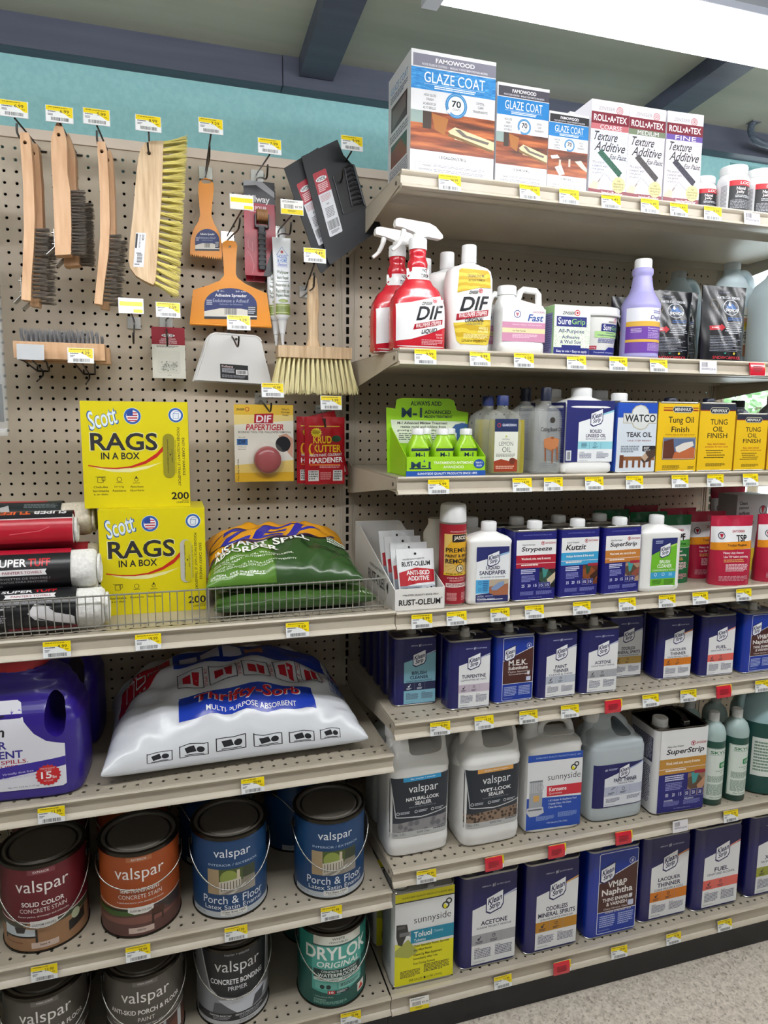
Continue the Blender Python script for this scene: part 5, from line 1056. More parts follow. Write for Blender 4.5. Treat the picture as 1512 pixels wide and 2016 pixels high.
c = Can(.15, .088); c.greek(8, 10, 26, 20, 3, '#5a5c66').ring(78, 6, 3, 1, '#c21a30').text('ZINSSER', 62, 8, 74, 12, '#23252a', 2, .2).rect(50, 15, 90, 35, '#222a78').text('Sure', 53, 17, 68, 32, '#e8eaf2', 1).text('Grip', 69, 19, 88, 34, '#8ac26a', 1).rect(40, 35, 92, 51, '#a8cf8a').text('Universal', 58, 37, 76, 41, '#26306a', 1).text('Wallcovering & Border', 44, 43, 90, 48, '#26306a', 1).greek(46, 54, 90, 66, 3, '#6a70a0').poly([(14, 84), (60, 84), (66, 76), (100, 76), (100, 100), (14, 100)], '#242c82').rect(16, 73, 44, 82, '#b0344a').text('Always Last Long', 18, 75, 42, 80, '#eed8dc', 1).text('Pre-pasted, non-pasted, borders', 40, 88, 94, 93, '#c9cdea', 1)
c.build(tb, lambda u, v, h: ((.0560+.0072*v/.104+h)*math.sin(u/.0585-.15), -(.0560+.0072*v/.104+h)*math.cos(u/.0585-.15), v+.006), 'label', su=.006)
# lilac bottle
LS = [(0, .039), (.004, .044), (.008, .0455), (.012, .0445), (.118, .0445), (.122, .0455), (.130, .0450), (.146, .036), (.156, .0295), (.170, .0255), (.196, .0215), (.200, .024), (.206, .0245), (.212, .0235), (.214, .0205)]
db = empty('deglosser_bottle', 'tall lilac bottle with a ribbed neck and purple and gold label', 'bottle', (.632, -.378, Z['S2']))
prof = []
for a, q in zip(LS, LS[1:]):
    n = 8 if (a[0] >= .156 and a[0] < .196) else 1
    for j in range(n): k = j/n; prof.append((a[0]+(q[0]-a[0])*k, a[1]+(q[1]-a[1])*k-(.0006 if (n > 1 and j % 2) else 0)))
prof.append(LS[-1]); mk('body', B().lathe(prof, n=64), M('#a9a4dc', .35, tr=.05), db, 50); ribcap(.0195, .022, m_wcap, db, (0, 0, .213))
c = Can(.118, .104); c.rect(0, 0, 100, 100, '#dfe0ea').poly([(0, 36), (100, 36), (100, 100), (0, 100)], '#6a3aa0').rect(0, 30, 100, 41, '#d9ac3a').rect(0, 70, 100, 76, '#d9ac3a').greek(56, 6, 82, 14, 2, '#5a64a0').ring(76, 6, 4.5, 1, '#a8344a').text('Deglosser', 50, 17, 99, 28, '#2a2a80', 2, .25).text('Prepares surfaces', 46, 44, 82, 48, '#e0d4ee', 1).text('for repainting', 46, 49, 72, 53, '#e0d4ee', 1).greek(46, 55, 90, 68, 4, '#b49ad0').greek(12, 46, 34, 56, 3, '#c4b0dc').greek(46, 79, 90, 96, 6, '#b49ad0')
c.build(db, arc(.0449, .014, -.1), 'label', su=.005)
# black stand-up pouches
def bp():
    c = Can(.126, .182); c.rect(0, 0, 100, 100, '#15161c').greek(30, 7, 70, 11, 1, '#4a4c5c').text('WATER STAIN REMOVER', 30, 13.5, 84, 17, '#c9ccd4', 2)
    c.ell(60, 28, 19, '#c9ccd4', 10.5).ell(60, 28, 17.6, '#1c2436', 9.6).poly([(46, 29), (56, 20.5), (60, 25), (64, 22), (74, 30)], '#3a66a4').poly([(52, 25), (56, 20.5), (60, 25), (56, 27)], '#dfe4ea').text('SNOWCAP', 45, 29.6, 77, 33.8, '#e4e6ec', 2).ring(24, 24, 9, 1, '#6a6050')
    c.greek(52, 41, 84, 46, 2, '#3a5f9a').poly([(10, 53), (34, 52), (34, 49.6), (44, 54.6), (35, 60), (35, 57.4), (11, 58.6)], '#b8343c').greek(14, 54.4, 34, 56.6, 1, '#e8c8c4')
    for i, w in enumerate((17, 14, 15, 20, 22, 14)): c.greek(66-w, 47.6+i*2.7, 66+w, 49.4+i*2.7, 1, '#b9bcc6', .9, i)
    for i in range(10): c.greek(10, 66+i*2.1, 88, 67.4+i*2.1, 1, '#8a8d9a', .92, i)
    return c.text('SNOWCAPPROS', 16, 92, 84, 96, '#b8343c', 2).poly([(40, 88), (46, 87), (44, 90)], '#3a8a7a').ell(66, 88.4, 2.4, '#d8c04a')
m_bpl = M('#14151b', .22, coat=.5)
p1 = pouch('remover_pouch', 'front black stand-up pouch with a white mountain emblem', .128, .186, .050, m_bpl, bp(), (.866, -.386, Z['S2']), -2, seed=4, wr=.002)
dup(p1, (.806, -.293, Z['S2']), 2, 'black pouch just behind the front one, its top seal standing higher'); dup(p1, (.735, -.347, Z['S2']), -4, 'black pouch second from the lilac bottle').scale = (1, 1, .93); dup(p1, (.690, -.260, Z['S2']), 6, 'black pouch nearest the lilac bottle').scale = (1, 1, .90)
# translucent gallon jugs at the right end
m_jug = M('#d3e4ea', .35, tr=.12)
GS = [(0, .12, .12, 3, 0), (.006, .138, .138, 3, 0), (.17, .140, .140, 3, 0), (.20, .124, .124, 3, 0), (.235, .075, .075, 2.2, 0), (.262, .044, .044, 2, 0), (.272, .038, .038, 2, 0)]
def gj(label, loc, art=False, rz=0):
    e = empty('plastic_jug', label, 'jug', loc, rz); vessel(dense(GS, 4), m_jug, e, 'body'); ribcap(.0205, .019, M('#cfd6d8', .4), e, (0, 0, .270))
    mk('handle', B().tube(smooth([(.018, 0, .258), (.045, 0, .262), (.066, 0, .240), (.072, 0, .195), (.070, 0, .15)]), .011, 12), m_jug, e, 60)
    if art:
        c = Can(.12, .13); c.rect(0, 0, 100, 100, '#e8e6dc').text('JUST', 20, 4, 90, 22, '#4a4a4c', 3).poly([(10, 24), (92, 18), (96, 34), (12, 42)], '#d09a78').text('Green', 16, 24, 94, 46, '#e0c81c', 2).text('Green', 17, 25, 94.5, 46, '#5a5a20', 0) if False else c.rect(0, 0, 100, 100, '#e8e6dc').text('JUST', 20, 4, 90, 22, '#4a4a4c', 3).poly([(10, 24), (92, 18), (96, 34), (12, 42)], '#d09a78').text('Green', 16, 24, 94, 46, '#e0c81c', 2)
        c.greek(10, 50, 92, 66, 5, '#4a4a4c').text('KEEP OUT OF REACH OF CHILDREN', 6, 68, 94, 72, '#2a2a2c', 1).rect(0, 76, 100, 100, '#c08a68'); c.build(e, front_map(GS, .03, 0), 'label', su=.01)
    return e
gj('translucent jug with a printed label behind the front black pouch', (1.045, -.216, Z['S2']), True)
gj('translucent jug further back, its cap above the black pouches', (.985, -.074, Z['S2']))
gj('pale blue translucent jug cut off by the right edge of the second shelf', (1.078, -.360, Z['S2']))

# ------------------------------------------------------------------ top shelf
m_wood = NT('glossy_wood_print'); n_ = m_wood.noise(9, 6, m_wood.map((1, 1, 9), (0, .6, 0))); m_wood.col(m_wood.ramp(n_, [(.35, '#4f2413'), (.5, '#8f421f'), (.66, '#c9713a')])); m_wood.set(Roughness=.35); m_wood = m_wood.m
m_ripple = NT('ripple_print'); n_ = m_ripple.noise(120, 3, m_ripple.map((.5, 1, 3))); m_ripple.col(m_ripple.ramp(n_, [(.35, '#0f6fb8'), (.6, '#2f8fd0'), (.75, '#6ab4e0')])); m_ripple = m_ripple.m
def glaze(W, H, dark, qty, photo=1, blue=None):
    c = Can(W, H); c.rect(0, 0, 100, 100, '#d9d9dd').rect(2, 3, 100, 13, dark).text('FAMOWOOD', 28, 5, 74, 8.6, '#eceaf0', 2).text('WOOD FILLERS & COATINGS  \u2022  MASILLAS Y REVESTIMIENTOS PARA MADERA', 12, 10, 90, 11.8, '#dcd9e4', 1)
    c.rect(0, 13.8, 100, 31, blue or '#147cc4').text('GLAZE COAT', 15, 16.5, 87, 25, '#f0f4f8', 0).rect(15, 26, 87, 26.2, '#dceaf4').greek(27, 27, 76, 30, 2, '#dceaf4', .93)
    for s_, a, y in (('HIGH GLOSS', 15, 34), ('FINISH', 18, 37.4), ('ACABADO DE', 14, 41), ('ALTO BRILLO', 14, 44.2)): c.text(s_, a, y, 29 if a < 18 else 26, y+2, '#55555c', 1)
    for s_, a, q, y in (('CRYSTAL', 77, 87, 35), ('CLEAR', 79, 86, 38.2), ('TRANSPARENTE', 73, 91, 41.8)): c.text(s_, a, y, q, y+2, '#55555c', 1)
    c.rect(0, 48, 100, 80, m_wood)
    if photo == 1:
        c.rect(0, 48, 14, 58, '#8fa29e').rect(14, 48, 24, 62, '#3a2a22').poly([(24, 49), (44, 52), (40, 66), (28, 62)], '#a8682c').poly([(44, 62), (52, 58), (100, 66), (100, 73), (52, 68)], '#dccba4').poly([(44, 63.5), (98, 73), (98, 75), (44, 66)], '#7a5a30').poly([(52, 60), (58, 59.5), (66, 63.5), (94, 67), (92, 69), (62, 65)], '#6b625c')
    else:
        c.poly([(6, 56), (24, 54), (30, 58), (10, 60)], '#ddd4cc').poly([(18, 70), (34, 66), (44, 78), (30, 80)], '#e2dcd8').poly([(68, 60), (84, 58), (100, 68), (100, 72), (86, 68)], '#ddd0bc').rect(28, 60, 33, 68, '#c9b8a8').rect(52, 58, 57, 68, '#c9b8a8').line([(26, 70), (36, 77)], .8, '#55504c')
    c.ell(53, 40.5, 13, '#2a80bc').ell(53, 40.5, 9.6, '#e8eaee').ring(53, 40.5, 11.6, .5, '#8fc2e0').text('70', 47.5, 36.6, 58.5, 42, '#1c2430', 2).text('COATS', 48.5, 43, 58, 44.6, '#5a6470', 1).poly([(41, 46), (46, 42.6), (46, 48)], '#e8eaee')
    c.text(qty, 34, 83, 66, 86.2, '#44444a', 2).box(6, 90, 96, 99.4, .3, '#8a8a92').text('WARNING:', 14, 91.2, 25, 92.8, '#44444a', 1).greek(27, 91, 90, 93, 2, '#9a9aa2').text('ADVERTENCIA:', 10, 94.6, 26, 96.2, '#44444a', 1).greek(28, 94.4, 90, 98.4, 3, '#9a9aa2')
    return c
sd = Can(.148, .232); sd.text('GLAZE COAT', 12, 9, 88, 15, '#5a9ad0', 0).greek(10, 17, 90, 23, 3, '#5a6a84').rect(14, 26, 86, 48, '#4a342c').poly([(20, 30), (80, 28), (80, 40), (20, 46)], '#7a6a64').greek(8, 51, 92, 58, 3, '#6a6a74').rect(14, 60, 86, 80, '#3a5244').poly([(14, 66), (60, 62), (86, 76), (86, 80), (14, 80)], '#7a3a20').greek(8, 82, 92, 98, 8, '#7a7a84')
m_card = M('#d9d9dd', .5)
carton('resin_carton', 'largest blue and white resin carton, reading 1.0 GALLON', 'carton', .186, .150, .236, m_card, (.117, -.425+.075, Z['S1']), 0, glaze(.186, .236, '#7b7a8a', '1.0 GALLON (3.78 L)', 1, m_ripple), sd)
carton('resin_carton', 'middle-sized blue and white resin carton, reading 1.0 QUART', 'carton', .122, .085, .201, m_card, (.276, -.425+.043, Z['S1']), 0, glaze(.122, .201, '#45424e', '1.0 QUART (0.94 L)', 1))
carton('resin_carton', 'smallest blue and white resin carton, reading 1.0 PINT', 'carton', .098, .075, .161, m_card, (.388, -.424+.038, Z['S1']), 0, glaze(.098, .161, '#23222a', '1.0 PINT (0.47 L)', 2))
def rtex(grade, col, pile, bgc):
    W, H = .095, .198; c = Can(W, H); c.rect(0, 0, 100, 100, '#dbd9df').rect(0, 30, 100, 92, bgc)
    c.text('ZINSSER', 18, 6, 62, 9.6, '#a9a0a8', 0, .15).ring(74, 8.4, 9, 2, '#c8848c').ring(74, 8.4, 5.4, 1.6, '#c8848c').ell(74, 8.4, 2, '#c8848c')
    c.rect(0, 12, 100, 24, '#7c1c30').text('ROLL\u2022A\u2022TEX', 6, 14.5, 94, 21.4, '#f0eaee', 2).rect(0, 24, 100, 30, col).text(grade, 24, 24.8, 82, 29.4, '#ece6ee', 0)
    c.text('Texture', 8, 32, 72, 41.6, '#23222a', 1, .35).text('Additive', 14, 42.6, 94, 52.4, '#23222a', 1, .35).text('For Paint', 54, 54.6, 98, 60, '#23222a', 1, .35).line([(52, 60), (70, 58.6), (98, 60)], .8, '#23222a')
    for i, s_ in enumerate(('Mix entire', 'contents with', 'one gallon', 'of paint')): c.text(s_, 8, 63+i*3.8, 8+len(s_)*3.1, 65.8+i*3.8, '#5a5a62', 0, .2)
    c.poly([(20, 55), (30, 50.5), (88, 73), (80, 78.6)], pile).line([(82, 76), (88, 80), (66, 85), (40, 75), (20, 88)], .9, '#6a6a70').line([(30, 82), (18, 90)], 3, '#8a7a74')
    c.poly([(0, 92.4), (100, 96.4), (100, 100), (0, 100)], '#7c1c30').poly([(2, 90), (14, 84), (26, 86), (22, 96), (8, 97), (0, 95)], '#e0b8a4').poly([(0, 93), (30, 93.6), (26, 100), (0, 100)], '#7c1c30').rect(30, 93, 100, 100, '#7c1c30').text('Interior/Exterior', 36, 94.4, 92, 97.8, '#ece0e4', 1)
    c.ell(80, 86.6, 18, '#d8cf8a')
    for i, s_ in enumerate(('Add', 'decorative', 'texture to', 'any paint')): c.text(s_, 80-len(s_)*1.35, 81.2+i*3.1, 80+len(s_)*1.35, 83.4+i*3.1, '#5a4a2a', 1, .15)
    return c
for i, (x0, x1, g, cl, pc, bc1, w_) in enumerate(((.443, .539, 'COARSE', '#c06a72', ('#1c3a34', '#3a6a58'), ('#c4c8e2', '#e4e4ee'), 'pink COARSE'), (.540, .636, 'MEDIUM', '#75836a', ('#2c2c32', '#5a5658'), ('#cfcad8', '#e6e2ea'), 'green MEDIUM'), (.639, .737, 'FINE', '#6850a4', ('#26262e', '#4e4c5a'), ('#d0cad6', '#e4dfe8'), 'purple FINE'))):
    carton('texture_carton', 'tall maroon and white carton with a %s band' % w_, 'carton', .095, .072, .199, M('#e8e6ec', .5), ((x0+x1)/2, -.424+.036-(.004 if i == 2 else 0), Z['S1']), -1 if i < 2 else -3, rtex(g, cl, speck('pile_%d' % i, *pc, 700, .7), speck('stipple_%d' % i, *bc1, 260, .6)))
o = carton('texture_carton', 'maroon and white carton in the second row behind the COARSE one', 'carton', .095, .072, .199, M('#e8e6ec', .5), (.478, -.315, Z['S1']), 2, rtex('COARSE', '#c06a72', M('#2a4a40', .7), M('#d4d6e4', .6)))
def jar(label, loc, r, h, s=1):
    e = empty('rust_jar', label, 'jar', loc)
    mk('body', B().lathe([(0, r-.003), (.003, r), (h*.70, r), (h*.76, r*.96), (h*.82, r*.84), (h*.86, r*.84)], n=48), M('#e6e6e9', .35), e, 45)
    mk('cap', B().lathe([(h*.83, r*.86), (h*.97, r*.88), (h, r*.84), (h, 0)], n=48, cap=(1, 0)), m_wcap, e, 40)
    c = Can(r*PI*.9, h*.60); c.rect(0, 0, 24, 100, '#dfe0e4').greek(4, 14, 20, 96, 18, '#77777f').rect(24, 0, 100, 100, '#17181e').rect(24, 0, 100, 18, '#c8182a').text('LOCTITE', 48, 4, 98, 14, '#f0e6e6', 2, .15).text('Naval', 40, 22, 62, 33, '#e8dde0', 2).text('Jelly', 40, 35, 60, 46, '#e8dde0', 2).text('RUST', 74, 22, 97, 32, '#d9dce0', 2).text('DISSOLVER', 74, 35, 99, 44, '#d9dce0', 2).greek(38, 50, 98, 60, 2, '#c9ccd2').greek(28, 66, 98, 96, 6, '#8a8c94')
    c.build(e, arc(r+.0003, h*.06, -.22), 'label', su=.004); return e
jar('white and black jar with a red stripe, leftmost and set back', (.815, -.345, Z['S1']), .034, .095)
jar('white and black jar with a red stripe, front one of the middle pair', (.846, -.392, Z['S1']+.0005), .037, .108) if False else jar('white and black jar with a red stripe, left of the front pair', (.868, -.388, Z['S1']), .036, .112)
jar('white and black jar with a red stripe, right of the front pair', (.948, -.386, Z['S1']), .036, .113)
e = empty('rust_jar', 'white and grey jar with a ribbed black cap at the right edge', 'jar', (1.025, -.384, Z['S1'])); mk('body', B().lathe([(0, .034), (.003, .037), (.09, .037), (.10, .035)], n=48), M('#dcdde2', .35), e, 45); ribcap(.036, .022, M('#2b2c30', .4), e, (0, 0, .098)); Can(.1, .06).rect(0, 0, 100, 100, '#a9aab4').greek(8, 10, 92, 90, 8, '#6a6b76').build(e, arc(.0373, .015), 'label', su=.005)
# ------------------------------------------------------------------ left bay: paint cans
RC, HC = .0825, .192
LW, LH = RC*2.6, .182
def vals(bg, t1, t2, tag, photo, base, top='EXTERIOR', anti=False, curve='#e6e2de'):
    c = Can(LW, LH); c.rect(0, 0, 100, 100, bg)
    c.rect(38, 2.5, 62, 8.5, tuple_mix(bg)).text(top, 43, 4.2, 57, 6.8, '#d9cfcc', 1).text('valspar', 26, 15, 74, 34, '#ece8e6', 0)
    c.text(t1, *( (31, 41, 69, 46.4) if not anti else (13, 39, 87, 45) ), '#ece8e6', 2).text(t2, *((29, 49, 71, 54) if not anti else (42, 49, 58, 54)), '#e2dcd8', 0)
    c.text(tag, 27 if not anti else 14, 57.4, 73 if not anti else 86, 60, '#d9d0cc', 1)
    c.poly([(0, 62), (25, 64.4), (50, 65.2), (75, 64.4), (100, 62), (100, 63.2), (75, 65.6), (50, 66.4), (25, 65.6), (0, 63.2)], curve)
    photo(c)
    if not anti: c.poly([(38, 64), (62, 64), (62, 70), (56, 73), (44, 73), (38, 70)], '#d9d6d2').text('CUSTOM COLORS', 40, 67.6, 60, 70, '#4a4446', 1)
    c.rect(38, 90, 62, 97, '#c9b3a8').text(base, 46, 91.6, 54, 94, '#4a3a3a', 1)
    return c
def tuple_mix(h):
    h = h.lstrip('#'); return '#'+''.join('%02x' % min(255, int(int(h[i:i+2], 16)*.8+44)) for i in (0, 2, 4))
def ph_red(c): c.rect(0, 66.4, 100, 100, '#9c7453').poly([(0, 66.4), (36, 66.4), (30, 72), (0, 74)], '#4a4a3e').poly([(60, 66.4), (100, 64), (100, 72), (76, 71), (60, 72)], '#3a4632').poly([(10, 70), (42, 74), (44, 84), (10, 82)], '#c4ccd2').rect(10, 82, 44, 84, '#2c2624').rect(42, 74, 44, 90, '#2c2624').rect(10, 82, 12, 88, '#2c2624').poly([(22, 72), (34, 71), (32, 78), (24, 79)], '#3a3434').poly([(72, 78), (92, 72), (92, 86), (72, 90)], '#2a2826').ell(80, 73, 5, '#b9c0a0').rect(10, 90, 30, 91, '#7a4a30')
def ph_or(c): c.rect(0, 66.4, 100, 100, '#5c3a36').poly([(0, 66.4), (60, 66.4), (50, 74), (20, 76), (0, 74)], '#3f5c26').poly([(0, 66.4), (50, 66.4), (40, 69), (0, 70)], '#1c2a14').poly([(0, 80), (50, 76), (90, 82), (60, 86), (0, 84)], '#7c5046').poly([(62, 66), (100, 64), (100, 80), (80, 78)], '#3a3230').poly([(60, 70), (72, 70), (72, 88), (70, 88), (70, 80), (62, 80), (62, 90), (60, 90)], '#3a241c').rect(60, 70, 73, 78, '#4a2c20')
def ph_porch(c):
    c.rect(24, 38, 74, 70, '#8c8676').rect(34, 38, 60, 54, '#4a5a2a').ell(46, 50, 9, '#8c9a4a').poly([(24, 38), (36, 38), (36, 70), (24, 70)], '#a89272').rect(60, 38, 74, 52, '#3a4430').rect(54, 40, 57, 62, '#c9bca4').poly([(36, 54), (58, 50), (58, 62), (36, 70)], '#c9c2b4')
    for x in range(38, 58, 3): c.rect(x, 55-(x-38)*.12, x+.8, 66-(x-38)*.25, '#5a5448')
    c.poly([(36, 70), (58, 60), (74, 54), (74, 70)], '#9a948c').poly([(44, 70), (62, 59), (64, 59), (50, 70)], '#d9d6d0')
def porch(base):
    c = Can(LW, LH); c.rect(0, 0, 100, 100, '#14406f').text('valspar', 31, 12, 69, 26, '#e9ecf0', 0).text('INTERIOR / EXTERIOR', 25, 31, 77, 33.8, '#a9bcd2', 1); ph_porch(c)
    c.text('Porch & Floor', 18, 72.5, 84, 82.5, '#e4e8ee', 0).text('Latex Satin Enamel', 20, 84, 83, 89.6, '#e4e8ee', 0).rect(0, 92.6, 100, 100, '#b9c0c6').rect(37, 90.6, 64, 98, '#dcdcda').text(base, 39, 92, 62, 94.4, '#2a2a2e', 1).text('Must be tinted', 42, 95.4, 59, 97, '#4a4a4e').text('128 FL OZ', 8, 94.6, 20, 97, '#5a6068'); return c
def pc(label, pos, art, col, rz=0, z='L3', **k): return paint_can(label, M(col, .33, coat=.3), art, (pos[0], pos[1], Z[z]), rz, **k)
pcr = pc('dark red gallon paint can at the left end of the paint shelf', (-.744, -.328), vals('#661824', 'SOLID COLOR', 'CONCRETE STAIN', 'Renew patios, driveways and sidewalks', ph_red, 'base 4'), '#661824', 6, bail=.095)
pco = pc('burnt orange gallon paint can beside the dark red one', (-.552, -.342), vals('#a04a1c', 'SEMI-TRANSPARENT', 'CONCRETE STAIN', 'A natural-stone look for patios, driveways and sidewalks', ph_or, 'tintable base'), '#a04a1c', 2, bail=.040)
pb1 = pc('blue gallon paint can reading Clear Base 1505, the nearer blue one', (-.3595, -.342), porch('Clear Base 1505'), '#14406f', 0, bail=.080)
pb2 = pc('blue gallon paint can reading Tint Base 1502, at the right end', (-.129, -.344), porch('Tint Base 1502'), '#14406f', -2, bail=.080)
pw = dup(pb2, (-.175, -.150, Z['L3']), 40, 'blue paint can standing behind the Tint Base 1502 can'); dup(pb1, (-.385, -.150, Z['L3']), 20, 'blue paint can behind the Clear Base 1505 can, in shadow')
dup(pco, (-.575, -.150, Z['L3']), 10, 'orange paint can in the shadow behind the front orange can'); dup(pcr, (-.760, -.130, Z['L3']), 0, 'dark red paint can in the shadow behind the front red can')
def ph_anti(c): c.rect(0, 66.4, 100, 100, '#4a302a').poly([(0, 66.4), (50, 66.4), (50, 90), (0, 100)], '#22281f').rect(34, 66, 40, 100, '#b9c2c9').poly([(40, 70), (62, 66.4), (62, 72), (40, 84)], '#9aa4ac').poly([(48, 82), (86, 70), (100, 76), (100, 92), (52, 100)], '#6a3f34').rect(84, 66, 90, 90, '#c9ced2').rect(66, 66, 69, 80, '#aab2b9')
an = vals('#55504a', 'ANTI-SKID PORCH & FLOOR', 'PAINT', 'Textured, slip-resistant coating ideal for steps, walkways and pool decks', ph_anti, 'base', 'INTERIOR | EXTERIOR', True)
g1 = pc('grey-brown gallon paint can at the bottom left corner', (-.752, -.345), an, '#55504a', 8, 'L4', bail=.075)
g2 = dup(g1, (-.552, -.352, Z['L4']), 4, 'grey-brown gallon paint can second from the bottom left corner')
c = Can(LW, LH); c.rect(0, 0, 100, 100, '#8f9298').poly([(8, 0), (92, 0), (88, 54), (70, 63), (50, 65), (30, 62), (20, 52)], '#c9ccd0').poly([(10, 0), (90, 0), (86.6, 53), (70, 61.4), (50, 63.4), (31, 60.4), (21.6, 51)], '#1f2127').text('interior + exterior', 38, 2.6, 64, 5.6, '#c4c7cc').text('valspar', 27, 12, 76, 32, '#e9ebee', 0).text('CONCRETE BONDING', 22, 37, 80, 44, '#e9ebee', 2).text('PRIMER', 41, 47, 61, 52.6, '#dfe2e6', 0)
c.poly([(26, 70), (70, 68), (80, 74), (60, 88), (22, 92)], '#5f6066').poly([(30, 66), (80, 62), (96, 70), (70, 84), (50, 84)], '#c9cdd8').poly([(70, 70), (84, 66), (80, 80), (66, 84)], '#4a4c55').rect(0, 84, 100, 94, '#2a2c32').text('FLAWLESS BASECOAT', 20, 86, 44, 88.4, '#dfe2e6', 1).text('PREVENTS PEELING & FLAKING', 48, 86, 80, 88.4, '#dfe2e6', 1).greek(24, 89.4, 42, 93, 2, '#9a9ca4').greek(52, 89.4, 76, 93, 2, '#9a9ca4').rect(0, 94, 100, 100, '#c4c6ca').text('82000 White', 52, 95.4, 68, 98, '#4a4c52')
pr_ = pc('grey and black gallon paint can reading CONCRETE BONDING PRIMER', (-.358, -.328), c, '#a4a6aa', 2, 'L4', bail=.080)
c = Can(LW, LH); c.rect(0, 0, 100, 100, '#17564f').poly([(0, 0), (100, 0), (100, 44), (0, 50)], '#23897c').rect(22, 2, 78, 14, '#dfe0d8').text('WHITE', 43, 4, 57, 7.4, '#2a3a38', 1).text('(TINTABLE)', 40, 9.4, 60, 12.2, '#2a3a38', 1)
c.poly([(20, 14), (80, 14), (80, 74), (50, 84), (20, 78)], '#4fa89c').poly([(20, 14), (80, 14), (80, 16), (20, 16)], '#17564f').text('DRYLOK', 12, 17, 88, 35, '#eef2ee', 2, 0).text('ORIGINAL', 26, 37.5, 76, 45.6, '#e4eeea', 2, .2).rect(22, 48, 78, 60, '#1c3a38').text('CONCRETE & MASONRY', 31, 49.4, 72, 52.6, '#e4eeea', 1).text('WATERPROOFER', 27, 53.8, 74, 58.8, '#e4eeea', 2).rect(22, 60, 78, 64.4, '#cfe0da').text('GUARANTEED TO PROTECT', 26, 61.2, 50, 63.2, '#2a3a38', 1).greek(54, 60.8, 76, 63.8, 2, '#3a5a55')
c.rect(24, 67, 48, 76, '#6fb8ae').rect(50, 67, 78, 76, '#86c4ba').ell(32, 72.5, 2.6, '#1c3a38').ell(39, 72.5, 2.6, '#1c3a38').greek(52, 69, 76, 74, 3, '#2a5a55').rect(38, 77.6, 46, 82.6, '#c02a34').text('10', 39.6, 78.6, 44.4, 81.6, '#f0eaea', 2).rect(46, 77.6, 62, 82.6, '#2a3236').greek(48, 78.6, 60, 82, 2, '#c9ccd0').text('1 GALLON (3.78 L)', 22, 86, 44, 88.4, '#a9ccc4').text('WARNING!', 22, 90, 36, 92.2, '#a9ccc4', 1).greek(22, 93, 60, 97.4, 3, '#7fb0a6').rect(74, 82, 86, 94, '#e9e6e0').poly([(75.4, 92), (84.6, 92), (80, 84)], '#d8402c')
dr = pc('teal gallon paint can at the right end of the base deck, left bay', (-.124, -.345), c, '#17564f', -1, 'L4', bail=.080)
for o, n in ((g1, 'bottom left grey-brown'), (g2, 'second grey-brown'), (pr_, 'CONCRETE BONDING PRIMER'), (dr, 'teal')): dup(o, (o.location.x-.005, -.140, Z['L4']), 0, 'paint can in the row behind the %s can on the base deck' % n)

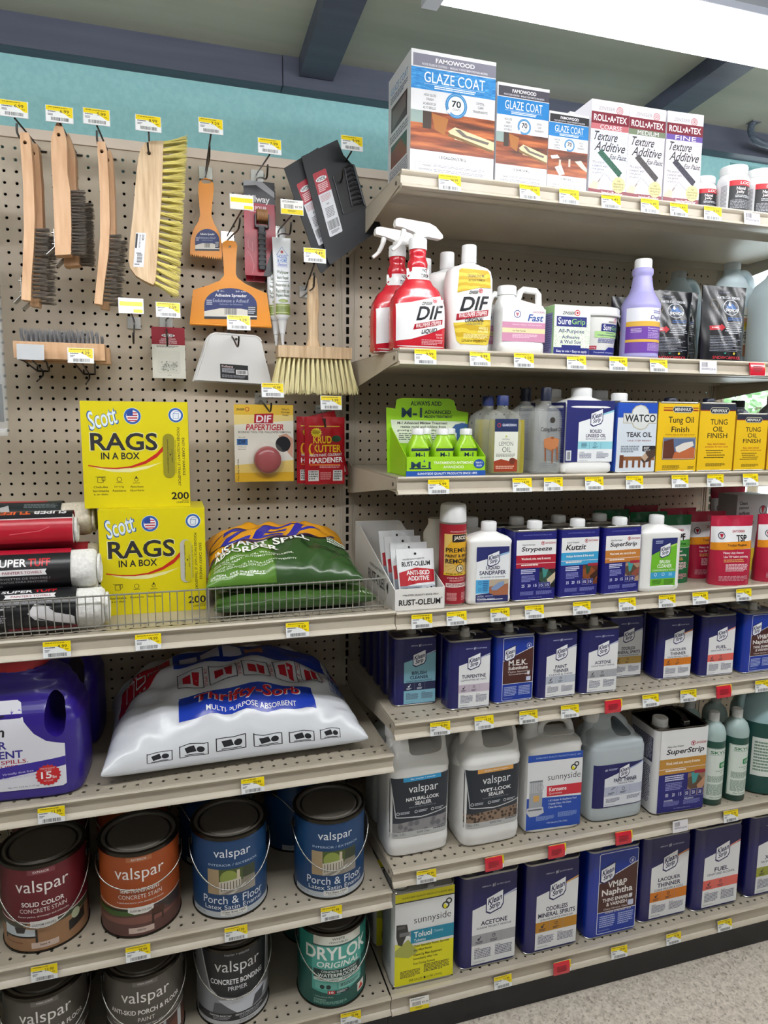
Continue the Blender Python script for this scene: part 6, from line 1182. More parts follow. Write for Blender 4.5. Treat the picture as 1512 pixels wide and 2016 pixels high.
# ------------------------------------------------------------------ rag boxes
YL = '#dacb08'
def rags():
    W, H = .214, .2245; c = Can(W, H); c.rect(0, 0, 100, 100, YL)
    c.text('Scott', 5.6, 6, 34, 24.5, '#2a5aa0', 2, .12, -16).text('Scott', 6.6, 7, 33, 23.5, '#dbe8f6', 1, .12, -16)
    c.ell(47.5, 13.6, 8.2, '#dfe6f0').ell(47.5, 13.6, 7.8, '#2a5ea8').ell(47.5, 13.6, 5.8, '#e6e6ea')
    for i in range(4): c.rect(42.8+abs(i-1.5)*.4, 10+i*2.4, 52.4-abs(i-1.5)*.4, 11.1+i*2.4, '#c02a3c')
    c.poly([(42, 13.4), (42.4, 10.4), (45, 7.9), (48, 7.6), (48, 13.4)], '#2a4a96')
    c.ell(88.5, 12.4, 7.4, '#dfe6f0').ell(88.5, 12.4, 7.0, '#2a5ea8').ell(88.5, 12.4, 5.2, '#e6ebf2').box(86, 11, 91, 15.6, .4, '#5a7ab0').line([(86, 11), (88, 9), (92.6, 9), (91, 11)], .4, '#5a7ab0')
    c.text('RAGS', 7, 28.5, 71, 46.5, '#e9e6b0', 2).text('RAGS', 7.8, 29.2, 70.2, 45.8, '#2f2d30', 2).text('IN A BOX', 17, 47.6, 53, 54.2, '#26242a', 2)
    def sw(y0, ex, th, col): 
        P = [(5, 59), (18, 61.4), (30, 62), (44, 60.6), (58, 55.6), (69, 48.4), (77, 40)]
        c.poly([(x, y+y0) for x, y in P]+[(x+(1.6 if i else 0), y+y0+th*min(1, (6-i)*.35+.25)) for i, (x, y) in reversed(list(enumerate(P)))], col)
    c.poly([(5, 59), (18, 62), (30, 63), (48, 62.4), (62, 60), (74, 57), (60, 63), (44, 66.4), (28, 66), (14, 63)], '#e6e0a0'); sw(0, 0, 1.2, '#c0281c'); c.poly([(44, 60.6), (58, 55.6), (69, 48.4), (77, 40), (77, 44.6), (69, 52.6), (58, 58.6), (44, 62.4)], '#c0281c')
    c.box(13, 71, 18, 75.6, .45, '#3a3820').line([(11, 70.4), (20.4, 70.4)], .45, '#3a3820').box(17, 71, 19.8, 73.8, .4, '#3a3820').ring(33, 73, 2.4, .5, '#3a3820').line([(30, 76), (36, 76)], .5, '#3a3820').ring(49, 73.4, 1.9, .45, '#3a3820').poly([(47.6, 72.4), (49, 69.6), (50.4, 72.4)], '#3a3820').line([(45.6, 76.6), (52.4, 76.6)], .5, '#3a3820')
    for s_, a, q, y, b_ in (('Cloth-like', 9, 22, 79, 1), ('Semblable', 8, 23, 82.6, 1), ('a un tissu', 9, 22, 85.8, 1), ('Strong', 28, 37, 79, 1), ('Resistants', 26.5, 39, 82.6, 1), ('Absorbent', 43, 55.6, 79, 1), ('Absorbants', 42.5, 56, 82.6, 1)): c.text(s_, a, y, q, y+2, '#3a3820', b_)
    c.text('200', 82, 86, 99, 93, '#1f1d20', 2).text('RAGS', 92.6, 93.2, 98.6, 94.6, '#1f1d20', 1).text('CHIFFONS', 86.6, 95, 98.6, 96.8, '#1f1d20', 1)
    c.text('EASY CARRY HANDLE', 93.6, 34, 96.2, 70, '#2a2820', 1, 0, 90).text('POIGNEE FACILITANT LE TRANSPORT', 89, 24, 91.6, 80, '#2a2820', 1, 0, 90).text('ASA PARA TRANSPORTAR CON FACILIDAD', 86.6, 36, 88, 68, '#5a5620', 0, 0, 90)
    return c
def ragbox(label, loc, rz, open_):
    e = empty('rag_box', label, 'box', loc, rz); W, D, H = .214, .125, .2245
    o = mk('box_body', B().box(-W/2, -D/2, 0, W/2, D/2, H), M('#d4c506', .42), e, 30, bev=.001)
    x0 = -W/2+.752*W; x1 = -W/2+.862*W; z0 = H*.28; z1 = H*.70
    cut(o, B().prism(rr2(x0, z0, x1, z1, (x1-x0)/2-.0003, 6), -D/2-.01, -D/2+.02, 'y'))
    a = rags(); a.build(e, flat(-D/2-.0002), 'front_print', rough=.38)
    # carry slot: the front print is cut away by building the slot face slightly proud
    mk('slot_flap', B().prism(rr2(x0, z0, x1, z1, (x1-x0)/2-.0003, 6), -D/2-.0016, -D/2-.0011, 'y'), M('#8f8712' if not open_ else '#b9b6ac', .6), e, 0)
    if open_: mk('slot_tongue', B().prism(rr2(x0+.009, z0+.002, x1-.001, z1-.002, .006, 5), -D/2-.0026, -D/2-.0019, 'y'), M('#c6ba10', .5), e, 0)
    cc = Can(x1-x0, z1-z0); cc.text('PUSH HERE', 74, 36, 84, 64, '#3a3820', 1, 0, 90).poly([(58, 50), (58, 44), (72, 47)], '#2a2820').text('APPUYER ICI \u2022 EMPUJE AQUI', 36, 12, 46, 88, '#2a2820', 1, 0, 90)
    cc.build(e, flat(-D/2-(.0028 if open_ else .0018), (x0+x1)/2, z0), 'slot_print')
    return e
ragbox('yellow rag box reading RAGS IN A BOX, bottom of the stack', (-.501, -.308+.0625, Z['L1']), 0, True)
ragbox('yellow rag box reading RAGS IN A BOX, stacked on top', (-.527, -.272+.0625, Z['L1']+.2248), -2, False)

# ------------------------------------------------------------------ towel rolls
m_cloth = noisy('white_terry', '#d9d8d4', '#e9e8e5', 160, .95, bump=.9); m_cream = noisy('cream_terry', '#c9c0ae', '#ddd5c6', 120, .95, bump=.9)
def roll(label, xr, y, z, r, wrap, art, ang, xw, cloth=None, L=.36, rz=0):
    e = empty('towel_roll', label, 'towel roll', (xr, y, z), rz); rr_ = random.Random(int(abs(xr*y)*1e5)); secs = []
    for i, (x, q) in enumerate([(-L, .9), (-L+.01, 1)]+[(-L+.02+(L-.035)*k/14, 1) for k in range(15)]+[(-.006, .97), (-.001, .86), (0, .7)]):
        secs.append([(x, (r-.002)*q*(1+.03*math.sin(5*a+i*.7)+.02*math.sin(9*a+i))*math.cos(a), (r-.002)*q*(1+.03*math.sin(5*a+i*.7))*math.sin(a)) for a in [2*PI*k/30 for k in range(30)]])
    mk('cloth', B().loft(secs), cloth or m_cloth, e, 70)
    P = [(.001+.003*(k/40), (.003+(r-.010)*k/46)*math.cos(k*.42), (.003+(r-.010)*k/46)*math.sin(k*.42)) for k in range(46)]
    mk('rolled_end', B().tube(P, .0032, 6), cloth or m_cloth, e, 60)
    x0, x1 = -L+.03, xw
    mk('wrapper', B().loft([[(x, (r+.0012)*math.cos(a), (r+.0012)*math.sin(a)) for a in [2*PI*k/40 for k in range(40)]] for x in (x0, x1)], (0, 0)), M(wrap, .28, coat=.5), e, 60)
    if art:
        am = math.radians(ang)
        art.build(e, lambda u, v, h: ((x1-art.W/2)+u, -(r+.0016+h)*math.cos(am+(v-art.H/2)/r), (r+.0016+h)*math.sin(am+(v-art.H/2)/r)), 'print', su=.05, sv=.006, rough=.28)
    return e
def towel_art(r, hand=False, kind=1):
    c = Can(.30, r*2.5); c.rect(0, 0, 100, 100, '#1b1b1f')
    if kind == 1:
        c.text('SUPER', 55, 32, 74, 48, '#e6e4e6', 2).text('TUFF', 75, 32, 88, 48, '#c8202c', 2).poly([(56, 53), (86, 53), (85, 58), (86, 64), (56, 64), (57, 58)], '#dcdadc').text("PAINTER'S TOWELS", 60, 56, 83, 61, '#8a1c34', 1).text('SERVIETTES DE PEINTRE /', 56, 68, 88, 72, '#8f8d93', 1).text('TRAPOS PARA PINTORES', 57, 75, 86, 79, '#8f8d93', 1).greek(40, 84, 60, 92, 3, '#a9a7ad').rect(0, 0, 100, 20, '#a8182e')
    elif kind == 2:
        c.text('SUPER', 56, 8, 74, 18, '#e6e4e6', 2).text('TUFF', 75, 8, 88, 18, '#c8202c', 2).poly([(58, 22), (88, 22), (87, 27), (88, 32), (58, 32), (59, 27)], '#dcdadc').text("PAINTER'S TOWELS", 62, 24.6, 85, 29.6, '#8a1c34', 1).text('TRAPOS PARA PINTORES', 58, 36, 86, 40, '#8f8d93', 1).greek(44, 46, 66, 54, 2, '#c9c7cc').greek(42, 62, 60, 78, 4, '#a9a7ad')
        c.poly([(76, 44), (84, 50), (92, 60), (99, 72), (99, 92), (86, 80), (76, 74), (72, 62)], '#d9d7da').poly([(84, 52), (96, 56), (96, 68), (88, 62)], '#17171a').ell(76, 60, 2.6, '#e9e7ea').line([(78, 72), (88, 82), (99, 90)], .7, '#3a383c').rect(60, 92, 100, 100, '#8c1830')
    elif kind == 3:
        c.rect(0, 0, 100, 100, '#b0182c').rect(0, 4, 100, 46, '#1b1b1f').text('TUFF', 56, 14, 74, 34, '#e0602a', 2, 0, 180).text('SUPER', 75, 14, 96, 34, '#e6e4e6', 2, 0, 180).rect(0, 46, 100, 48.6, '#c9b9bc').line([(62, 80), (80, 74), (86, 66)], .5, '#d8606a')
    else:
        c.rect(0, 0, 100, 100, '#22292a').rect(0, 0, 90, 14, '#a8202c').greek(76, 22, 98, 36, 3, '#6b7476').greek(76, 46, 98, 60, 3, '#7b8486').poly([(48, 60), (62, 52), (72, 66), (76, 84), (64, 80), (52, 74)], '#d5d4d2').poly([(60, 34), (66, 26), (68, 50), (62, 46)], '#a9a8a6').greek(78, 78, 99, 84, 1, '#b9b7b9')
    return c
zL = Z['L1']
roll('towel roll with a black wrapper and a pointing hand, front bottom one', -.594, -.382, zL+.0425, .040, '#1b1b1f', towel_art(.040, True, 2), 22, -.050)
roll('towel roll with a black wrapper reading PAINTER\'S TOWELS, second layer', -.610, -.3385, zL+.113, .040, '#1b1b1f', towel_art(.040, False, 1), 18, -.046)
roll('towel roll with a red wrapper and an upside-down name, third layer', -.655, -.297, zL+.188, .0362, '#a8182e', towel_art(.037, False, 3), 40, .0, rz=2)
roll('cream towel roll with a dark green-black wrapper on top at the back', -.626, -.222, zL+.198, .0375, '#22292a', towel_art(.036, False, 4), 24, -.058, m_cream, rz=-3)
roll('towel roll with a red wrapper behind the front bottom one', -.613, -.2975, zL+.0425, .0385, '#a8182e', None, 0, -.05); roll('towel roll in the bottom layer, third from the front', -.613, -.214, zL+.0425, .0385, '#1b1b1f', None, 0, -.05)
roll('towel roll in the second layer with a red end band, behind the black one', -.613, -.2555, zL+.1125, .0385, '#a8182e', None, 0, -.02, m_cream)

# ------------------------------------------------------------------ green absorbent bags
m_gbag = M('#2c4f1c', .22, coat=.35)
def zep(W, H):
    c = Can(W, H); c.rect(0, 0, 100, 100, '#3c6420').poly([(0, 50), (44, 46), (46, 100), (0, 100)], '#56802e').poly([(46, 46), (100, 44), (100, 100), (46, 100)], '#33512a').poly([(0, 0), (100, 0), (100, 40), (75, 42), (40, 47), (0, 62)], '#dc9a1c')
    c.ell(42, 36, 38, '#3a2a52', 11).ell(42, 36, 35, '#dc9a1c', 9).text('ZEP', 18, 27, 70, 44, '#2c2c9c', 2, .5, -3).poly([(0, 60), (30, 48), (62, 42.6), (100, 40), (100, 41), (62, 44), (30, 50), (0, 63)], '#3a2a52')
    c.text('INSTANT SPILL', 14, 49, 62, 55, '#eef0ea', 2, 0, -3).text('ABSORBER', 13, 56.5, 48, 62, '#eef0ea', 2, 0, -3)
    for i, s_ in enumerate(('ABSORBS IN SECONDS: OIL, WATER,', 'ANTIFREEZE, PAINT, AUTOMOTIVE FLUIDS,', 'OTHER LIQUIDS', 'TAKES UP LESS SPACE, ULTRA-LIGHTWEIGHT', "GRANULES WON'T SCRATCH FLOORS")): c.text(s_, 13, 64+i*3, 13+len(s_)*1.1, 66+i*3, '#dfe8d6', 1, 0, -2)
    c.text('CAUTION.', 10, 82, 23, 85, '#eef0ea', 2).text('EYE IRRITANT.', 25, 82.4, 42, 84.8, '#eef0ea', 1).greek(10, 86, 42, 89, 2, '#cfe0c4').greek(72, 46, 88, 51, 3, '#dfe8d6').line([(58, 55), (62, 60), (74, 62), (88, 61)], .8, '#1c3a18')
    c.it = [([(x, 100-(100-y)*.86) for x, y in vs], fs, cl, b_, L+1) for vs, fs, cl, b_, L in c.it]; c.it.insert(0, ([(0, 20), (100, 20), (100, 0), (0, 0)], [(0, 1, 2, 3)], '#dc9a1c', (0, 0, 100, 20), 1))
    return c
zb, _ = pillow('absorbent_bag', 'green bag with an orange top reading INSTANT SPILL ABSORBER, upper one', 'bag', .335, .27, .082, m_gbag, zep(.335, .27), (-.226, -.262, zL+.070), -2, 3, 2.6, .0042, seam=.22); zb.rotation_euler.x = math.radians(10)
zb2, _ = pillow('absorbent_bag', 'green bag under the one reading INSTANT SPILL ABSORBER', 'bag', .350, .27, .056, m_gbag, Can(.35, .27).rect(0, 0, 100, 100, '#3f5e2a').rect(0, 0, 100, 25, '#e6a01c').text('15 LBS', 80, 84, 95, 88, '#dfe8d6', 1), (-.212, -.275, zL), 1, 5, 3, .003, seam=.45)
mk('bag_support', B().box(0, 0, 0, 0, 0, 0), [], zb2, 0) if False else None

# ------------------------------------------------------------------ white absorbent bag
c = Can(.56, .36); c.rect(0, 0, 100, 100, '#d6d9df').rect(34, 32, 82, 48, '#1c3cae').poly([(13, 38), (33, 34), (33, 44), (26, 52), (11, 62)], '#b82030').poly([(86, 32), (94, 34), (97, 60), (92, 62), (86, 46)], '#1c3cae').text('Thrifty', 87.5, 36, 93.5, 56, '#b82030', 2, 0, 75)
for i in range(3): c.box(16+i*4.8, 41, 19.6+i*4.8, 52-i*3, .4, '#d6d9df')
for i in range(4): c.rect(36+i*6, 37, 41+i*6, 45, '#c9cde6' if i < 3 else '#b86a50')
for i in range(5):
    x = 35+i*8.6; c.box(x, 52, x+7, 63, .25, '#4a4a55').rect(x+1.4, 54.6, x+3.6, 60, '#b82030').poly([(x+4, 53.6), (x+6, 54.6), (x+5.6, 61.6), (x+4.2, 60.6)], '#b82030').text('OIL SPILLS', x+7.3, 53, x+8.1, 62, '#b82030', 1, 0, 90)
c.box(80, 52, 90, 64, .25, '#2a4a96').bars(81, 53, 89, 63, '#2a4a96', 14).rect(35, 67, 71, 80, '#1c3cae').text('Thrifty-Sorb', 39, 68, 67, 74.6, '#e6e6ea', 2, .1).text('Thrifty-Sorb', 39.4, 68.4, 66.6, 74.2, '#c8202c', 2, .1).text('MULTI-PURPOSE ABSORBENT', 42, 76, 65, 78.6, '#e6e6ea', 1)
for i in range(6):
    x = 26+i*9; c.box(x, 92, x+7, 98.4, .25, '#2a2a30').poly([(x+1.2, 93.6), (x+3.6, 93), (x+4.2, 96), (x+1.8, 96.6)], '#2a2a30').ell(x+5.2, 95, 1.0, '#2a2a30').rect(x+1.2, 97.2, x+6, 97.6, '#2a2a30')
pillow('absorbent_bag', 'large white bag of absorbent with a blue panel and red print', 'bag', .565, .375, .178, M('#d0d4dc', .3, coat=.25), c, (-.336, -.222, Z['L2']), 1, 11, 2.3, .0075, seam=.17)

# ------------------------------------------------------------------ purple jugs
m_purp = M('#2f1c86', .32, coat=.3)
PS = [(0, .225, .150, 5, 0), (.006, .238, .162, 5, 0), (.03, .240, .164, 5.5, 0), (.150, .240, .164, 5.5, 0), (.172, .232, .158, 5, -.002), (.200, .220, .128, 4, -.006), (.228, .204, .112, 3.4, -.010), (.245, .160, .106, 3, -.008), (.252, .128, .104, 2.4, -.003), (.256, .112, .108, 2, 0)]
def pj(label, loc, lab=True):
    e = empty('plastic_jug', label, 'jug', loc, -4); S = dense(PS, 5); o = vessel(S, m_purp, e, 'body', 64, 60)
    cut(o, B().prism([*sc([(.062, .140), (.078, .126), (.092, .136), (.096, .170), (.088, .200), (.074, .212), (.062, .198), (.058, .165)])], -.1, .1, 'y'))
    ribcap(.054, .028, M('#b8222c', .4), e, (0, 0, .254), name='cap')
    if lab:
        c = Can(.215, .185); c.poly([(0, 3), (60, 3), (63, 6), (66, 24), (74, 38), (84, 47), (99, 52), (99, 97), (96, 99), (0, 99)], '#dedee8')
        c.text('Super', 20, 14, 50, 26, '#26242c', 2, .1, 0, 2).text('Clean', 19, 28, 50, 40, '#26242c', 2, .1, 0, 2).poly([(54, 9), (56, 4), (58, 8), (62, 6), (60, 10), (64, 13), (58, 12.6), (56, 16), (54.6, 12), (50, 12)], '#5a50b0')
        c.text('FLOOR', 16, 43.6, 51, 52.4, '#322a8a', 2).text('ABSORBENT', 4, 54.4, 64, 63, '#322a8a', 2).text('ABSORBS SPILLS.', 10, 65, 68, 69.4, '#a8203c', 1, 0, 0, 1.5).text('SUPER EASY. SUPER FAST.', 4, 70.8, 78, 75, '#a8203c', 1, 0, 0, 2)
        c.poly([(0, 78), (99, 66), (99, 76), (0, 92)], '#3a2a96').text('Virtually dust free', 46, 78, 72, 81, '#c9c6ea', 1, 0, 0, 2).text('Easy to pour and store', 46, 82.5, 76, 85.5, '#c9c6ea', 1, 0, 0, 2)
        c.poly([(84+(11 if k % 2 else 9.6)*math.cos(2*PI*k/36), 85+(12 if k % 2 else 10.6)*math.sin(2*PI*k/36)) for k in range(36)], '#c8242c').text('15', 78, 81, 87, 89, '#f0eaec', 2).text('EQUIVALENT', 78, 76.6, 90, 78.6, '#e8c9cc', 1).text('UP TO', 81, 79, 87, 80.6, '#e8c9cc', 1).text('OF CLAY', 80, 90.4, 88, 92.2, '#e8c9cc', 1).text('lbs', 87.6, 86, 91, 89, '#f0eaec', 1).text('Net Wt. 3.25 lbs (1.47 kg)', 50, 94.6, 76, 96.6, '#4a4858')
        c.build(e, front_map(S, .022, -.013), 'label', su=.012, sv=.03, rough=.3)
    return e
pj('large purple jug with a red cap and white label at the left edge', (-.764, -.332, Z['L2']))
pj('second purple jug behind the labelled one, its handle showing', (-.752, -.125, Z['L2']), False)

# ------------------------------------------------------------------ hooks and hanging goods
m_wire = M('#3b3836', .35, .8); m_chr = M('#b9b9b6', .25, .9)
def hook(bx, tip, tag, price, kind, label, plate=True, ytip=-.21, ytag=-.232, hole=None):
    """bx, tip, tag: base on the board, wire tip and tag centre"""
    a = AY(*bx, -.002); tp = AY(*tip, ytip) if tip else None; tg = AY(*tag, ytag) if tag else None
    e = empty('pegboard_hook', label, 'hook', (a.x, 0, a.z)); L = lambda p: (p[0]-a.x, p[1], p[2]-a.z)
    if plate:
        mk('back_plate', B().box(-.0155, -.0035, -.014, .0155, -.0015, .014), m_chr, e, 0, bev=.0006)
    else:
        mk('back_plate', B().tube([(-.0127, .002, .003), (-.0127, -.006, 0), (.0127, -.006, 0), (.0127, .002, .003)], .0022), m_wire, e)
    if tp:
        q = hole if hole is not None else Vector((a.x+(tp.x-a.x)*.8, ytip*.86, min(a.z, tp.z)-.02)); Q = L(q)
        mk('prong', B().tube(smooth([(0, -.004, -.006), (Q[0]*.5, Q[1]*.5, -.006+(Q[2]+.006)*.45), Q, (L(tp)[0], ytip*.985, (L(tp)[2]+Q[2])/2), L(tp)], 5), .0021), m_wire, e, 60)
    if tg:
        mk('scan_wire', B().tube([(0, -.004, .006), (L(tg)[0], ytag+.004, L(tg)[2]-.016), (L(tg)[0], ytag+.003, L(tg)[2]-.002)], .0019), m_wire, e, 60)
        T = empty('tag_holder', None, None, L(tg), 0); T.parent = e; T.rotation_euler.x = math.radians(-8)
        T2 = mk('tag_card', B().box(-.0255, 0, -.0165, .0255, .001, .0165), M('#dfe1e4', .25), T, 0, bev=.0004); bpy.data.objects.remove(T); T2.parent = e; T2.location = L(tg); T2.rotation_euler.x = math.radians(-8)
        tag_art(price, kind, int(abs(tg.x)*999) % 89).build(T2, flat(-.0002, 0, -.0155), 'tag_print', rough=.3)
    return e
def hn(k): return 'dark wire hook with a price tag holding the '+k
hook((79, 299), (33, 243), (27, 214), '6.99', 'y', hn('leftmost wire brushes'), False, hole=AY(52.3, 287, -.2))
hook((150, 306), (115.6, 257), (117, 225), '6.99', 'y', hn('wide pointed wire brushes'), False, hole=AY(118, 272, -.2))
hook((217, 314), (190.6, 257), (190, 230), '5.99', 'y', hn('narrow wire brush third from left'), False, hole=AY(201.7, 304, -.2))
hook((296, 320), (291, 281), (292, 243), '8.99', 'y', hn('yellow-bristled counter brush'), False, hole=AY(293.5, 307, -.17))
hook((405, 341), (412.5, 284), (415, 248), '7.29', 'y', hn('small orange spreader'))
hook((506, 347), (527, 324), (531, 288), '7.99', 'y', hn('seam roller card'))
hook((448, 468), (472, 428), (476, 398), '', 'b', 'dark wire hook with a blank yellow tag holding the large orange spreader')
hook((549, 457), (573, 437), (575, 408), '$7.59', 'wy', hn('white repair tubes'))
hook((650, 372), (675, 329), (693, 282), '9.99', 'y', hn('black plastic shields'), ytip=-.215)
hook((601, 575), (619, 537), (620, 503), '9.49', 'y', hn('wide block brush'))
hook((327, 634), (329, 660), (331, 610), '2.59', 'y', hn('small card of glazing points'), ytip=-.20, ytag=-.21)
hook((264, 636), (262, 655), (258, 602), '', 'b', 'empty wire hook with a blank yellow tag left of the glazing points card', ytip=-.20, ytag=-.21)
hook((452, 652), (470, 662), (470, 635), '3.29', 'y', hn('white trapezoid guides'))
hook((513, 784), (534, 793), (537, 768), '10.99', 'y', hn('yellow blister card'))
hook((632, 808), (640, 824), (652, 793), '3.99', 'y', hn('red packets'))
# wooden brushes
m_bw = NT('brush_wood'); n_ = m_bw.noise(14, 5, m_bw.map((6, 6, .8))); m_bw.col(m_bw.ramp(n_, [(.3, '#c69a72'), (.7, '#dbb48e')])); m_bw.set(Roughness=.5); m_bw = m_bw.m
m_pw = NT('pale_pine'); n_ = m_pw.noise(18, 6, m_pw.map((7, 7, .6))); m_pw.col(m_pw.ramp(n_, [(.3, '#c4a27c'), (.55, '#ddc19c'), (.75, '#e6cfb0')])); m_pw.set(Roughness=.5); m_pw = m_pw.m
m_steel = M('#8a847e', .45, .2); m_yb = M('#fdf3a4', .6); m_yb2 = M('#faf0bc', .6)
def tufts(b, pts, n, r, spread, rr_, seg=3):
    """pts: list of (root, tip); n hairs per tuft"""
    for a, t in pts:
        a, t = Vector(a), Vector(t)
        for k in range(n):
            j = Vector((rr_.uniform(-1, 1), rr_.uniform(-1, 1), rr_.uniform(-1, 1)))
            b.tube([a+j*spread*.35, t+Vector((rr_.uniform(-1, 1), rr_.uniform(-1, 1), rr_.uniform(-1, 1)))*spread], [r, r*.75], seg)
def wirebrush(label, sil, yc, th, hole, rows, blen, scr=None, rough=1, nrow=3, loc=None):
    """sil: side silhouette (x, z) relative to the hole; bristle rows between the two ends of rows"""
    e = empty('wire_brush', label, 'brush', (hole.x, yc, hole.z)); o = mk('wooden_handle', B().prism(sil, -th/2, th/2, 'y'), m_bw, e, 30, bev=.0015)
    cut(o, B().loft([[(.0036*math.cos(2*PI*k/14), y, .0036*math.sin(2*PI*k/14)-.001) for k in range(14)] for y in (-.03, .03)]))
    rr_ = random.Random(5); (x0, z0), (x1, z1), n = rows; P = []
    for i in range(n):
        q = i/(n-1); x = x0+(x1-x0)*q; z = z0+(z1-z0)*q
        for j in range(nrow): y = th*.72*(j/(nrow-1)-.5); P.append(((x-.002, y, z), (x+blen+rr_.uniform(-.001, .002), y*1.15, z+.001+rr_.uniform(-.002, .002))))
    b = B(); tufts(b, P, 11, .00042, .0030, rr_); mk('wire_bristles', b, m_steel, e, 0)
    if scr:
        b = B(); (sx, sz) = scr; b.box(sx-.0008, -th*.42, sz-.030, sx, th*.42, sz+.006)
        b.loft([[(sx, y, sz-.028), (sx, y, sz-.0295), (sx-.016, y, sz-.046), (sx-.0165, y, sz-.0445)] for y in (-th*.5, th*.5)])
        for zz in (sz, sz-.022): b.box(sx-.006, -.004, zz, sx+.007, .004, zz+.0015)
        mk('metal_scraper', b, m_chr, e, 0)
    return e
h1 = AY(52.3, 286, -.2)
s1 = [(-.0085, .017), (.0075, .019), (.0105, .005), (.012, -.06), (.0105, -.14), (.0055, -.20), (-.002, -.26), (-.006, -.308), (-.0235, -.306), (-.018, -.25), (-.011, -.17), (-.0075, -.08), (-.0085, -.01)]
w1 = wirebrush('narrow wire brush with a metal scraper at its foot, leftmost', s1, -.205, .026, h1, ((.0065, -.165), (-.005, -.298), 17), .026, (-.022, -.268))
dup(w1, (h1.x+.009, -.165, h1.z-.006), -3, 'second scraper wire brush right behind the leftmost one')
h3 = AY(201.7, 303, -.2); s3 = [(x*.92-(.006 if z < -.2 else 0)*(-z-.2)/.1, z) for x, z in s1]
w3 = wirebrush('narrow wire brush without a scraper, third from the left', s3, -.205, .026, h3, ((.005, -.165), (-.012, -.296), 17), .024)
dup(w3, (h3.x+.009, -.168, h3.z-.004), -3, 'wire brush right behind the narrow one third from the left')
h2 = AY(118, 271.5, -.2)
s2 = [(.003, .032), (.010, .012), (.0145, -.012), (.0135, -.045), (.013, -.075), (.0165, -.105), (.0155, -.17), (.012, -.232), (-.018, -.236), (-.0165, -.17), (-.0155, -.09), (-.016, -.04), (-.0145, -.01), (-.007, .012)]
w2 = wirebrush('wide wire brush with a pointed handle and metal scraper', s2, -.205, .030, h2, ((.0155, -.106), (.012, -.228), 20), .026, (-.018, -.190), nrow=4)
dup(w2, (h2.x+.011, -.160, h2.z-.012), -3, 'second pointed wire brush right behind the wide one')
# counter brush
h4 = AY(293.5, 305, -.17); Pm = lambda x, y, Y=-.17: AY(x, y, Y)
cb = empty('counter_brush', 'pale wooden counter brush with long yellow bristles on its right side', 'brush', (h4.x, -.17, h4.z))
L4_ = lambda p: (p[0]-h4.x, p[2]-h4.z)
sil = [L4_(Pm(*q)) for q in ((277, 298), (287, 285), (300, 282), (322, 282), (321, 300), (319, 380), (312, 480), (306, 555), (302, 563), (285, 555), (268, 545), (257, 530), (254, 515), (256, 480), (262, 430), (267, 370), (272, 320))]
o = mk('wooden_block', B().prism(sil, -.014, .014, 'y'), m_pw, cb, 30, bev=.003)
cut(o, B().loft([[(.0042*math.cos(2*PI*k/14), y, .0042*math.sin(2*PI*k/14)-.001) for k in range(14)] for y in (-.03, .03)]))
rr_ = random.Random(9); P = []
for i in range(21):
    q = i/20; a = L4_(Pm(321-15*q, 285+272*q)); t_ = L4_(Pm(364-16*q, 277+302*q))
    for yy in (-.008, 0, .008): P.append(((a[0]-.002, yy, a[1]), (t_[0]+rr_.uniform(-.001, .001), yy*1.3, t_[1]+rr_.uniform(-.001, .001))))
b = B(); tufts(b, P, 34, .0007, .0064, rr_); mk('yellow_bristles', b, m_yb, cb, 0)
c = Can(.020, .058); c.rect(0, 0, 100, 100, '#e2e3e8').rect(2, 3, 22, 45, '#22242c').text('DQB', 60, 6, 84, 22, '#22242c', 2, 0, 90).text('BENCH BRUSH', 38, 6, 52, 44, '#3a3c46', 1, 0, 90).greek(20, 58, 80, 64, 1, '#4a4c56').bars(30, 62, 80, 88, '#22242c', 14, 5, False).greek(10, 90, 80, 97, 1, '#6a6c76')
a = Pm(268, 461); q = Pm(288, 462); r_ = Pm(263, 528); S_ = lambda p: Vector((p[0]-h4.x, -.0145, p[2]-h4.z))
def quad(TL, TR, BL, W, H): return lambda u, v, h: BL+(TR-TL)*(u/W+.5)+(TL-BL)*(v/H)+Vector((0, -h, 0))
c.build(cb, quad(S_(a), S_(q), S_(r_), .020, .058), 'sticker')
# orange spreaders
m_or = M('#ea9410', .35, sss=.1)
def spreader(label, pts, y, hole, holepts, art, corners, teeth=None, hz=None):
    c0 = AY(*hole, y); e = empty('adhesive_spreader', label, 'spreader', (c0.x, y, c0.z)); L = lambda p: (AY(*p, y).x-c0.x, AY(*p, y).z-c0.z)
    P = [L(p) for p in pts]
    if teeth:
        a, b_ = L(teeth[0]), L(teeth[1]); n = teeth[2]; T = []
        for i in range(n):
            for f_, d in ((0, 0), (.5, .006)): q = (i+f_)/n; T.append((a[0]+(b_[0]-a[0])*q, a[1]+(b_[1]-a[1])*q-d))
        P = P+T
    o = mk('plastic_blade', B().prism(P, -.003, .003, 'y'), m_or, e, 40, bev=.0012 if not teeth else 0)
    cut(o, B().prism([L(p) for p in holepts], -.02, .02, 'y'))
    A, Bq, Cq = [Vector((L(p)[0], -.0034, L(p)[1])) for p in corners]; art.build(e, quad(A, Bq, Cq, art.W, art.H), 'label')
    return e
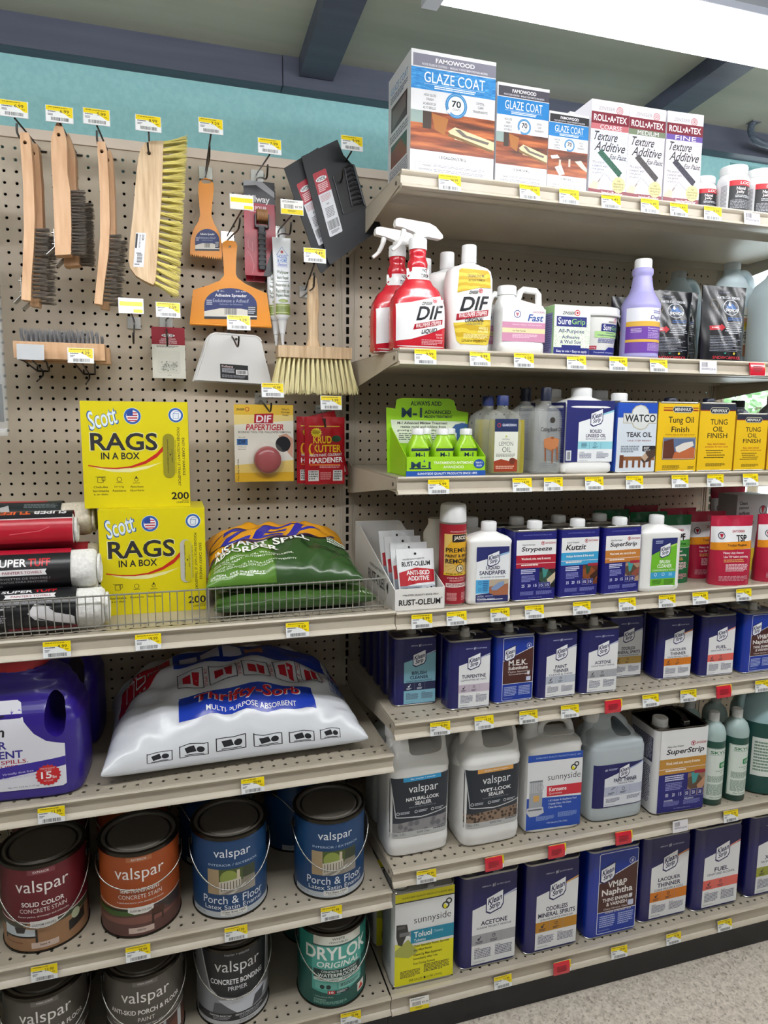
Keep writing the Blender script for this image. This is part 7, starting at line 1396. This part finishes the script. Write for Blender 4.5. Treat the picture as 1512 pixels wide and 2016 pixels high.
def sprart(W, H, nm):
    c = Can(W, H); o = [(0, 100), (100, 100), (100, 55)]+[(50+50*math.cos(PI*k/14), 55-53*math.sin(PI*k/14)) for k in range(1, 14)]+[(0, 55)]
    c.poly(o, '#1d2f6e').poly([(0, 76), (30, 66), (70, 66), (100, 76), (100, 92), (0, 92)], '#e0dcd4').rect(0, 93, 100, 100, '#22252e').text(nm, 24, 9, 78, 14, '#d9dce8', 1).text('Adhesive Spreader', 20, 20, 80, 33, '#e6e8f0', 2).text('Enduiseuse a Adhesif', 16, 36, 84, 47, '#a4acc8', 1).text('Aplicador de Adhesivos', 28, 50, 72, 57, '#8c96b8', 1).greek(4, 40, 15, 58, 3, '#c9cde0').rect(82, 58, 100, 88, '#22252e').greek(83, 60, 97, 84, 4, '#c9cde0').bars(38, 66, 62, 86, '#3a3a40', 16); return c
spreader('small orange spreader with a toothed lower edge', [(437, 505), (436, 478), (431, 458), (421, 440), (416, 425), (418, 400), (421, 375), (420, 362), (414, 354), (405, 351), (396, 354), (391, 362), (390, 376), (392, 400), (394, 422), (391, 436), (381, 452), (375, 472), (374, 500)], -.06, (407, 358), [(395, 356), (400, 353), (412, 354), (417, 358), (412, 362), (400, 362)], sprart(.055, .05, ''), [(384, 450), (432, 451), (384, 494)], ((374, 500), (437, 508), 15))
sp2 = spreader('large orange spreader with a broad blue and white label', [(535, 646), (525, 578), (484, 560), (468, 548), (464, 540), (465, 510), (467, 484), (464, 477), (458, 474), (444, 474), (438, 478), (437, 486), (440, 520), (441, 543), (432, 553), (410, 562), (380, 571), (373, 640)], -.065, (452, 487), [(450, 484), (454, 484), (455, 487), (453, 489), (450, 488)], sprart(.128, .082, '8 in.         20 cm'), [(402, 565), (506, 568), (402, 628)])
mk('raised_edge', B().tube([(AY(x, y, -.065).x-sp2.location.x, -.003, AY(x, y, -.065).z-sp2.location.z) for x, y in ((374, 637), (455, 641), (534, 643))], .0028), m_or, sp2)
# seam roller card
def card(name, label, cat, TL, TR, BL, y, art, body='#d8d8da', th=.0012, yaw=0):
    a, b_, c_ = AY(*TL, y), AY(*TR, y), AY(*BL, y); W = b_.x-a.x; H = a.z-c_.z; e = empty(name, label, cat, ((a.x+b_.x)/2, y, c_.z), yaw)
    art.W, art.H = W, H; mk('backing_card', B().prism(rr2(-W/2, 0, W/2, H, .003), -th/2, th/2, 'y'), M(body, .4), e, 0); art.build(e, flat(-th/2-.0001), 'print', rough=.3); return e, W, H
c = Can(.07, .2); c.rect(0, 0, 100, 24, '#3a3a40').poly([(0, 0), (60, 0), (100, 10), (100, 16), (40, 4), (0, 6)], '#a9a9b0').rect(0, 23, 100, 100, '#a4122e').poly([(60, 100), (100, 60), (100, 100)], '#1d1a22').text('Allway', 8, 15, 84, 24, '#e4e0e4', 2).text('SEAM ROLLER', 8, 26, 74, 30, '#e4d4d8', 2).greek(20, 31.6, 66, 33, 1, '#d9a4ae').greek(34, 34.6, 60, 36, 1, '#e8dfe0').line([(12, 62), (12, 70), (26, 74), (26, 64)], 1.2, '#d8909a').line([(10, 74), (22, 80), (30, 90), (24, 98)], 1.2, '#d8909a')
e, Wc, Hc = card('seam_roller_pack', 'red and black card holding a seam roller with a wooden wheel', 'tool pack', (479, 354), (540, 362), (478, 541), -.062, c, '#a4122e')
mk('wooden_wheel', B().lathe([(-.013, .012), (-.0125, .0135), (.0125, .0135), (.013, .012)], n=40), noisy('roller_wood', '#8f6440', '#b08258', 60, .5, stretch=(1, 1, 8)), e, 40).matrix_local = Matrix.Translation((.004, -.016, Hc*.63)) @ Matrix.Rotation(PI/2, 4, 'Y')
b = B(); b.box(-.013, -.012, Hc*.505, .021, -.004, Hc*.53).box(-.013, -.020, Hc*.51, -.0105, -.004, Hc*.64).box(.0185, -.020, Hc*.51, .021, -.004, Hc*.64); mk('fork', b, M('#1b1b20', .35), e, 0, bev=.001)
b = B(); b.loft([at_z(sup(w_, .012, 3, 20, .004, -.010), z) for z, w_ in ((Hc*.06, .016), (Hc*.08, .019), (Hc*.30, .017), (Hc*.47, .018), (Hc*.51, .020))])
for k in range(7): b.box(-.0056, -.0172, Hc*(.10+k*.055), .0136, -.0158, Hc*(.125+k*.055))
mk('grip', b, M('#26272d', .45), e, 40)
dup(e, (e.location.x+.006, -.035, e.location.z-.010), 0, 'second seam roller card just behind the front one')
# repair tubes
def rtube(label, x, dx=0):
    p = AY(556, 640, -.08); e = empty('repair_tube', label, 'tube', (p.x+dx, -.08 if not dx else -.055, p.z-.022))
    S = [(.030, .008, .008, 2, 0), (.036, .026, .026, 2, 0), (.044, .038, .034, 2, 0), (.10, .041, .026, 2.4, 0), (.17, .043, .012, 3, 0), (.205, .045, .003, 5, 0), (.222, .046, .0016, 8, 0), (.229, .046, .0016, 8, 0)]
    vessel(S, M('#e2e5ea', .3, coat=.3), e, 'body', 40); mk('nozzle', B().lathe([(-.026, .0022), (-.024, .003), (.0, .0052), (.001, .0068), (.006, .0072), (.026, .0105), (.032, .014)], n=24), M('#dfe2e6', .3), e, 50)
    c = Can(.038, .172); c.line([(14, 16), (50, 4), (90, 16)], 3, '#5a7fc0').text('HOUSE', 20, 15, 82, 20, '#5a8ad0', 1).text('& HOME', 20, 20.6, 82, 25.4, '#5a8ad0', 1).text('Restore', 26, 26.4, 80, 31, '#5a6fc8', 1, .2).box(18, 26, 84, 32, .8, '#5a7fc0').ell(50, 11, 9, '#b04a4a', 2)
    for i, s_ in enumerate(('Wallpaper', 'Seam Repair')): c.text(s_, 14, 37+i*7.4, 90, 42.6+i*7.4, '#3a5a2a', 1)
    c.rect(12, 51.6, 90, 52.2, '#3a5a2a')
    for i, s_ in enumerate(('Reparation de', 'Raccords sur', 'Papiers Peints')): c.text(s_, 8, 55+i*7.2, 94, 60.4+i*7.2, '#3a5a2a', 1)
    c.ell(52, 79, 32, '#8a9a52', 2.4).rect(4, 83, 98, 98, '#78883a').rect(4, 85, 98, 85.7, '#c9d09a').rect(4, 95, 98, 95.7, '#c9d09a').text('3 FL OZ', 36, 88.6, 68, 91, '#2a3a12'); c.build(e, front_map(S, .042, 0), 'print', su=.006, sv=.02, rough=.3)
    return e
rtube('white repair tube reading Wallpaper Seam Repair, the front one', 0); rtube('second white repair tube peeking out behind the front one', 0, -.012)
# black shields
def P2(x, y): return (540+x/5.815, 240+y/5.815)
m_bp2 = M('#14171e', .5)
def shield(label, y, dx, dz, front):
    o0 = AY(650, 400, -.17); e = empty('paint_shield', label, 'paint shield', (o0.x+dx, y, o0.z+dz), 0)
    L = lambda p: (AY(*P2(*p), -.17).x-o0.x, AY(*P2(*p), -.17).z-o0.z)
    out_ = [(310, 400), (720, 205), (790, 380), (880, 480), (915, 490), (1040, 960), (1190, 1110), (1222, 1205), (1215, 1225), (640, 1640), (615, 1600)]
    mk('plate', B().prism([L(p) for p in out_], -.0015, .0015, 'y'), m_bp2, e, 0, bev=.0008)
    g = [(665, 620), (840, 490), (905, 500), (1035, 965), (790, 1072), (745, 1000)]
    mk('grip_recess', B().prism([L(p) for p in g], -.0022, -.0016, 'y'), M('#0d0e12', .5), e, 0)
    b = B()
    for i in range(9):
        q = i/8; a = L((800+95*q, 535+425*q)); c_ = L((890+125*q, 510+420*q)); m_ = L((850+110*q, 505+425*q)); b.tube([(a[0], -.003, a[1]), (m_[0], -.014, m_[1]), (c_[0], -.003, c_[1])], .0016, 6)
    b.tube([(L((670, 630))[0], -.003, L((670, 630))[1]), (L((790, 1060))[0], -.004, L((790, 1060))[1])], .0022, 6).tube([(L((800, 535))[0], -.003, L((800, 535))[1]), (L((885, 975))[0], -.004, L((885, 975))[1])], .0022, 6).tube([(L((905, 505))[0], -.003, L((905, 505))[1]), (L((1030, 960))[0], -.004, L((1030, 960))[1])], .003, 6)
    mk('grip_ribs', b, M('#1c1e25', .4), e, 50)
    c = Can(.03, .12); c.rr(0, 0, 100, 100, '#d9dbe2', 8).rect(0, 3, 100, 33, '#a8182e').rr(0, 0, 100, 12, '#a8182e', 8).ell(50, 12, 40, '#e6e6ea', 4).text('HYDE', 20, 9.6, 80, 14.4, '#1c1c22', 2, .2).greek(14, 18, 88, 31, 5, '#e8c4c8').greek(10, 36, 88, 46, 5, '#b88a94').text('4.0', 40, 49, 60, 52, '#3a3a44', 1).greek(20, 56, 84, 72, 7, '#6a6c78').bars(10, 76, 92, 90, '#22222a', 22).greek(20, 92, 86, 97, 3, '#5a5c68')
    A, Bq, Cq = [Vector((L(p)[0], -.0018, L(p)[1])) for p in ((435, 602), (585, 532), (635, 1325))]; c.build(e, quad(A, Bq, Cq, .03, .12), 'sticker'); return e
shield('front black plastic shield with a red and white sticker and ribbed grip', -.17, 0, 0, True)
s2_ = shield('black plastic shield behind the front one, turned further left', -.155, -.030, -.018, False); s2_.rotation_euler.y = math.radians(-5)
# block brush
bb0 = AY(616, 563, -.1); bb = empty('block_brush', 'wide wooden block brush with a long handle and cream bristles', 'brush', (bb0.x, -.1, bb0.z)); Lb = lambda x, y: (AY(x, y, -.1).x-bb0.x, AY(x, y, -.1).z-bb0.z)
S = [(Lb(616, 545)[1]+.001, .008, .010, 2.2, 0), (Lb(616, 549)[1], .020, .016, 2.2, 0), (Lb(616, 570)[1], .027, .018, 2.4, 0), (Lb(616, 605)[1], .031, .020, 2.4, 0), (Lb(616, 640)[1], .024, .018, 2.4, 0), (Lb(616, 665)[1], .025, .019, 2.6, 0), (Lb(616, 683)[1], .034, .022, 3, 0)]
b = B(); SS = dense(S, 4); b.loft([at_z(sup(s[1], s[2], s[3], 28), s[0]) for s in SS]); o = mk('wooden_handle', b, m_pw, bb, 50)
cut(o, B().loft([[(.0036*math.cos(2*PI*k/14), y, .0036*math.sin(2*PI*k/14)-.001) for k in range(14)] for y in (-.03, .03)]))
x0, z1 = Lb(545, 681); x1, z0 = Lb(688, 709); mk('wooden_head', B().box(x0, -.026, z0, x1, .026, z1), m_pw, bb, 0, bev=.002)
P = []; rr_ = random.Random(3)
for i in range(16):
    q = i/15; x = x0+.006+(x1-x0-.012)*q
    for yy in (-.018, -.006, .006, .018): P.append(((x, yy, z0+.003), (x+(q-.5)*.034, yy*1.45, z0-.083+rr_.uniform(-.002, .002))))
b = B(); tufts(b, P, 26, .00065, .0060, rr_); mk('cream_bristles', b, m_yb2, bb, 0)
# glazing points
c = Can(.07, .12); c.rect(0, 0, 100, 100, '#dcdcd2').rect(0, 0, 100, 34, '#8c1428').ell(50, 16, 20, '#e4e4e6', 3.4).text('HYDE', 34, 13.6, 66, 18.4, '#1c1c22', 2).text('GLAZING POINTS', 28, 21.6, 72, 24.6, '#e8d0d4', 1).text('PUNTAS VIDRIADAS', 24, 25.6, 76, 28.4, '#e8d0d4', 1).text('POINTES DE VITRIER', 24, 29.4, 76, 32, '#e8d0d4', 1).greek(14, 36, 84, 40, 2, '#5a5c66').text('45792', 44, 93, 56, 95, '#4a4c56')
e, Wc, Hc = card('glazing_point_pack', 'small dark red and white card with a clear pack of metal points', 'tool pack', (297.6, 643), (363, 643), (300, 744), -.05, c, '#dcdcd2', .003)
mk('blister', B().loft([[(x*s, y, Hc*.30+z*s) for x, z in rr2(-.027, -.024, .027, .028, .006)] for y, s in ((-.002, 1), (-.009, .94))]), M('#eef0ec', .08, coat=.4, al=.12), e, 40)
b = B(); rr_ = random.Random(2)
for k in range(90):
    p = Vector((rr_.uniform(-.019, .019), rr_.uniform(-.0075, -.0035), Hc*.30-.008+rr_.uniform(-.010, .012))); u = Vector((rr_.uniform(-1, 1), rr_.uniform(-1, 1), rr_.uniform(-1, 1))).normalized(); w_ = u.orthogonal().normalized(); b.face([b.bm.verts.new(p+q) for q in (u*.003, w_*.0022, -u*.002)])
prop(mk('metal_points', b, m_chr, e, 0), kind='stuff')
# horizontal wire brushes on a pair of hooks
a = AY(30, 690, -.13); q = AY(208, 700, -.13); hb = empty('wire_brush', 'block wire brush lying on two hooks, bristles up', 'brush', (a.x, -.13, AY(30, 706, -.13).z)); Wb = q.x-a.x
mk('wooden_handle', B().box(0, -.020, 0, Wb, .020, .036), m_bw, hb, 0, bev=.0015); rr_ = random.Random(8); P = []
for i in range(17):
    for yy in (-.013, 0, .013): P.append(((.016+(Wb-.032)*i/16, yy, .035), (.015+(Wb-.032)*i/16, yy*1.1, .062+rr_.uniform(-.001, .002))))
b = B(); tufts(b, P, 11, .00048, .0032, rr_); mk('wire_bristles', b, M('#8d8d90', .4, .3), hb, 0)
o = dup(hb, (a.x+.006, -.075, hb.location.z-.003), 0, 'second block wire brush behind the one on two hooks')
for bx_, tg, kd, pr_c, n in (((85, 724), (60, 693), 'g', '', 'left'), ((176, 730), (159, 700), 'y', '4.29', 'right')):
    A = AY(*bx_, -.002); T = AY(*tg, -.172); e = empty('pegboard_hook', 'double wire hook under the block wire brushes, %s one of the two' % n, 'hook', (A.x, 0, A.z))
    for s in (-1, 1): mk('prong', B().tube([(s*.0127, .002, .004), (s*.0127, -.004, -.008), (s*.022, -.10, hb.location.z-A.z-.003), (s*.022, -.160, hb.location.z-A.z-.0025), (s*.022, -.163, hb.location.z-A.z+.014)], .0019), m_wire, e, 60)
    mk('cross_wire', B().tube([(-.0127, -.004, -.008), (.0127, -.004, -.008)], .0019), m_wire, e); mk('lower_wire', B().tube([(0, -.004, -.008), (.001, -.02, -.020), (.001, -.10, -.036)], .0019), m_wire, e)
    Tl = (T.x-A.x, -.172, T.z-A.z); mk('scan_wire', B().tube([(0, -.004, -.008), (Tl[0], -.168, Tl[2]-.014)], .0016), m_wire, e)
    t2 = mk('tag_card', B().box(-.0265, 0, -.0165, .0265, .001, .0165), M('#b9bcc0' if kd == 'g' else '#dfe1e4', .25), e, 0, bev=.0004, loc=Tl); t2.rotation_euler.x = math.radians(-8)
    if kd == 'y': tag_art(pr_c, 'y', 17).build(t2, flat(-.0002, 0, -.0155), 'tag_print', rough=.3)
# white guides
def guide(label, y, dx, dz, st):
    o0 = AY(462, 700, -.062); e = empty('drywall_guide', label, 'plastic guide', (o0.x+dx, y, o0.z+dz)); L = lambda x, y_: (AY(x, y_, -.062).x-o0.x, AY(x, y_, -.062).z-o0.z)
    P = [L(*p) for p in ((384, 748), (535, 757), (514, 672), (510, 666), (503, 662), (424, 656), (415, 659), (410, 666))]
    o = mk('plate', B().prism(P, -.0015, .0015, 'y'), M('#dcdcdd', .35), e, 0, bev=.001); cut(o, B().loft([[(L(465, 668)[0]+.0035*math.cos(2*PI*k/14), yy, L(465, 668)[1]+.0035*math.sin(2*PI*k/14)) for k in range(14)] for yy in (-.02, .02)]))
    mk('raised_rim', B().tube([(p[0], -.001, p[1]) for p in P[2:]+[P[0]]], .0025, 8), M('#e4e4e5', .35), e)
    if st:
        c = Can(.055, .032); c.rect(0, 0, 100, 100, '#1c1d22').text('ProSource', 6, 8, 46, 22, '#e0c4c4', 2).greek(6, 28, 52, 60, 4, '#b9bcc4').rect(56, 34, 98, 66, '#e4e4e8').bars(60, 38, 94, 62, '#1c1d22', 16).greek(6, 72, 92, 92, 3, '#8a8c94')
        A, Bq, Cq = [Vector((L(*p)[0], -.0018, L(*p)[1])) for p in ((433, 716), (488, 720), (434, 745))]; c.build(e, quad(A, Bq, Cq, .055, .032), 'sticker')
guide('front white trapezoid plastic guide with a black sticker', -.062, 0, 0, True); guide('second white trapezoid guide just behind the front one', -.050, -.004, -.003, False)
# blister card
c = Can(.15, .19); c.rect(0, 0, 100, 100, '#dfdcd4').rect(0, 0, 100, 13, '#d9b23a').rect(0, 88, 100, 100, '#d9ac28').poly([(0, 13), (100, 13), (100, 20), (0, 26)], '#e0ca84').poly([(0, 78), (100, 72), (100, 88), (0, 88)], '#e0c470')
c.text('ZINSSER', 4, 5, 18, 7.6, '#3a3230', 2, .2).ring(22, 6, 3.6, 1, '#b02434').text("Won't", 80, 4, 93, 7, '#3a3024', 1).text('Damage', 79, 8, 94, 11, '#3a3024', 1).text('Walls!', 81, 12, 92, 14.4, '#3a3024', 1).poly([(34, 12), (66, 11), (65, 24), (33, 24)], '#a8182e').text('DIF', 37, 13.5, 62, 22.6, '#e9e6ea', 2, .1).text('PAPERTIGER', 20, 25, 84, 33, '#b81c30', 2, .15).text('SCORING TOOL FOR WALLPAPER REMOVAL', 6, 34, 96, 36.6, '#2a2830', 1)
c.rect(4, 44, 22, 52, '#3a6aa8').text('DIF', 7, 45.4, 19, 50.4, '#1c2440', 2).text('Use with', 7, 41, 18, 42.8, '#4a4a55').text('Wallpaper', 5, 53.6, 20, 55.4, '#3a3a45').text('Remover', 6, 56.4, 19, 58.2, '#3a3a45').poly([(74, 40), (88, 37), (99, 44), (99, 70), (90, 62)], '#c99a86').ell(82, 51, 13, '#1c1c22').text('Fast, Easy and Safe', 4, 70, 7.4, 98, '#4a3a14', 1, .2, -90)
e, Wc, Hc = card('scoring_tool_pack', 'yellow and white blister card with a round red scoring tool', 'tool pack', (460, 796), (577, 800), (464, 949), -.085, c, '#dfdcd4', .002)
mk('scoring_tool', B().lathe([(0, .032), (.010, .034), (.020, .033), (.026, .028), (.0285, .018), (.029, 0)], n=48, cap=(1, 0)), M('#960c22', .3, coat=.3), e, 50).matrix_local = Matrix.Translation((.006, -.002, Hc*.29)) @ Matrix.Rotation(PI/2, 4, 'X')
mk('blister', B().lathe([(0, .046), (.004, .044), (.006, .038), (.030, .0355), (.0335, .030), (.035, 0)], n=48, cap=(0, 0)), M('#f2f2f2', .06, coat=.3, al=.08), e, 50).matrix_local = Matrix.Translation((.006, -.002, Hc*.29)) @ Matrix.Rotation(PI/2, 4, 'X')
# red packets
def krud(W, H):
    c = Can(W, H); c.rect(0, 0, 100, 100, '#a41420').greek(10, 13, 94, 15.6, 1, '#d9b23a', .95).poly([(28+(14 if k % 2 else 11)*math.cos(2*PI*k/28), 23+(7.4 if k % 2 else 5.8)*math.sin(2*PI*k/28)) for k in range(28)], '#dcc41c').greek(18, 20, 38, 26, 3, '#5a4a10')
    c.text('KRUD', 20, 28, 66, 39, '#e8b81c', 2).text('KUTTER', 20, 41, 90, 52, '#e8b81c', 2).ell(16, 48, 7, '#e0a81c', 9).ell(18, 47, 5, '#a41420', 7).ell(78, 32, 12, '#2a4a34', 5).text('WASTE PAINT, COLORANT', 10, 54, 92, 58.6, '#e9e4e4', 1, 0, 0, 2).text('HARDENER', 10, 60, 94, 67.6, '#f0ecec', 2, 0, 0, 2).rect(10, 70, 88, 71.4, '#e07a2c').greek(36, 72, 90, 76, 2, '#e0a4a4').rect(8, 79, 34, 95, '#dcdcdc').greek(10, 80, 32, 94, 4, '#3a3a40', .6).greek(38, 82, 66, 94, 4, '#d98a8a').rect(70, 79, 94, 95, '#dcdcdc').greek(72, 80, 92, 94, 4, '#3a3a40', .6); return c
m_kr = M('#96121e', .22, coat=.6); k0 = AY(640, 953, -.085)
pouch('hardener_packet', 'front red packet with yellow lettering reading HARDENER', .104, .172, .012, m_kr, krud(.104, .172), (k0.x-.001, -.085, k0.z), 0, seed=2, hang=True, wr=.0016)
pouch('hardener_packet', 'red packet behind the front one, shifted to the left', .104, .172, .012, m_kr, krud(.104, .172), (k0.x-.018, -.068, k0.z+.001), -3, seed=3, hang=True)
o = pouch('hardener_packet', 'rear red packet swung out to the lower right', .104, .172, .012, m_kr, krud(.104, .172), (k0.x+.022, -.045, k0.z+.010), 3, seed=6, hang=True); o.rotation_euler.y = math.radians(-13)
# bagged goods at the left edge
e = empty('bagged_glove', 'clear bag with a blue item cut off by the left edge', 'packet', (-.842, -.16, -.02))
mk('blue_cloth', B().loft([at_z(sup(.080, .022, 4, 24), z) for z in (.03, .05, .22, .30, .33)]), noisy('blue_cloth', '#3a5f96', '#4a74ac', 60, .9, bump=.4), e, 50)
mk('dark_cloth', B().loft([at_z(sup(.085, .024, 4, 24), z) for z in (-.06, -.04, .0, .02)]), M('#23262c', .8), e, 50)
mk('clear_bag', B().loft([at_z(sup(w_, d_, 6, 32), z) for z, w_, d_ in ((-.09, .098, .004), (-.06, .100, .030), (.1, .100, .034), (.33, .098, .028), (.40, .094, .006))]), M('#e8eef2', .12, coat=.8, al=.3), e, 50)
mk('header_card', B().box(-.047, -.003, .385, .047, .003, .445), M('#dfe3ec', .4), e, 0, bev=.001)

# ------------------------------------------------------------------ price tags on the shelf lips
TG = {
 'S1': [(886, '94.99', 'y', 'largest blue carton'), (1044, '38.99', 'y', 'middle blue carton'), (1121, '24.99', 'y', 'smallest blue carton'), (1204, '6.49', 'y', 'pink-banded texture carton'), (1280, '6.49', 'y', 'green-banded texture carton'), (1338, '6.49', 'y', 'purple-banded texture carton'), (1404, '8.99', 'y', 'leftmost jar'), (1482, '$8.99', 'w', 'front jars')],
 'S2': [(838, '9.99', 'y', 'red spray bottles'), (946, '8.99', 'y', 'yellow-labelled stripper bottle'), (1032, '9.59', 'y', 'small pink-banded jug'), (1136, '6.99', 'y', 'green and white carton'), (1218, '9.99', 'y', 'round white tub'), (1298, '12.99', 'y', 'lilac bottle'), (1395, '$29.99', 'w', 'black pouches'), (1493, '', 'r', 'translucent jugs')],
 'S3': [(864, '5.99', 'y', 'green display tray'), (1029, '14.99', 'y', 'lemon oil'), (1090, '11.99', 'y', 'cutting board oil'), (1171, '15.99', 'y', 'linseed oil'), (1250, '17.99', 'y', 'teak oil'), (1340, '20.99', 'y', 'pictured yellow can'), (1409, '21.99', 'y', 'taller yellow can'), (1479, '13.99', 'y', 'shorter yellow can')],
 'S4': [(831, '9.99', 'y', 'white card tray'), (900, '19.99', 'y', 'dark red spray can'), (985, '9.99', 'y', 'LIQUID SANDPAPER bottle'), (1053, '15.99', 'y', 'red-banded blue can'), (1146, '14.99', 'y', 'sky-blue-banded blue can'), (1236, '18.99', 'y', 'ochre-banded blue can'), (1314, '9.99', 'y', 'green-labelled white bottle'), (1380, '4.99', 'y', 'green pouches'), (1465, '5.99', 'y', 'red pouches')],
 'S5': [(867, '9.99', 'y', 'BRUSH CLEANER can'), (954, '19.29', 'y', 'TURPENTINE can'), (1041, '19.99', 'y', 'M.E.K. can'), (1123, '10.99', 'y', 'PAINT THINNER can'), (1209, '', 'r', 'quart ACETONE can'), (1282, '10.99', 'y', 'tan-banded quart can'), (1356, '14.99', 'y', 'quart LACQUER THINNER can'), (1427, '', 'r', 'black-capped FUEL can'), (1502, '15.99', 'y', 'quart Naphtha can')],
 'S6': [(840, '42.99', 'y', 'NATURAL-LOOK SEALER jug'), (975, '', 'r', 'WET-LOOK SEALER jug'), (1098, '', 'r', 'Kerosene jug'), (1230, '', 'r', 'translucent thinner jug'), (1340, '$49.99', 'w', 'white gallon can'), (1440, '21.99', 'y', 'green fluid bottles')],
 'S7': [(826, '$31.99', 'wy', 'yellow and white gallon can'), (991, '21.99', 'y', 'gallon ACETONE can'), (1108, '', 'r', 'ODORLESS MINERAL SPIRITS can'), (1220, '27.99', 'y', 'gallon Naphtha can'), (1327, '31.99', 'y', 'gallon LACQUER THINNER can'), (1428, '27.99', 'y', 'gallon FUEL can')],
 'L1': [(112, '4.99', 'y', 'towel rolls'), (292, '19.99', 'y', 'yellow rag boxes'), (586, '7.59', 'y', 'green absorbent bags')],
 'L2': [(101, '11.99', 'y', 'purple jug'), (498, '22.99', 'y', 'white absorbent bag')],
 'L3': [(87, '33.99', 'y', 'red paint can'), (272, '28.99', 'y', 'orange paint can'), (465, '47.99', 'y', 'nearer blue paint can'), (653, '41.99', 'y', 'right-hand blue paint can')],
 'L4': [(691, '35.99', 'y', 'teal paint can')]}
def lip_x(px, z):      # where along the front edge a spot of the photo lies
    lo, hi = -1.2, 1.3
    for _ in range(40):
        m_ = (lo+hi)/2; d = Vector((m_, YF-.01, z))-CAM; x = 756+FPX*d.dot(RX)/d.dot(FW)
        if x < px: lo = m_
        else: hi = m_
    return (lo+hi)/2
kn = dict(y='yellow and white', w='plain white', wy='white and yellow', r='red-sleeved')
for sh, L in TG.items():
    for i, (px, pr_c, kd, n) in enumerate(L):
        z = Z[sh]-.0365 if sh not in ('S1', 'S2') else Z[sh]-.032
        if sh == 'S7': z -= .006
        price_tag(lip_x(px, z+.015), z, pr_c, kd, '%s price tag on the shelf edge below the %s' % (kn[kd], n), tilt=-9 if i % 2 else -6, yaw=(-1.5, 1, 0)[i % 3], y=YF-.0105)
# ------------------------------------------------------------------ groups of repeated things
GR = dict(price_tag='price tags on the shelf edges', pegboard_hook='wire hooks on the pegboard', paint_can='gallon paint cans in the left bay', towel_roll='rolls of painting towels', rag_box='stacked yellow rag boxes',
    absorbent_bag='bags of absorbent', wire_brush='wire brushes on the pegboard', adhesive_spreader='orange adhesive spreaders', repair_tube='white seam repair tubes', paint_shield='black plastic paint shields',
    drywall_guide='white trapezoid guides', hardener_packet='red hardener packets', seam_roller_pack='carded seam rollers', store_shelf='metal store shelves', upright_post='slotted upright posts', kick_plate='black kick plates under the shelving',
    fluorescent_light='fluorescent ceiling lights', wire_shelf_fence='wire fences on the rag shelf', stripper_can='paint stripper cans', flask_bottle='white plastic flask bottles', foil_pouch='silver pouches in the white tray',
    cleaner_pouch='stand-up cleaner pouches', remover_pouch='black stand-up pouches', plastic_jug='plastic jugs', fluid_bottle='green fluid bottles', treatment_bottle='lime green bottles in the display tray', oil_bottle='bottles of oil',
    oil_can='flat oil cans', spray_bottle='red spray bottles', stripper_bottle='white bottles of wallpaper stripper', resin_carton='blue and white resin cartons', texture_carton='maroon and white texture cartons', rust_jar='jars on the top shelf',
    aerosol_can='aerosol cans on the fourth shelf', display_tray='card display trays', top_rail='top rails of the shelving', perforated_back_wall='perforated back panels', tree='trees outside the window')
cnt = {}
tops = [o for o in bpy.data.objects if o.parent is None and o.type in ('MESH', 'EMPTY') and 'label' in o]
for o in tops: cnt[o.name.split('.')[0]] = cnt.get(o.name.split('.')[0], 0)+1
for o in tops:
    k = o.name.split('.')[0]
    if k == 'solvent_can': o['group'] = 'gallon solvent cans on the bottom deck' if o.location.z < -1.2 else 'quart solvent cans on the fifth shelf'
    elif cnt[k] > 1 and k in GR: o['group'] = GR[k]
